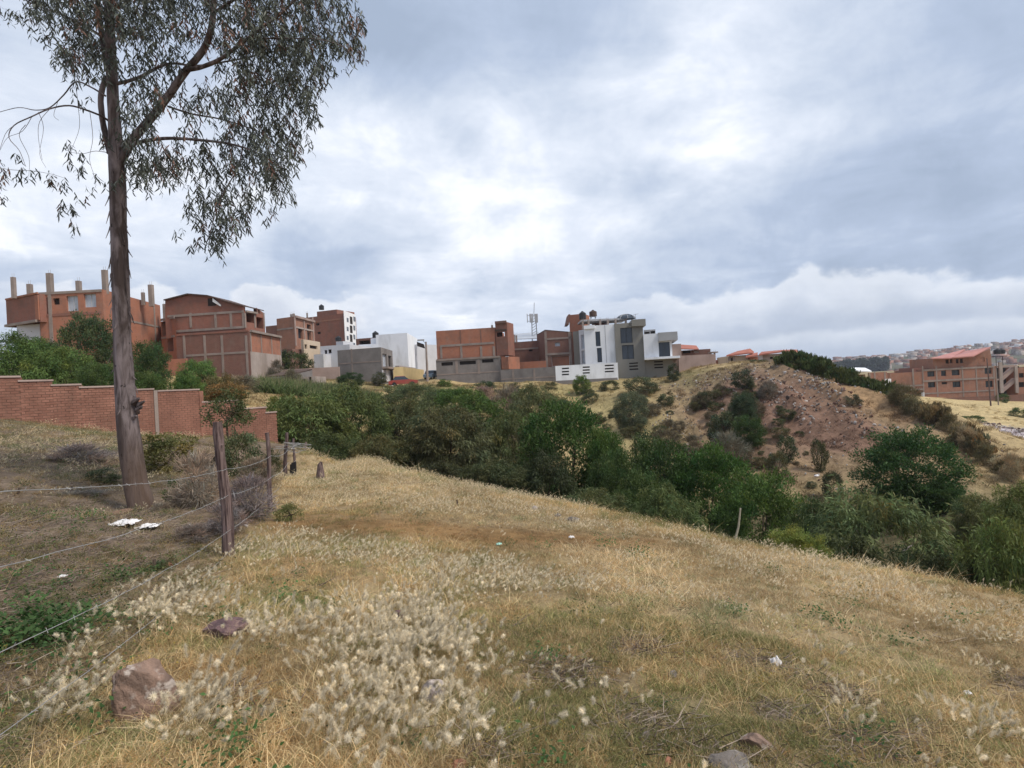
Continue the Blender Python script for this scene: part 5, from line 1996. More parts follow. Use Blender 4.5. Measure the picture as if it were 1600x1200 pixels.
    T(465, 558, 46, 24, 92, 'shrub', (.05, .075, .035), 'round_bush', 'dark green hedge bush below the flat brick house', 'bush', g)
    T(442, 553, 22, 20, 92, 'shrub', (.035, .055, .03), 'round_bush', 'very dark bush at the corner of the gabled brick house', 'bush', g)
    T(432, 575, 24, 20, 80, 'twig', (.12, .11, .08), 'round_bush', 'bare grey twiggy bush against the plastered side wall', 'bush', g)
    T(457, 588, 30, 22, 70, 'twig', (.13, .12, .075), 'round_bush', 'bare brown twiggy bush right of the tin shack', 'bush', g)
    T(370, 598, 60, 24, 55, 'twig', (.17, .14, .09), 'round_bush', 'low dry straw coloured bush before the gabled house', 'bush', g)
    # mound
    g = 'shrubs on the rubble mound'
    T(985, 632, 62, 56, 62, 'bushy', G_BLU, 'mound_shrub', 'large blue green shrub on the left flank of the mound below the modern house', 'shrub', g)
    T(1000, 600, 46, 28, 74, 'shrub', (.075, .09, .055), 'mound_shrub', 'grey green shrub against the grey wall of the modern house', 'shrub', g)
    T(1052, 576, 22, 22, 80, 'shrub', (.04, .055, .035), 'mound_shrub', 'small dark shrub at the corner of the rendered wall', 'shrub', g)
    T(1160, 590, 36, 32, 66, 'shrub', (.045, .06, .04), 'mound_shrub', 'dark shrub on the crest of the mound below the cream house', 'shrub', g)
    T(1160, 628, 56, 44, 59, 'bushy', (.038, .06, .036), 'mound_shrub', 'biggest dark green shrub high on the middle of the mound', 'shrub', g)
    T(1130, 648, 44, 28, 57, 'shrub', (.05, .068, .04), 'mound_shrub', 'dark shrub left below the biggest shrub of the mound', 'shrub', g)
    T(1170, 664, 54, 38, 54, 'bushy', (.04, .072, .026), 'mound_shrub', 'green shrub directly below the biggest shrub of the mound', 'shrub', g)
    T(1200, 612, 30, 30, 62, 'twig', (.17, .15, .12), 'mound_shrub', 'grey twiggy shrub among the white stones of the mound', 'shrub', g)
    T(1231, 691, 34, 30, 49, 'shrub', (.042, .06, .034), 'mound_shrub', 'single dark round shrub on the lower mound', 'shrub', g)
    T(1280, 694, 22, 26, 47, 'shrub', (.055, .065, .035), 'mound_shrub', 'small dark shrub on the lower mound beside the red scree', 'shrub', g)
    T(1215, 712, 30, 26, 47, 'shrub', (.075, .08, .045), 'mound_shrub', 'dull shrub left of the single dark round shrub', 'shrub', g)
    T(1040, 682, 36, 24, 54, 'twig', (.11, .095, .06), 'mound_shrub', 'brown twiggy shrub at the left foot of the mound', 'shrub', g)
    T(1100, 616, 30, 18, 66, 'shrub', (.06, .065, .04), 'mound_shrub', 'small olive shrub on the upper left of the mound', 'shrub', g)
    T(1332, 628, 26, 26, 57, 'shrub', (.075, .08, .06), 'mound_shrub', 'grey green shrub at the top right edge of the red scree', 'shrub', g)
    T(1140, 690, 50, 34, 50, 'twig', (.13, .12, .085), 'mound_shrub', 'wide grey twiggy shrub low on the pink rubble', 'shrub', g)
    T(1300, 742, 30, 26, 42, 'shrub', (.05, .06, .035), 'mound_shrub', 'dark shrub at the foot of the red scree', 'shrub', g)
    T(1180, 568, 40, 18, 80, 'shrub', (.06, .07, .04), 'mound_shrub', 'low olive bush before the small red roofed house', 'shrub', g)
    T(1218, 572, 36, 16, 78, 'shrub', (.09, .095, .05), 'mound_shrub', 'low yellowish bush before the wide red roofed house', 'shrub', g)
    rng = np.random.default_rng(31)
    for i in range(170):
        px, py = rng.uniform(790, 1330), rng.uniform(606, 765)
        if py > 660 + (px - 900) * .5 or 1225 < px + (py - 620) * -.4 < 1330:
            continue
        p = G(px, py, 30, 120)
        if p[1] > 100:
            continue
        kd = rng.integers(0, 3)
        col = ((.075, .08, .045), (.13, .11, .07), (.055, .07, .04))[kd]
        s = rng.uniform(8, 24)
        T(px, py - s * .3, s * 1.3, s, p[1], ('shrub', 'twig', 'shrub')[kd], col, 'dwarf_shrub', ('low olive dwarf shrub among the stones of the mound', 'low dry twiggy dwarf shrub among the stones of the mound', 'low dark dwarf shrub among the stones of the mound')[kd],
          'shrub', ('olive dwarf shrubs scattered on the mound', 'dry dwarf shrubs scattered on the mound', 'dark dwarf shrubs scattered on the mound')[kd], stem=False)
    # dense cactus-like hedge down the right shoulder, turning dry lower down
    for i in range(26):
        t = i / 25
        px = 1232 + 178 * t + rng.uniform(-4, 4)
        py = 571 + 66 * t ** 1.2 + rng.uniform(-3, 3)
        Y = 70 - 12 * t
        s = rng.uniform(.8, 1.5)
        T(px, py - 4, 36 * s, 34 * s, Y, 'upright', (.045 + .01 * rng.random(), .07, .03), 'cactus_bush', 'dark green upright bush in the dense hedge on the right shoulder of the mound', 'bush', 'upright bushes of the hedge on the mound shoulder')
    for i in range(26):
        t = i / 25
        px = 1395 + 190 * t + rng.uniform(-8, 8)
        py = 632 + 120 * t ** 1.1 + rng.uniform(-26, 14)
        Y = 58 - 16 * t
        s = rng.uniform(.45, 1.1)
        T(px, py, 34 * s, 44 * s, Y, ('upright', 'twig', 'twig')[i % 3], ((.15, .125, .075), (.30, .245, .15), (.11, .10, .05))[i % 3], 'dry_bush', 'straw coloured dry upright bush on the ridge right of the dark green trees', 'bush', 'dry upright bushes on the right ridge')
    g = 'green bushes on the plain before the school'
    for px, py, w_, h_, Y, lab in ((1474, 632, 14, 12, 112, 'small round dark bush on the pale field before the school'), (1519, 655, 34, 16, 90, 'flat green bush beside the pale rubble on the plain'),
                                   (1540, 672, 32, 16, 80, 'larger flat bright green bush beside the pale rubble'), (1594, 642, 26, 12, 98, 'flat green bush at the right edge on the plain'),
                                   (1566, 618, 20, 10, 128, 'small bush in front of the school yard wall'), (1562, 684, 26, 12, 76, 'low green bush right below the pale rubble'),
                                   (1440, 628, 20, 8, 120, 'thin dull bush at the left of the pale field')):
        T(px, py, w_, h_, Y, 'shrub', (.055, .085, .032), 'field_bush', lab, 'bush', g, stem=False)
    # near bushes on the left, behind the fence
    g = 'bushes around the eucalyptus'
    T(262, 705, 90, 66, 12.5, 'shrub', (.10, .105, .045), 'broom_bush', 'olive yellow bush right behind the eucalyptus trunk', 'bush', g)
    T(120, 722, 110, 48, 12, 'twig', (.20, .175, .16), 'dry_shrub', 'wide grey dead shrub left of the eucalyptus trunk', 'shrub', g)
    T(60, 715, 60, 34, 13, 'twig', (.19, .165, .14), 'dry_shrub', 'small grey dead shrub near the left edge', 'shrub', g)
    T(160, 745, 60, 34, 10.5, 'shrub', (.06, .08, .045), 'weed_bush', 'low dark green weed bush touching the left side of the eucalyptus foot', 'bush', g)
    T(280, 770, 50, 50, 9.2, 'shrub', (.055, .09, .035), 'weed_bush', 'dark green weed bush right of the eucalyptus foot', 'bush', g)
    T(308, 760, 70, 90, 8.8, 'twig', (.28, .235, .185), 'dry_shrub', 'tall straw grey dead shrub between the eucalyptus and the thickest fence post', 'shrub', g)
    T(388, 790, 80, 80, 8.4, 'twig', (.19, .165, .16), 'dry_shrub', 'purplish dead shrub right of the thickest fence post', 'shrub', g)
    T(350, 815, 70, 50, 7.4, 'twig', (.19, .165, .155), 'dry_shrub', 'low purplish dead shrub around the foot of the thickest fence post', 'shrub', g)
    T(30, 790, 70, 26, 8.6, 'twig', (.2, .17, .13), 'dry_shrub', 'low straw grey dead shrub at the left edge behind the upper wire', 'shrub', g)
    T(110, 775, 80, 24, 9.4, 'twig', (.2, .18, .15), 'dry_shrub', 'low flat grey dead shrub left of the eucalyptus foot', 'shrub', g)
    T(255, 800, 40, 30, 8.4, 'twig', (.22, .19, .15), 'dry_shrub', 'small straw dead shrub touching the right side of the eucalyptus foot', 'shrub', g)
    T(300, 840, 70, 36, 7.0, 'twig', (.2, .17, .145), 'dry_shrub', 'thin grey dead shrub left of the foot of the thickest fence post', 'shrub', g)
    T(240, 890, 60, 26, 5.6, 'shrub', (.07, .09, .045), 'weed_bush', 'small green weed clump between the lower fence wires', 'bush', g)
    T(400, 735, 60, 34, 12, 'twig', (.2, .165, .12), 'dry_shrub', 'low brown dead shrub between the second and third fence posts', 'shrub', g)
    T(325, 725, 50, 40, 13, 'shrub', (.05, .04, .035), 'dry_shrub', 'dark brown dead shrub under the young tree', 'shrub', g)
    T(425, 712, 30, 26, 15, 'shrub', (.06, .07, .04), 'weed_bush', 'small dull green weed bush behind the third fence post', 'bush', g)
    # little sapling in the grass
    T(453, 805, 44, 42, 8.6, 'airy', (.10, .12, .05), 'sapling', 'small leafy sapling in the grass right of the second fence post', 'sapling', None, fill=False)
    T(520, 768, 44, 22, 17, 'twig', (.14, .12, .08), 'dry_tussock', 'dark dry tussock on the upper meadow near the fence end', 'tussock', 'dry tussocks on the meadow')
    T(718, 838, 26, 24, 10.5, 'twig', (.2, .16, .10), 'dry_tussock', 'thin dry tussock in the middle of the brown meadow band', 'tussock', 'dry tussocks on the meadow')
    T(705, 780, 22, 10, 17, 'twig', (.12, .10, .07), 'dry_tussock', 'small dark tussock near the meadow brow', 'tussock', 'dry tussocks on the meadow')
    T(800, 790, 26, 14, 16, 'twig', (.13, .11, .07), 'dry_tussock', 'dark tussock at the brow below the dark trees', 'tussock', 'dry tussocks on the meadow')


trees()


# ------------------------------------------------------------------ eucalyptus
def eucalyptus():
    rng = np.random.default_rng(8)
    Y0 = 9.0
    foot = P(213, 800, Y0)
    t = empty('eucalyptus_tree', (foot[0], foot[1], h1(foot[0], foot[1])), 'tall eucalyptus with a leaning smooth grey trunk and drooping leaves, left foreground', 'tree')
    path = [(227, 815, .28), (221, 790, .25), (212, 752, .222), (205, 705, .215), (198, 650, .20), (192, 560, .178), (190, 480, .168), (187.5, 400, .158), (185, 330, .155),
            (183, 270, .148), (180, 210, .128), (176, 150, .112), (173, 80, .10), (170, 0, .09), (167, -90, .075), (165, -190, .06), (166, -300, .04)]
    # resample for surface irregularity
    pts, rr = [], []
    for (x0, y0, r0), (x1, y1, r1) in zip(path[:-1], path[1:]):
        n = 6
        for i in range(n):
            s = i / n
            p = P(x0 + (x1 - x0) * s, y0 + (y1 - y0) * s, Y0)
            pts.append(p)
            rr.append((r0 + (r1 - r0) * s) * .73)
    V, Fq = [], []
    seg = 28
    for i, (p, r) in enumerate(zip(pts, rr)):
        z = p[2]
        for k in range(seg):
            th = 2 * math.pi * k / seg
            flare = max(0, (r - .21)) * .7 * math.sin(th * 5 + 1.0) + .0
            bump = (vnoise(np.array([math.cos(th) * 1.7 + 9]), np.array([z * 1.8 + math.sin(th) * 1.7]), 5)[0] - .5) * .14 * r
            bump += (vnoise(np.array([th * 3.5]), np.array([z * 6]), 6)[0] - .5) * .07 * r
            q = r + flare + bump
            V.append((p[0] + math.cos(th) * q, p[1] + math.sin(th) * q, p[2]))
    for i in range(len(pts) - 1):
        for k in range(seg):
            k2 = (k + 1) % seg
            Fq.append((i * seg + k, i * seg + k2, (i + 1) * seg + k2, (i + 1) * seg + k))
    V = np.array(V) - np.array(parent_world(t))
    me = np_mesh('trunk', V, np.array(Fq), [M['bark']], smooth=True)
    link(bpy.data.objects.new('trunk', me), t)
    # loose strips of bark
    mb = MB()
    for i in range(46):
        py = rng.uniform(300, 640)
        px = np.interp(py, [q[1] for q in path[::-1]], [q[0] for q in path[::-1]])
        r = np.interp(py, [q[1] for q in path[::-1]], [q[2] for q in path[::-1]])
        th = rng.choice([rng.uniform(-.5, .5), rng.uniform(2.6, 3.7), rng.uniform(3.6, 5.8)])
        c = P(px, py, Y0) + np.array([math.cos(th), math.sin(th), 0]) * r * .73
        o = np.array([math.cos(th), math.sin(th), 0])
        L = rng.uniform(.05, .22)
        q = [c, c + o * .02 + [0, 0, -L * .4], c + o * rng.uniform(.02, .08) + [0, 0, -L]]
        mb.tube(q, [.012, .010, .004], 4)
    bs = mb.build('bark_strip', M['bark'], t)
    bs['kind'] = 'stuff'
    for (cx, cy, r_) in ((210, 628, .06), (206, 655, .05), (214, 640, .04), (218, 632, .045)):
        mb = MB()
        c = P(cx, cy, Y0 - .05)
        mb.tube([c + [-.05, .08, -.04], c, c + [.11, -.05, .05]], [r_, r_ * .8, r_ * .3], 8, wob=.25, rng=rng)
        mb.build('branch_stub', M['bark'], t)

    def limb(pix, r0, r1, y_start, y_end, name='branch', seg=7):
        n = len(pix)
        # smooth through the pixel points
        P_ = [P(x, y, y_start + (y_end - y_start) * i / (n - 1)) for i, (x, y) in enumerate(pix)]
        out = []
        for i in range(n - 1):
            p0, p1, p2, p3 = P_[max(i - 1, 0)], P_[i], P_[i + 1], P_[min(i + 2, n - 1)]
            for s in np.linspace(0, 1, 5)[:-1]:
                out.append(.5 * ((2 * p1) + (-p0 + p2) * s + (2 * p0 - 5 * p1 + 4 * p2 - p3) * s * s + (-p0 + 3 * p1 - 3 * p2 + p3) * s ** 3))
        out.append(P_[-1])
        rad = np.linspace(r0 * .8, r1, len(out))
        m_ = MB()
        m_.tube(out, rad, seg, wob=.06, rng=rng)
        m_.build(name, M['bark'], t, smooth=True)
        return out
    limbs = []
    limbs.append(limb([(184, 262), (205, 222), (240, 180), (268, 143), (292, 109), (318, 78), (331, 40), (334, 0), (342, -70), (360, -150)], .085, .035, 9, 8.4))
    limbs.append(limb([(292, 109), (318, 104), (345, 92), (372, 72), (400, 50), (440, 20), (480, -20)], .045, .015, 8.7, 8.2))
    limbs.append(limb([(178, 132), (215, 122), (250, 104), (275, 99), (305, 103), (360, 95), (430, 80), (500, 60)], .035, .008, 9, 9.6))
    limbs.append(limb([(184, 232), (205, 226), (232, 219), (268, 216), (315, 219), (360, 225), (400, 238), (440, 262)], .045, .008, 9, 8.3))
    limbs.append(limb([(262, 166), (300, 178), (345, 186), (390, 200), (430, 215)], .02, .006, 8.9, 8.9))
    limbs.append(limb([(334, 20), (380, -10), (440, -50), (520, -60)], .03, .01, 8.5, 8.0))
    limbs.append(limb([(380, 225), (372, 262), (350, 300), (335, 340), (325, 375)], .014, .004, 8.5, 8.4))
    limbs.append(limb([(400, 60), (450, 60), (500, 62), (540, 75), (555, 100)], .015, .004, 8.4, 8.0))
    limbs.append(limb([(171, 190), (160, 182), (135, 172), (108, 165), (78, 170), (50, 182), (22, 196), (14, 215), (30, 235), (40, 260)], .022, .003, 9, 8.6, seg=5))
    limbs.append(limb([(165, 150), (140, 135), (118, 128), (100, 148), (78, 168), (55, 172), (30, 168), (0, 175), (-30, 185)], .018, .003, 9, 9.3, seg=5))
    limbs.append(limb([(166, 120), (158, 150), (160, 185), (166, 215), (172, 240)], .05, .045, 9.05, 9.05))
    limbs.append(limb([(168, 110), (160, 60), (152, 0), (140, -80)], .06, .03, 9.05, 9.3))
    limbs.append(limb([(176, 240), (150, 236), (130, 240), (110, 238)], .007, .002, 9, 8.8, seg=4))
    limbs.append(limb([(165, 60), (130, 40), (95, 22), (60, 10), (20, -10)], .03, .006, 9, 9.4))
    limbs.append(limb([(-60, 252), (-20, 258), (15, 265), (50, 267), (80, 272), (100, 278)], .006, .002, 8.6, 8.8, seg=4))
    for q in ([(78, 170), (62, 190), (60, 215), (66, 250)], [(50, 182), (35, 205), (12, 215), (0, 235)], [(40, 195), (30, 212), (45, 245), (45, 275)], [(118, 128), (122, 165), (124, 200), (112, 235), (108, 270)],
              [(60, 175), (68, 200), (62, 240), (72, 262)], [(140, 172), (145, 215), (140, 250), (150, 290), (130, 315)], [(22, 196), (8, 210), (-5, 250)], [(90, 160), (84, 180), (92, 188)]):
        limb(q, .006, .0018, 8.8, 8.7, 'twig', 4)
    # hanging foliage: (px, py, radius px, density)
    cl = [(50, 12, 34, .6), (70, 0, 40, .8), (110, 20, 40, 1), (105, 62, 34, 1), (98, 92, 20, .9), (125, 80, 30, 1), (150, 40, 40, 1.2), (135, -20, 60, 1.2), (200, -10, 60, 1.2), (155, 95, 30, .9), (175, 60, 40, .9),
          (225, 20, 50, .8), (240, 55, 40, .8), (262, 75, 34, .6), (300, 20, 44, .8), (345, 20, 50, 1), (390, 30, 56, 1.2), (440, 25, 60, 1.2), (500, 30, 50, 1.1), (535, 50, 32, 1.0), (550, 72, 18, .9), (545, 100, 12, .7),
          (545, 20, 22, .8), (470, 70, 50, 1.1), (420, 90, 54, 1.2), (375, 100, 40, .9), (335, 130, 30, .5), (300, 135, 24, .4), (470, 118, 40, 1.1), (500, 100, 25, .9), (440, 150, 44, 1.2), (472, 160, 26, 1.0), (485, 190, 8, .5),
          (400, 165, 50, 1.2), (355, 165, 34, .7), (310, 160, 30, .7), (270, 145, 26, .5), (225, 150, 34, .9), (205, 165, 26, 1.), (215, 105, 30, .7), (245, 100, 30, .6), (210, 200, 28, 1), (225, 235, 34, 1.1), (250, 255, 34, 1.1), (205, 262, 24, .9),
          (222, 292, 12, .8), (275, 240, 30, .9), (300, 215, 26, .6), (340, 240, 34, .9), (385, 235, 44, 1.2), (430, 230, 40, 1.2), (455, 215, 24, 1.), (440, 262, 28, 1.1), (400, 275, 36, 1.2), (355, 275, 30, .9), (310, 265, 20, .7),
          (320, 300, 28, 1.), (360, 310, 30, 1.0), (435, 292, 16, .8), (385, 320, 16, .8), (300, 330, 20, .8), (330, 340, 30, 1.1), (362, 345, 22, .9), (415, 325, 12, .9), (415, 342, 8, .7), (345, 370, 22, 1), (315, 372, 14, .9),
          (296, 385, 8, .8), (335, 385, 12, .9), (280, 362, 8, .6), (180, 115, 14, .6), (165, 225, 10, .6), (155, 215, 12, .8), (172, 290, 8, .5), (128, 148, 14, .5), (118, 132, 12, .5),
          (10, 272, 12, .8), (-10, 270, 20, .8), (32, 276, 13, .8), (52, 278, 13, .9), (70, 280, 12, .8), (88, 282, 9, .7), (102, 288, 9, .8), (110, 225, 6, .7), (112, 255, 7, .7), (128, 245, 8, .7), (130, 262, 7, .7),
          (150, 275, 10, .7), (140, 305, 12, .8), (118, 318, 14, .9), (105, 330, 12, .9), (98, 322, 7, .7), (112, 350, 8, .6), (24, 246, 5, .5), (22, 20, 10, .5), (68, 62, 8, .5), (0, 310, 8, .6), (0, 8, 20, .5),
          (300, -40, 60, 1.1), (400, -60, 80, 1.1), (500, -40, 60, 1.0), (220, -70, 80, 1.1), (80, -60, 60, 1.), (330, -140, 90, 1), (180, -170, 100, 1)]
    starts, lens = [], []
    for (cx, cy, r, d) in cl:
        n = int(max(3, d * r * r * .031))
        for _ in range(n):
            a, q = rng.uniform(0, 6.28), rng.random() ** .5
            x, y = cx + math.cos(a) * q * r, cy + math.sin(a) * q * r
            yy = 8.75 + rng.normal(0, .55 if r > 14 else .1) * min(1.0, r / 30)
            starts.append(P(x, y - 5, yy))
            lens.append(rng.uniform(.12, .34) if r > 14 else rng.uniform(.08, .2))
    starts = np.array(starts)
    lens = np.array(lens)
    C, D, N_, T_, W_, L_ = [], [], [], [], [], []
    tw = MB()
    for s, L in zip(starts, lens):
        drift = unit(np.array([rng.normal(.12, .35), rng.normal(0, .35), -1.0]))
        side0 = rng.uniform(0, 6.28)
        n = max(4, int(L / .026))
        e = s + drift * L
        i0 = len(tw.v)
        tw.v += [tuple(s + [.0022, 0, 0]), tuple(s - [.0022, 0, 0]), tuple(e)]
        tw.f.append((i0, i0 + 1, i0 + 2))
        tw.m.append(0)
        br = rng.random() < .10
        tb = rng.uniform(.75, 1.3)
        for i in range(n):
            c = s + drift * L * (i / n)
            a = side0 + i * 2.4
            d = unit(np.array([math.cos(a) * .55 + .12, math.sin(a) * .55, -rng.uniform(.45, 1.3)]))
            C.append(c)
            D.append(d)
            N_.append(rng.normal(0, 1, 3))
            k = tb * rng.uniform(.7, 1.35)
            T_.append(np.array([.155, .085, .06]) * k if br else np.array([.078, .088, .070]) * k)
            L_.append(rng.uniform(.08, .14))
            W_.append(rng.uniform(.015, .024))
    C, D, N_, T_, L_, W_ = map(np.array, (C, D, N_, T_, L_, W_))
    # each leaf: a curved strip of two quads ending in a point
    side = unit(np.cross(D, N_))
    curl = unit(np.cross(side, D))
    b = rng.normal(0, .16, len(C))[:, None]
    Lc, Wc = L_[:, None], W_[:, None]
    p0 = C
    m1 = C + D * Lc * .3 + curl * Lc * b
    m2 = C + D * Lc * .65 + curl * Lc * b * 1.3
    tip = C + D * Lc + curl * Lc * b * .2
    V = np.stack([p0, m1 + side * Wc * .5, m1 - side * Wc * .5, m2 + side * Wc * .42, m2 - side * Wc * .42, tip], 1).reshape(-1, 3) - np.array(parent_world(t))
    i = np.arange(len(C))[:, None] * 6
    tris = np.concatenate([i + np.array([[0, 1, 2]]), i + np.array([[3, 5, 4]])])
    quads = i + np.array([[1, 3, 4, 2]])
    me = np_mesh('leaves', V, [tris, quads], [M['euc']], {'tint': ('POINT', 'FLOAT_COLOR', np.repeat(T_, 6, 0))})
    o = bpy.data.objects.new('leaves', me)
    link(o, t)
    o['kind'] = 'stuff'
    print('euc leaves', len(C))
    o = tw.build('twigs', M['bark_s'], t)
    o['kind'] = 'stuff'


eucalyptus()


# ------------------------------------------------------------------ stones, litter, stump
def rock_mesh(name, mat, seed, sc3, n=5, sharp=.22, cuts=16):
    rng = np.random.default_rng(seed)
    import bmesh
    bm = bmesh.new()
    bmesh.ops.create_icosphere(bm, subdivisions=n, radius=1.0)
    V = np.array([v.co[:] for v in bm.verts])
    for _ in range(cuts):                       # planar facets
        nrm = unit(rng.normal(0, 1, 3))
        d = rng.uniform(.45, .85)
        h = V @ nrm - d
        V = V - np.clip(h, 0, None)[:, None] * nrm * .92
    k = fbm(V[:, 0] * 2.2 + 5 + V[:, 2] * 1.3, V[:, 1] * 2.2 + V[:, 2] * 1.7, seed, 4)
    k2 = fbm(V[:, 0] * 7 + V[:, 2] * 5, V[:, 1] * 7 - V[:, 2] * 4, seed + 3, 3)
    V = V * (1 + (k - .5) * sharp + (k2 - .5) * .09)[:, None] * np.array(sc3)
    for v, c in zip(bm.verts, V):
        v.co = c
    me = bpy.data.meshes.new(name)
    bm.to_mesh(me)
    bm.free()
    me.materials.append(mat)
    return me


def rock(px, py, w, h, mat, seed, label, name='stone', rot=0.0, tilt=0.0, n=4, sink=.25, dep=.8, Y=None):
    c = G(px, py + h * .3)
    s = c[1] / F / 2
    me = rock_mesh(name, M[mat], seed, (w * s * 1.12, w * s * dep, h * s * 1.2), n)
    o = bpy.data.objects.new(name, me)
    o.location = (P(px, py, c[1])[0], c[1], P(px, py, c[1])[2] - h * s * sink * .3)
    o.rotation_euler = (0, tilt, rot)
    link(o)
    tag(o, label, 'stone')
    return o


M['clod'] = mat_plain('clod', (.16, .10, .07), .95, .3, 9)


def stones():
    rock(232, 1078, 88, 112, 'rock_red', 3, 'large upright red and white veined boulder among cream grass, lower left', 'boulder', .3, -.12, 5)
    rock(356, 980, 72, 40, 'rock_purple', 6, 'flat purple brown stone behind the large boulder', 'flat_stone', .2, .12, 5)
    rock(676, 1088, 40, 48, 'rock_pale', 9, 'pale pinkish white stone half hidden in the cream grass', 'pale_stone', .5, .35, 4)
    rock(1186, 1160, 56, 32, 'rock_red', 13, 'flat red brown stone in green grass near the bottom edge', 'red_stone', -.2, .2, 4)
    rock(1145, 1192, 70, 26, 'rock_grey', 14, 'low grey stone cut by the bottom edge', 'grey_stone', .1, .05, 4)
    rock(624, 966, 24, 24, 'rock_purple', 17, 'small purple stone behind the cream grass drift', 'small_stone', 0, 0, 3)
    rock(715, 1196, 36, 16, 'rock_orange', 19, 'orange brick fragment at the bottom edge left of centre', 'brick_fragment', .2, 0, 3)
    rock(1041, 1193, 24, 16, 'rock_orange', 20, 'orange brick fragment at the bottom edge right of centre', 'brick_fragment', .9, 0, 3)
    rock(1052, 1054, 18, 12, 'rock_grey', 22, 'small dark grey stone on the green patch', 'small_stone', .9, 0, 3)
    rock(1008, 1150, 22, 14, 'rock_grey', 23, 'flat grey stone chip among dry stalks', 'small_stone', .3, 0, 3)
    rock(1018, 1126, 18, 12, 'rock_grey', 24, 'small pale stone chip above the dry stalks', 'small_stone', 1.3, 0, 3)
    rock(836, 795, 11, 9, 'rock_pale', 25, 'small white stone standing on the meadow brow', 'brow_stone', .3, 0, 3)
    rock(898, 812, 24, 10, 'rock_grey', 26, 'wide grey stone heap on the meadow brow', 'brow_stone', 0, 0, 3)
    rock(872, 806, 14, 8, 'rock_grey', 27, 'small grey stone left of the wide stone heap on the brow', 'brow_stone', .5, 0, 3)
    rock(318, 828, 15, 11, 'rock_pale', 29, 'white stone left of the foot of the thickest fence post', 'small_stone', .2, 0, 3)
    rock(384, 821, 9, 6, 'rock_pale', 30, 'tiny white stone right of the thickest fence post', 'small_stone', .2, 0, 3)
    rock(265, 884, 14, 12, 'rock_orange', 31, 'small orange stone in the litter behind the wire', 'small_stone', .2, 0, 3)
    rock(190, 800, 34, 9, 'clod', 33, 'brown clod at the foot of the eucalyptus', 'clod', .2, 0, 3)
    # stump
    c = G(500, 748)
    rng = np.random.default_rng(4)
    mb = MB()
    mb.tube([c + [0, 0, -.2], c + [0, 0, .1], c + [.03, 0, .32], c + [.05, 0, .38]], [.10, .08, .05, .02], 9, wob=.35, rng=rng)
    o = mb.build('tree_stump', M['wood'])
    tag(o, 'small dark stump at the upper left of the meadow beyond the fence', 'stump')
    # stick at the brow
    a, b_ = P(1146, 853, 11.3), P(1157, 794, 11.3)
    mb = MB()
    mb.tube([a + [0, 0, -.2], a, (a + b_) / 2 + [.03, 0, 0], b_], [.028, .026, .022, .015], 7, wob=.1, rng=rng)
    o = mb.build('bare_stick', mat_plain('bleached_wood', (.34, .31, .24), .9, .2, 9))
    tag(o, 'slender bleached stick standing at the meadow brow before the dark trees', 'stick')
    mb = MB()
    a, b_ = P(1410, 864, 17.5), P(1425, 852, 17.5)
    mb.tube([a, (a + b_) / 2 + [0, 0, .03], b_], [.03, .03, .015], 6)
    o = mb.build('bare_branch', M['conc'])
    tag(o, 'short pale broken branch sticking out of the wide grey green tree', 'branch')

    def bag(px, py, w, h, label, seed, mat='tarp', name='plastic_bag'):
        r = np.random.default_rng(seed)
        c = G(px, py)
        s = c[1] / F
        nx, ny = 16, 10
        V = []
        for j in range(ny):
            for i in range(nx):
                u, v = i / (nx - 1) - .5, j / (ny - 1) - .5
                edge = 1 - max(abs(u), abs(v)) * 1.7
                z = max(0, edge) * h * s * .9 + vnoise(np.array([i * .7 + seed]), np.array([j * .9]), seed)[0] * h * s * .7
                V.append((c[0] + (u + r.normal(0, .03)) * w * s, c[1] + (v + r.normal(0, .04)) * w * s * .7, c[2] + .01 + z))
        V = np.array(V)
        Fq = np.array([(j * nx + i, j * nx + i + 1, (j + 1) * nx + i + 1, (j + 1) * nx + i) for j in range(ny - 1) for i in range(nx - 1)])
        org = V.mean(0)
        me = np_mesh(name, V - org, Fq, [M[mat]])
        o = bpy.data.objects.new(name, me)
        o.location = org
        link(o)
        tag(o, label, 'litter')
    M['white_p'] = mat_plain('litter_white', (.68, .66, .66), .7, .08, 6)
    M['teal'] = mat_plain('litter_teal', (.35, .6, .5), .5, .1, 6)
    bag(196, 822, 40, 7, 'crumpled white plastic sheet in front of the eucalyptus foot', 1, 'white_p')
    bag(232, 826, 30, 5, 'flat white plastic scrap right of the crumpled white sheet', 2, 'white_p')
    bag(1213, 1044, 16, 14, 'crumpled white paper in the grass on the right', 3, 'white_p', 'paper_scrap')
    bag(1512, 1090, 12, 7, 'white scrap near the right edge of the meadow', 5, 'white_p', 'paper_scrap')
    bag(780, 854, 9, 4, 'tiny teal plastic scrap on the brown meadow band', 7, 'teal', 'plastic_scrap')
    bag(893, 843, 9, 4, 'pale scrap on the brown meadow band', 8, 'white_p', 'paper_scrap')
    bag(98, 905, 11, 4, 'small white scrap in the brown litter at the left', 9, 'white_p', 'paper_scrap')
    bag(1277, 745, 7, 3, 'white scrap on the lower mound', 11, 'white_p', 'paper_scrap')


stones()


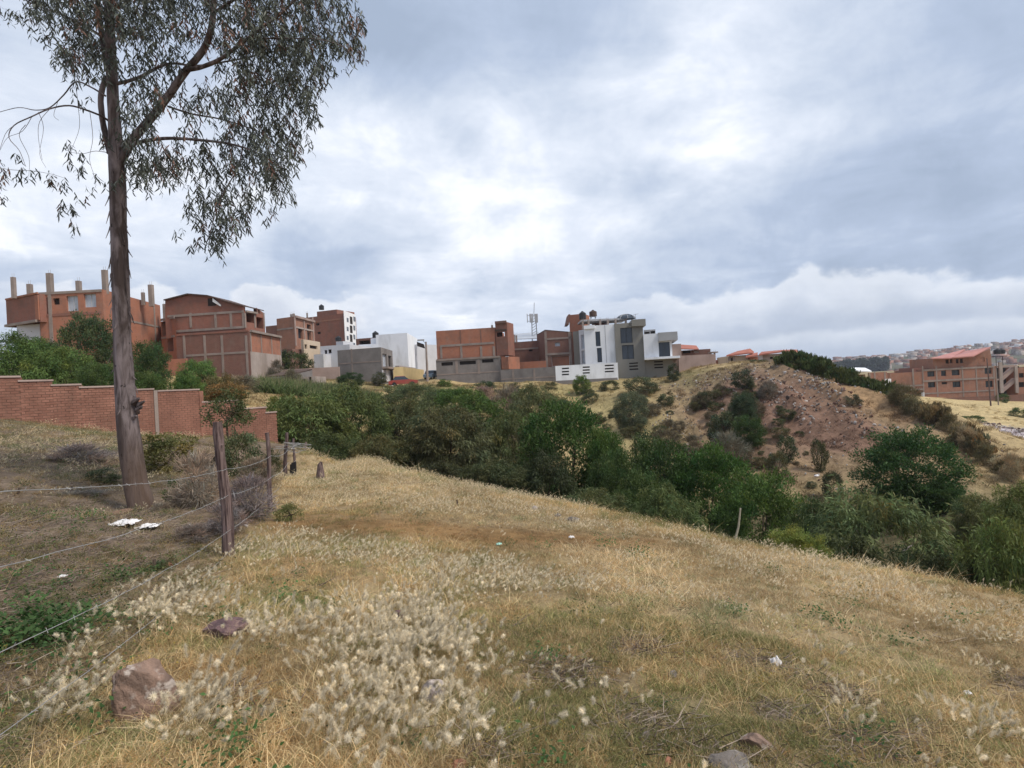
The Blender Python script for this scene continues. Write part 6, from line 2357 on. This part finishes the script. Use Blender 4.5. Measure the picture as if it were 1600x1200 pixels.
# ------------------------------------------------------------------ scattered stuff (geometry node instances)
def scatter(name, label, pts, rot, scl, idx, tint, sources):
    src = bpy.data.collections.new(name + '_kinds')
    for i, me in enumerate(sources):
        o = bpy.data.objects.new('%s_kind_%02d' % (name, i), me)
        src.objects.link(o)
    me = bpy.data.meshes.new(name)
    me.vertices.add(len(pts))
    me.vertices.foreach_set('co', np.asarray(pts, np.float32).ravel())
    for k, typ, d in (('rot', 'FLOAT_VECTOR', rot), ('scl', 'FLOAT', scl), ('idx', 'INT', idx), ('itint', 'FLOAT_COLOR', tint)):
        a = me.attributes.new(k, typ, 'POINT')
        d = np.asarray(d, np.float32)
        if typ == 'FLOAT_COLOR':
            d = np.concatenate([d, np.ones((len(d), 1), np.float32)], 1)
            a.data.foreach_set('color', d.ravel())
        elif typ == 'FLOAT_VECTOR':
            a.data.foreach_set('vector', d.ravel())
        elif typ == 'INT':
            a.data.foreach_set('value', d.astype(np.int32))
        else:
            a.data.foreach_set('value', d)
    o = bpy.data.objects.new(name, me)
    link(o)
    tag(o, label, kind='stuff')
    ng = bpy.data.node_groups.new(name, 'GeometryNodeTree')
    ng.interface.new_socket('Geometry', in_out='INPUT', socket_type='NodeSocketGeometry')
    ng.interface.new_socket('Geometry', in_out='OUTPUT', socket_type='NodeSocketGeometry')
    n, l = ng.nodes, ng.links
    gi, go = n.new('NodeGroupInput'), n.new('NodeGroupOutput')
    iop = n.new('GeometryNodeInstanceOnPoints')
    ci = n.new('GeometryNodeCollectionInfo')
    ci.inputs['Collection'].default_value = src
    ci.inputs['Separate Children'].default_value = True
    ci.inputs['Reset Children'].default_value = True
    iop.inputs['Pick Instance'].default_value = True

    def attr(nm, typ):
        a = n.new('GeometryNodeInputNamedAttribute')
        a.data_type = typ
        a.inputs['Name'].default_value = nm
        return a.outputs['Attribute']
    l.new(gi.outputs[0], iop.inputs['Points'])
    l.new(ci.outputs[0], iop.inputs['Instance'])
    l.new(attr('idx', 'INT'), iop.inputs['Instance Index'])
    l.new(attr('rot', 'FLOAT_VECTOR'), iop.inputs['Rotation'])
    l.new(attr('scl', 'FLOAT'), iop.inputs['Scale'])
    l.new(iop.outputs[0], go.inputs[0])
    md = o.modifiers.new('scatter', 'NODES')
    md.node_group = ng
    print(name, len(pts))
    return o


def blades(rng, n, spread, hmin, hmax, wid, col, colvar=.45, lean=.5, curve=.4, wind=.0):
    """a tuft: every blade is a bent two-segment strip"""
    a = rng.uniform(0, 6.28, n)
    r = spread * rng.random(n) ** .5
    base = np.stack([np.cos(a) * r, np.sin(a) * r, np.full(n, -.01)], 1)
    b = rng.uniform(0, 6.28, n)
    d = unit(np.stack([np.cos(b) * lean * rng.random(n) + wind, np.sin(b) * lean * rng.random(n), np.ones(n)], 1))
    L = rng.uniform(hmin, hmax, n)[:, None]
    bend = np.stack([np.cos(b), np.sin(b), -.5 * np.ones(n)], 1) * curve * L * rng.uniform(.3, 1, (n, 1))
    side = unit(np.cross(d, rng.normal(0, 1, (n, 3)))) * wid * .5
    m = base + d * L * .5 + bend * .2
    t = base + d * L + bend
    V = np.stack([base - side, base + side, m + side * .8, m - side * .8, t], 1).reshape(-1, 3)
    i = np.arange(n)[:, None] * 5
    k = rng.uniform(1 - colvar, 1 + colvar, (n, 1))
    C = np.repeat(np.array(col)[None] * k, 5, 0)
    return V, i + np.array([[0, 1, 2, 3]]), i + np.array([[3, 2, 4]]), C


def tuft_mesh(name, seed, parts):
    rng = np.random.default_rng(seed)
    V, Q, T3, C = [], [], [], []
    off = 0
    for kw in parts:
        v, q, t, c = blades(rng, **kw)
        V.append(v)
        Q.append(q + off)
        T3.append(t + off)
        C.append(c)
        off += len(v)
    return np_mesh(name, np.concatenate(V), [np.concatenate(Q), np.concatenate(T3)], [M['grass']], {'tint': ('POINT', 'FLOAT_COLOR', np.concatenate(C))})


def feather_mesh(name, seed, heads=6, spread=.13, hmin=.10, hmax=.26, hairs=180, fat=1.08):
    """stems with soft cream bottle-brush heads, like feathertop grass"""
    rng = np.random.default_rng(seed)
    V, T3, C = [], [], []
    Q = []
    off = 0
    v, q, t, c = blades(rng, 16, spread * 1.2, .06, .16, .0022, (.28, .23, .10), .3, .8, .5)
    V.append(v); Q.append(q + off); T3.append(t + off); C.append(c)
    off += len(v)
    for h in range(heads):
        a, r = rng.uniform(0, 6.28), spread * rng.random() ** .5
        base = np.array([math.cos(a) * r, math.sin(a) * r, 0])
        lean = np.array([rng.normal(.3, .45), rng.normal(-.05, .45), 1.0])
        lean /= np.linalg.norm(lean)
        H_ = rng.uniform(hmin, hmax)
        top = base + lean * H_
        sd_ = np.cross(lean, [0, 1, 0])
        sd_ = sd_ / np.linalg.norm(sd_) * .0009
        V.append(np.array([base - sd_, base + sd_, top + sd_, top - sd_]))
        Q.append(np.array([[0, 1, 2, 3]]) + off)
        C.append(np.tile(np.array([.36, .29, .15]), (4, 1)))
        off += 4
        hl = rng.uniform(.034, .062) * fat
        axis_ = unit(lean + [rng.normal(.3, .35), rng.normal(0, .35), 0])
        s = rng.random(hairs)
        c0 = top + axis_ * (s[:, None] * hl)
        rad = unit(np.cross(np.tile(axis_, (hairs, 1)), rng.normal(0, 1, (hairs, 3))))
        prof = np.sin(np.clip(s * .85 + .12, 0, 1) * math.pi) ** .7
        ln = (.011 + .013 * prof)[:, None] * rng.uniform(.6, 1.25, (hairs, 1)) * fat
        tip = c0 + unit(rad + axis_ * rng.uniform(.3, 1.3, (hairs, 1))) * ln
        w_ = unit(np.cross(rad, axis_ + rng.normal(0, .4, (hairs, 3)))) * .0007 * fat
        V.append(np.stack([c0 - w_, c0 + w_, tip], 1).reshape(-1, 3))
        T3.append(np.arange(hairs)[:, None] * 3 + np.array([[0, 1, 2]]) + off)
        k = rng.uniform(.8, 1.12, (hairs, 1)) * rng.uniform(.75, 1.1)
        C.append(np.repeat(np.array([[.93, .83, .64]]) * k, 3, 0))
        off += hairs * 3
    return np_mesh(name, np.concatenate(V), [np.concatenate(Q), np.concatenate(T3)], [M['grass']], {'tint': ('POINT', 'FLOAT_COLOR', np.concatenate(C))})


def ring_points(rng, bands, amin=-62, amax=62):
    X, Y = [], []
    for r0, r1, dens in bands:
        a0, a1 = math.radians(amin), math.radians(amax)
        n = int(dens * .5 * (a1 - a0) * (r1 * r1 - r0 * r0))
        r = np.sqrt(rng.uniform(r0 * r0, r1 * r1, n))
        a = rng.uniform(a0, a1, n)
        X.append(np.sin(a) * r)
        Y.append(np.cos(a) * r)
    return np.concatenate(X), np.concatenate(Y)


def meadow():
    rng = np.random.default_rng(2024)
    st = (.53, .40, .215)
    st2 = (.40, .245, .105)
    gr = (.19, .195, .075)
    gr2 = (.34, .30, .13)
    kinds = []
    for i in range(4):      # 0-3 dry turf
        kinds.append(tuft_mesh('tuft', 300 + i, [dict(n=26, spread=.075, hmin=.02, hmax=.06, wid=.0028, col=st2, lean=1.3, curve=.5),
                                                  dict(n=22, spread=.075, hmin=.03, hmax=.085, wid=.0022, col=st, lean=1.0, curve=.6),
                                                  dict(n=6, spread=.08, hmin=.02, hmax=.06, wid=.0028, col=gr2, lean=.9, curve=.4)]))
    for i in range(4):      # 4-7 green turf
        kinds.append(tuft_mesh('tuft', 310 + i, [dict(n=32, spread=.075, hmin=.025, hmax=.075, wid=.003, col=gr, lean=.9, curve=.5),
                                                  dict(n=14, spread=.075, hmin=.02, hmax=.07, wid=.003, col=gr2, lean=1.2, curve=.5),
                                                  dict(n=8, spread=.08, hmin=.02, hmax=.07, wid=.0025, col=st, lean=1.0, curve=.5)]))
    for i in range(2):      # 8-9 long straw
        kinds.append(tuft_mesh('tuft', 320 + i, [dict(n=16, spread=.08, hmin=.10, hmax=.24, wid=.002, col=st, lean=1.4, curve=.6),
                                                  dict(n=10, spread=.08, hmin=.05, hmax=.14, wid=.0025, col=st2, lean=1.5, curve=.8)]))
    x, y = ring_points(rng, [(1.2, 3.2, 800), (3.2, 5, 420), (5, 8, 150), (8, 13, 75), (13, 20, 38), (20, 34, 18)])
    r = np.hypot(x, y)
    nn = fbm(x * .8, y * .8, 60, 4)
    bf = field(x, y, BROWN_W)
    gf = field(x, y, GREEN_W) + (fbm(x * .45, y * .45, 63, 3) - .5) * 1.9
    ff = field(x, y, FEATHER_W)
    left = left_of_fence(x, y)
    s = brow(x, y)
    keep = (s < 1.2) & (rng.random(len(x)) > np.clip(left, 0, .6)) & (fbm(x * 3, y * 3, 66, 2) > .22) & (rng.random(len(x)) > bf * .35)
    keep0 = keep
    x, y, r, nn, bf, gf, left = (q[keep] for q in (x, y, r, nn, bf, gf, left))
    n = len(x)
    green = rng.random(n) < np.clip(gf * .75 + .12, .04, .8)
    idx = np.where(green, rng.integers(4, 8, n), rng.integers(0, 4, n))
    lng = rng.random(n) < .08 * (nn > .5)
    idx[lng] = rng.integers(8, 10, lng.sum())
    scl = rng.uniform(.7, 1.3, n) * (1 + np.clip((r - 4) / 14, 0, 1.2)) * np.where(bf > .4, .7, 1)
    tone = (.55 + 1.1 * nn)[:, None] * rng.uniform(.8, 1.2, (n, 1)) * np.where(left > 0, .62, 1.0)[:, None]
    tint = np.ones((n, 3)) * tone
    tint = tint * (1 - np.clip(bf, 0, 1)[:, None] * np.array([.22, .34, .42]))
    pale = np.clip((fbm(x * .35, y * .35, 71, 3) - .5) * 5, 0, 1) * (r > 5)
    pale = np.maximum(pale, np.clip(ff[keep0], 0, 1))
    tint = tint * (1 + pale[:, None] * np.array([.22, .32, .55]))
    rot = np.stack([rng.normal(0, .15, n), rng.normal(0, .15, n), rng.uniform(0, 6.28, n)], 1)
    scatter('meadow_turf', 'short dry and green turf covering the near meadow', np.stack([x, y, H(x, y)], 1), rot, scl, idx, tint, kinds)

    # feathertop
    kinds = [feather_mesh('feather', 400 + i, 8) for i in range(5)] + [feather_mesh('feather', 410 + i, 2, .08) for i in range(3)] + [feather_mesh('feather', 420 + i, 9, .22, .10, .22, 90, 1.3) for i in range(3)]
    x, y = ring_points(rng, [(1.6, 4, 150), (4, 7, 110), (7, 12, 60), (12, 20, 34), (20, 34, 18)])
    r = np.hypot(x, y)
    ff = field(x, y, FEATHER_W) * (.25 + 1.5 * fbm(x * 1.6, y * 1.6, 81, 3))
    pn = fbm(x * .35, y * .35, 71, 3)
    far = np.clip((r - 9) / 10, 0, .5) * np.clip((pn - .42) * 8, 0, 1)
    ff = np.clip((ff - .22) * 1.35, 0, 1) * np.where(r > 5, .65, 1.15)
    ff = np.maximum(ff, far) + .02 + .06 * (brow(x, y) > -1.2)
    ff = ff * (1 - np.clip(field(x, y, BROWN_W), 0, .93))
    left = left_of_fence(x, y)
    bad = np.zeros(len(x), bool)
    for px, py, w_ in ((232, 1110, .22), (356, 985, .17), (676, 1105, .09)):
        c = G(px, py)
        bad |= (np.abs(x - c[0]) < w_) & (y > c[1] - .38) & (y < c[1] + .12)
    keep = (rng.random(len(x)) < ff * np.where(left > .15, .25, 1.0)) & (brow(x, y) < 1.4) & ~bad
    x, y, r = x[keep], y[keep], r[keep]
    n = len(x)
    dn = fbm(x * 1.6, y * 1.6, 81, 3)
    idx = np.where(r > 5.5, rng.integers(8, 11, n), np.where((dn < .42) & (rng.random(n) < .6), rng.integers(5, 8, n), rng.integers(0, 5, n)))
    scl = rng.uniform(.6, 1.15, n) * np.interp(r, [0, 3.6, 6, 9], [1, 1, .62, .62]) * (1 + np.clip((r - 12) / 30, 0, .4))
    tint = np.ones((n, 3)) * rng.uniform(.75, 1.12, (n, 1)) * (1 - np.clip((r - 6) / 12, 0, 1)[:, None] * np.array([.04, .09, .2]))
    rot = np.stack([rng.normal(0, .1, n), rng.normal(0.05, .1, n), rng.normal(0, .8, n)], 1)
    scatter('feather_grass', 'drifts of cream feathery seed heads across the meadow', np.stack([x, y, H(x, y)], 1), rot, scl, idx, tint, kinds)

    # broken stalks and litter lying on bare patches and left of the fence
    kinds = []
    for i in range(4):
        kinds.append(tuft_mesh('stalks', 500 + i, [dict(n=12, spread=.13, hmin=.05, hmax=.16, wid=.0035, col=(.36, .30, .25), lean=22, curve=.03, colvar=.5),
                                                    dict(n=6, spread=.13, hmin=.04, hmax=.10, wid=.005, col=(.13, .10, .085), lean=22, curve=.04)]))
    X, Y = [], []
    for px, py, rx, ry, m_ in ((880, 1055, 50, 14, 60), (1185, 1040, 34, 14, 50), (1300, 1088, 44, 18, 60), (1000, 1140, 60, 22, 60), (1350, 1165, 90, 24, 70), (1215, 1115, 30, 12, 25), (985, 1010, 36, 10, 30), (1590, 1070, 30, 16, 20), (1130, 1190, 60, 14, 30), (345, 1095, 24, 18, 20), (1440, 1140, 60, 12, 16), (750, 1180, 40, 14, 20)):
        c = G(px, py)
        lx = rx / F * c[1]
        ly = abs(G(px, py - ry)[1] - c[1])
        X.append(rng.normal(c[0], lx * .6, m_))
        Y.append(rng.normal(c[1], ly * .6, m_))
    xa, ya = ring_points(rng, [(1.5, 5, 60), (5, 10, 45), (10, 20, 22)], -70, -5)
    k = left_of_fence(xa, ya) > 0
    X.append(xa[k]); Y.append(ya[k])
    xa, ya = ring_points(rng, [(1.5, 6, 4), (6, 20, 1.2)])
    X.append(xa); Y.append(ya)
    x, y = np.concatenate(X), np.concatenate(Y)
    y = np.maximum(y, 1.2)
    n = len(x)
    rot = np.stack([rng.normal(0, .08, n), rng.normal(0, .08, n), rng.uniform(0, 6.28, n)], 1)
    scatter('dry_stalks', 'broken dry stalks and twigs lying on the ground', np.stack([x, y, H(x, y) + .015], 1), rot, rng.uniform(.6, 1.5, n), rng.integers(0, 4, n), np.ones((n, 3)) * rng.uniform(.6, 1.2, (n, 1)) * np.array([1, .96, .94]), kinds)

    # leafy weeds on the left
    def weed(seed, col, leaf=.03, n_=60, hh=.12):
        r_ = np.random.default_rng(seed)
        p = r_.normal(0, 1, (n_, 3)) * [.07, .07, 0] + [0, 0, 0]
        p[:, 2] = r_.uniform(0, hh, n_)
        a = r_.uniform(0, 6.28, n_)
        d = unit(np.stack([np.cos(a), np.sin(a), r_.uniform(-.2, .8, n_)], 1))
        V, Fq, T = leaves(p, d, unit(r_.normal(0, .3, (n_, 3)) + [0, 0, 1]), leaf * r_.uniform(.6, 1.3, n_), leaf * .55, np.array(col)[None] * r_.uniform(.6, 1.4, (n_, 1)), .1)
        return np_mesh('weed', V, Fq, [M['grass']], {'tint': ('POINT', 'FLOAT_COLOR', T)})
    kinds = [weed(600, (.06, .12, .035)), weed(601, (.07, .13, .04), .04), weed(602, (.12, .13, .045), .022, 50, .09), weed(603, (.34, .25, .05), .014, 40, .1)]
    xa, ya = ring_points(rng, [(1.5, 5, 160), (5, 10, 60), (10, 24, 16)], -75, -5)
    gl = field(xa, ya, GREENL_W)
    lf = left_of_fence(xa, ya)
    k = ((rng.random(len(xa)) < gl) | (rng.random(len(xa)) < .17)) & (lf > -.1)
    x, y, gl = xa[k], ya[k], gl[k]
    # small weeds elsewhere on the meadow
    xb, yb = ring_points(rng, [(1.5, 6, 5), (6, 24, 1.6)])
    k = brow(xb, yb) < 1
    x, y, gl = np.concatenate([x, xb[k]]), np.concatenate([y, yb[k]]), np.concatenate([gl, np.zeros(k.sum())])
    n = len(x)
    idx = np.where(gl > .4, rng.integers(0, 2, n), rng.choice([0, 2, 2, 3], n))
    rot = np.stack([rng.normal(0, .15, n), rng.normal(0, .15, n), rng.uniform(0, 6.28, n)], 1)
    scatter('leafy_weeds', 'small leafy green and yellow weeds, mostly left of the wire fence', np.stack([x, y, H(x, y)], 1), rot, rng.uniform(.5, 1.3, n), idx, np.ones((n, 3)) * rng.uniform(.7, 1.2, (n, 1)), kinds)

    # coarse grass on the far slopes
    kinds = [tuft_mesh('coarse', 700 + i, [dict(n=34, spread=.35, hmin=.12, hmax=.42, wid=.03, col=(1.0, 1.0, 1.0), lean=.9, curve=.5, colvar=.35)]) for i in range(4)]
    x, y = ring_points(rng, [(16, 34, 2.2), (34, 60, 3.2), (60, 98, 1.8), (98, 140, .7)], -55, 58)
    nn = fbm(x * .25, y * .25, 90, 3)
    s = brow(x, y)
    c = ground_colour(x, y)
    d = np.exp(-(((x - MC[0] - 1) / 15) ** 2 + ((y - MC[1]) / 14) ** 2))
    k = (s > .5) & (rng.random(len(x)) < np.clip((nn - .28) * 2.4, .06, 1) * (1 - .35 * d)) & ~((y > 90) & (x < 30))
    x, y, nn, c = x[k], y[k], nn[k], c[k]
    n = len(x)
    rot = np.stack([rng.normal(0, .2, n), rng.normal(0, .2, n), rng.uniform(0, 6.28, n)], 1)
    scatter('coarse_grass', 'coarse dry grass over the far bank, the mound and the plain', np.stack([x, y, H(x, y) - .03], 1), rot, rng.uniform(.6, 1.5, n), rng.integers(0, 4, n),
            np.clip(c * 1.12 * rng.uniform(.7, 1.3, (n, 1)), 0, .75), kinds)

    # stones and builder's rubble on the mound
    cols = [(.62, .56, .52), (.40, .31, .27), (.30, .17, .13), (.72, .70, .69), (.22, .17, .15)]
    kinds = []
    for i, cc in enumerate(cols):
        me = rock_mesh('rubble', M['grass'], 800 + i, (1, .8, .55), 2, .3, 8)
        a = me.attributes.new('tint', 'FLOAT_COLOR', 'POINT')
        a.data.foreach_set('color', np.tile(np.array([*cc, 1], np.float32), len(me.vertices)))
        kinds.append(me)
    X, Y, S = [], [], []
    for px, py, sx, sy, m_, big in ((1100, 620, 50, 30, 500, .16), (1070, 680, 34, 26, 700, .13), (1210, 600, 30, 26, 420, .26), (1280, 592, 50, 12, 420, .2), (1320, 625, 22, 26, 200, .26), (1180, 640, 90, 50, 420, .14), (1260, 640, 40, 40, 260, .13),
                                     (1230, 720, 60, 40, 200, .13), (1570, 668, 26, 9, 420, .30), (598, 606, 9, 18, 60, .3), (1130, 585, 60, 8, 180, .22), (1340, 660, 16, 30, 60, .2), (1520, 700, 50, 40, 60, .16)):
        kx = rng.normal(px, sx * .6, m_)
        ky = np.clip(rng.normal(py, sy * .6, m_), 560, 780)
        for a_, b_ in zip(kx[::1], ky[::1]):
            pass
        c = G(px, py, 20, 140)
        # spread over the slope in plan, using the local footprint of the pixel patch
        lx = sx / F * c[1] * .65
        g2 = G(px, py - sy * .8, 20, 140)
        ly = min(max(abs(g2[1] - c[1]) * .8, 2.0), 9.0)
        X.append(rng.normal(c[0], lx, m_)); Y.append(rng.normal(c[1], ly, m_)); S.append(big * rng.uniform(.25, 1.0, m_) ** 1.5 * 1.2)
    x, y, s_ = np.concatenate(X), np.concatenate(Y), np.concatenate(S) * .85
    n = len(x)
    rot = rng.uniform(0, 6.28, (n, 3))
    scatter('rubble', 'pale stones and builders rubble strewn over the mound and plain', np.stack([x, y, H(x, y)], 1), rot, s_, rng.choice([0, 0, 1, 1, 2, 2, 3, 4], n), np.ones((n, 3)) * rng.uniform(.4, .95, (n, 1)), kinds)

    # maize strip
    def maize(seed):
        return tuft_mesh('maize', seed, [dict(n=26, spread=.35, hmin=.7, hmax=1.5, wid=.10, col=(.13, .18, .065), lean=.8, curve=.5), dict(n=5, spread=.3, hmin=1.2, hmax=1.8, wid=.04, col=(.3, .28, .14), lean=.2, curve=.1)])
    kinds = [maize(900), maize(901), maize(902)]
    X, Y = [], []
    for _ in range(520):
        px = rng.uniform(404, 592)
        Yd = rng.uniform(56, 68)
        q = toward(px, Yd)
        X.append(q[0]); Y.append(Yd)
    x, y = np.array(X), np.array(Y)
    n = len(x)
    rot = np.stack([np.zeros(n), np.zeros(n), rng.uniform(0, 6.28, n)], 1)
    scatter('maize_plants', 'strip of pale green maize plants below the grey block house', np.stack([x, y, H(x, y)], 1), rot, rng.uniform(.7, 1.2, n), rng.integers(0, 3, n), np.ones((n, 3)) * rng.uniform(.75, 1.25, (n, 1)), kinds)


meadow()


# ------------------------------------------------------------------ far hills and the town on them
def hills():
    prof_x = [700, 1000, 1150, 1240, 1300, 1340, 1400, 1450, 1520, 1600, 1700, 1900, 2300, 3000]
    prof_y = [600, 590, 583, 574, 563.5, 560.5, 556.5, 551, 544, 535, 520, 500, 480, 470]
    rng = np.random.default_rng(55)
    na, nr = 260, 40
    V, az_list = [], []
    for i in range(na):
        px = 700 + 2300 * i / (na - 1)
        py = np.interp(px, prof_x, prof_y)
        wx, wz = ray(px, py)
        zc = EYE + wz * 1500
        for j in range(nr):
            t = j / (nr - 1)
            Y = 560 + 1500 * t
            f = math.sin(min(t / .63, 1) * math.pi / 2) ** 1.3 if t < .63 else 1 - .4 * (t - .63)
            z = -30 + (zc + 30) * f
            V.append((wx * Y, Y, z))
    V = np.array(V)
    V[:, 2] += (fbm(V[:, 0] / 90, V[:, 1] / 90, 7, 4) - .5) * 13 * np.clip((V[:, 1] - 560) / 300, 0, 1)
    i, j = np.meshgrid(np.arange(na - 1), np.arange(nr - 1))
    a = (i * nr + j).ravel()
    Fq = np.stack([a, a + nr, a + nr + 1, a + 1], 1)
    c0 = np.array([.16, .135, .095]) * np.ones((len(V), 1))
    k = fbm(V[:, 0] / 40, V[:, 1] / 120, 17, 4)[:, None]
    c0 = c0 * .8
    c = c0 * (1 - np.clip((k - .45) * 4, 0, 1)) + np.array([.075, .085, .055]) * np.clip((k - .45) * 4, 0, 1)
    me = np_mesh('hills', V, Fq, [M['ground']], {'gcol': ('POINT', 'FLOAT_COLOR', c)}, smooth=True)
    o = bpy.data.objects.new('hills', me)
    link(o)
    tag(o, 'long low hill with the town, far off on the right', kind='structure')
    Vg = V.reshape(na, nr, 3)
    cols = [(.30, .15, .11), (.26, .13, .10), (.34, .19, .14), (.36, .31, .28), (.50, .47, .46), (.26, .21, .19), (.20, .11, .09), (.24, .13, .10)]
    BV, BF, BC = [], [], []
    o_ = 0
    for _ in range(2600):
        ii = int(rng.uniform(40, na - 60))
        jj = int(np.clip(rng.beta(2.4, 1.6) * 26, 4, 26))
        p = Vg[ii, jj] + rng.normal(0, 5, 3) * [1, 1, 0]
        sx, sy, sz = rng.uniform(5, 13), rng.uniform(5, 12), rng.uniform(3.5, 9)
        if rng.random() < .02:
            sx *= 3
        cc = np.array(cols[rng.integers(0, len(cols))]) * rng.uniform(.7, 1.15)
        q = np.array([(-1, -1, -1), (1, -1, -1), (1, 1, -1), (-1, 1, -1), (-1, -1, 1), (1, -1, 1), (1, 1, 1), (-1, 1, 1)]) * [sx / 2, sy / 2, sz / 2]
        if rng.random() < .35:
            q[4:6, 2] -= 1.5
        BV.append(q + p + [0, 0, sz / 2 - 1.5])
        BF.append(np.array([(4, 5, 6, 7), (0, 1, 5, 4), (1, 2, 6, 5), (2, 3, 7, 6), (3, 0, 4, 7)]) + o_)
        BC.append(np.tile(cc, (8, 1)))
        o_ += 8
    me = np_mesh('hillside_town', np.concatenate(BV), np.concatenate(BF), [M['ground']], {'gcol': ('POINT', 'FLOAT_COLOR', np.concatenate(BC))})
    o = bpy.data.objects.new('hillside_town', me)
    link(o)
    tag(o, 'hundreds of tiny brick houses covering the far hill on the right', kind='stuff')
    # dark wood on the hill
    P_, D_ = [], []
    n = 9000
    px = rng.uniform(1308, 1384, n)
    w_ = rng.random(n)
    X, Y, Z = [], [], []
    for k in range(n):
        Yd = 900 + rng.uniform(-60, 60)
        top = 569 - (px[k] - 1310) * .09 - 1.5 * math.sin(px[k] * .3)
        q = P(px[k], top + w_[k] * 13, Yd)
        X.append(q)
    X = np.array(X)
    d = unit(rng.normal(0, 1, (n, 3)) + [0, 0, .4])
    t = np.array([[.03, .042, .03]]) * rng.uniform(.6, 1.4, (n, 1))
    V, Fq, T = leaves(X, d, unit(rng.normal(0, 1, (n, 3))), 7.0, 5.0, t, .1)
    me = np_mesh('distant_wood', V, Fq, [mat_leaf('distant_foliage', False)], {'tint': ('POINT', 'FLOAT_COLOR', T)})
    o = bpy.data.objects.new('distant_wood', me)
    link(o)
    tag(o, 'dark belt of trees low on the far hill', kind='stuff')


hills()


def haze():
    """thin even air that fades the far hill"""
    mb = MB()
    mb.box((0, 0, -60), (9600, 9600, 130))
    m = bpy.data.materials.new('haze')
    m.use_nodes = True
    nt = m.node_tree
    nt.nodes.clear()
    out = nt.nodes.new('ShaderNodeOutputMaterial')
    v = nt.nodes.new('ShaderNodeVolumePrincipled')
    v.inputs['Color'].default_value = (.82, .88, 1, 1)
    v.inputs['Density'].default_value = .00016
    v.inputs['Anisotropy'].default_value = 0
    nt.links.new(v.outputs[0], out.inputs['Volume'])
    o = mb.build('haze', m)
    tag(o, 'thin pale air between the viewer and the far hill', kind='stuff')


haze()
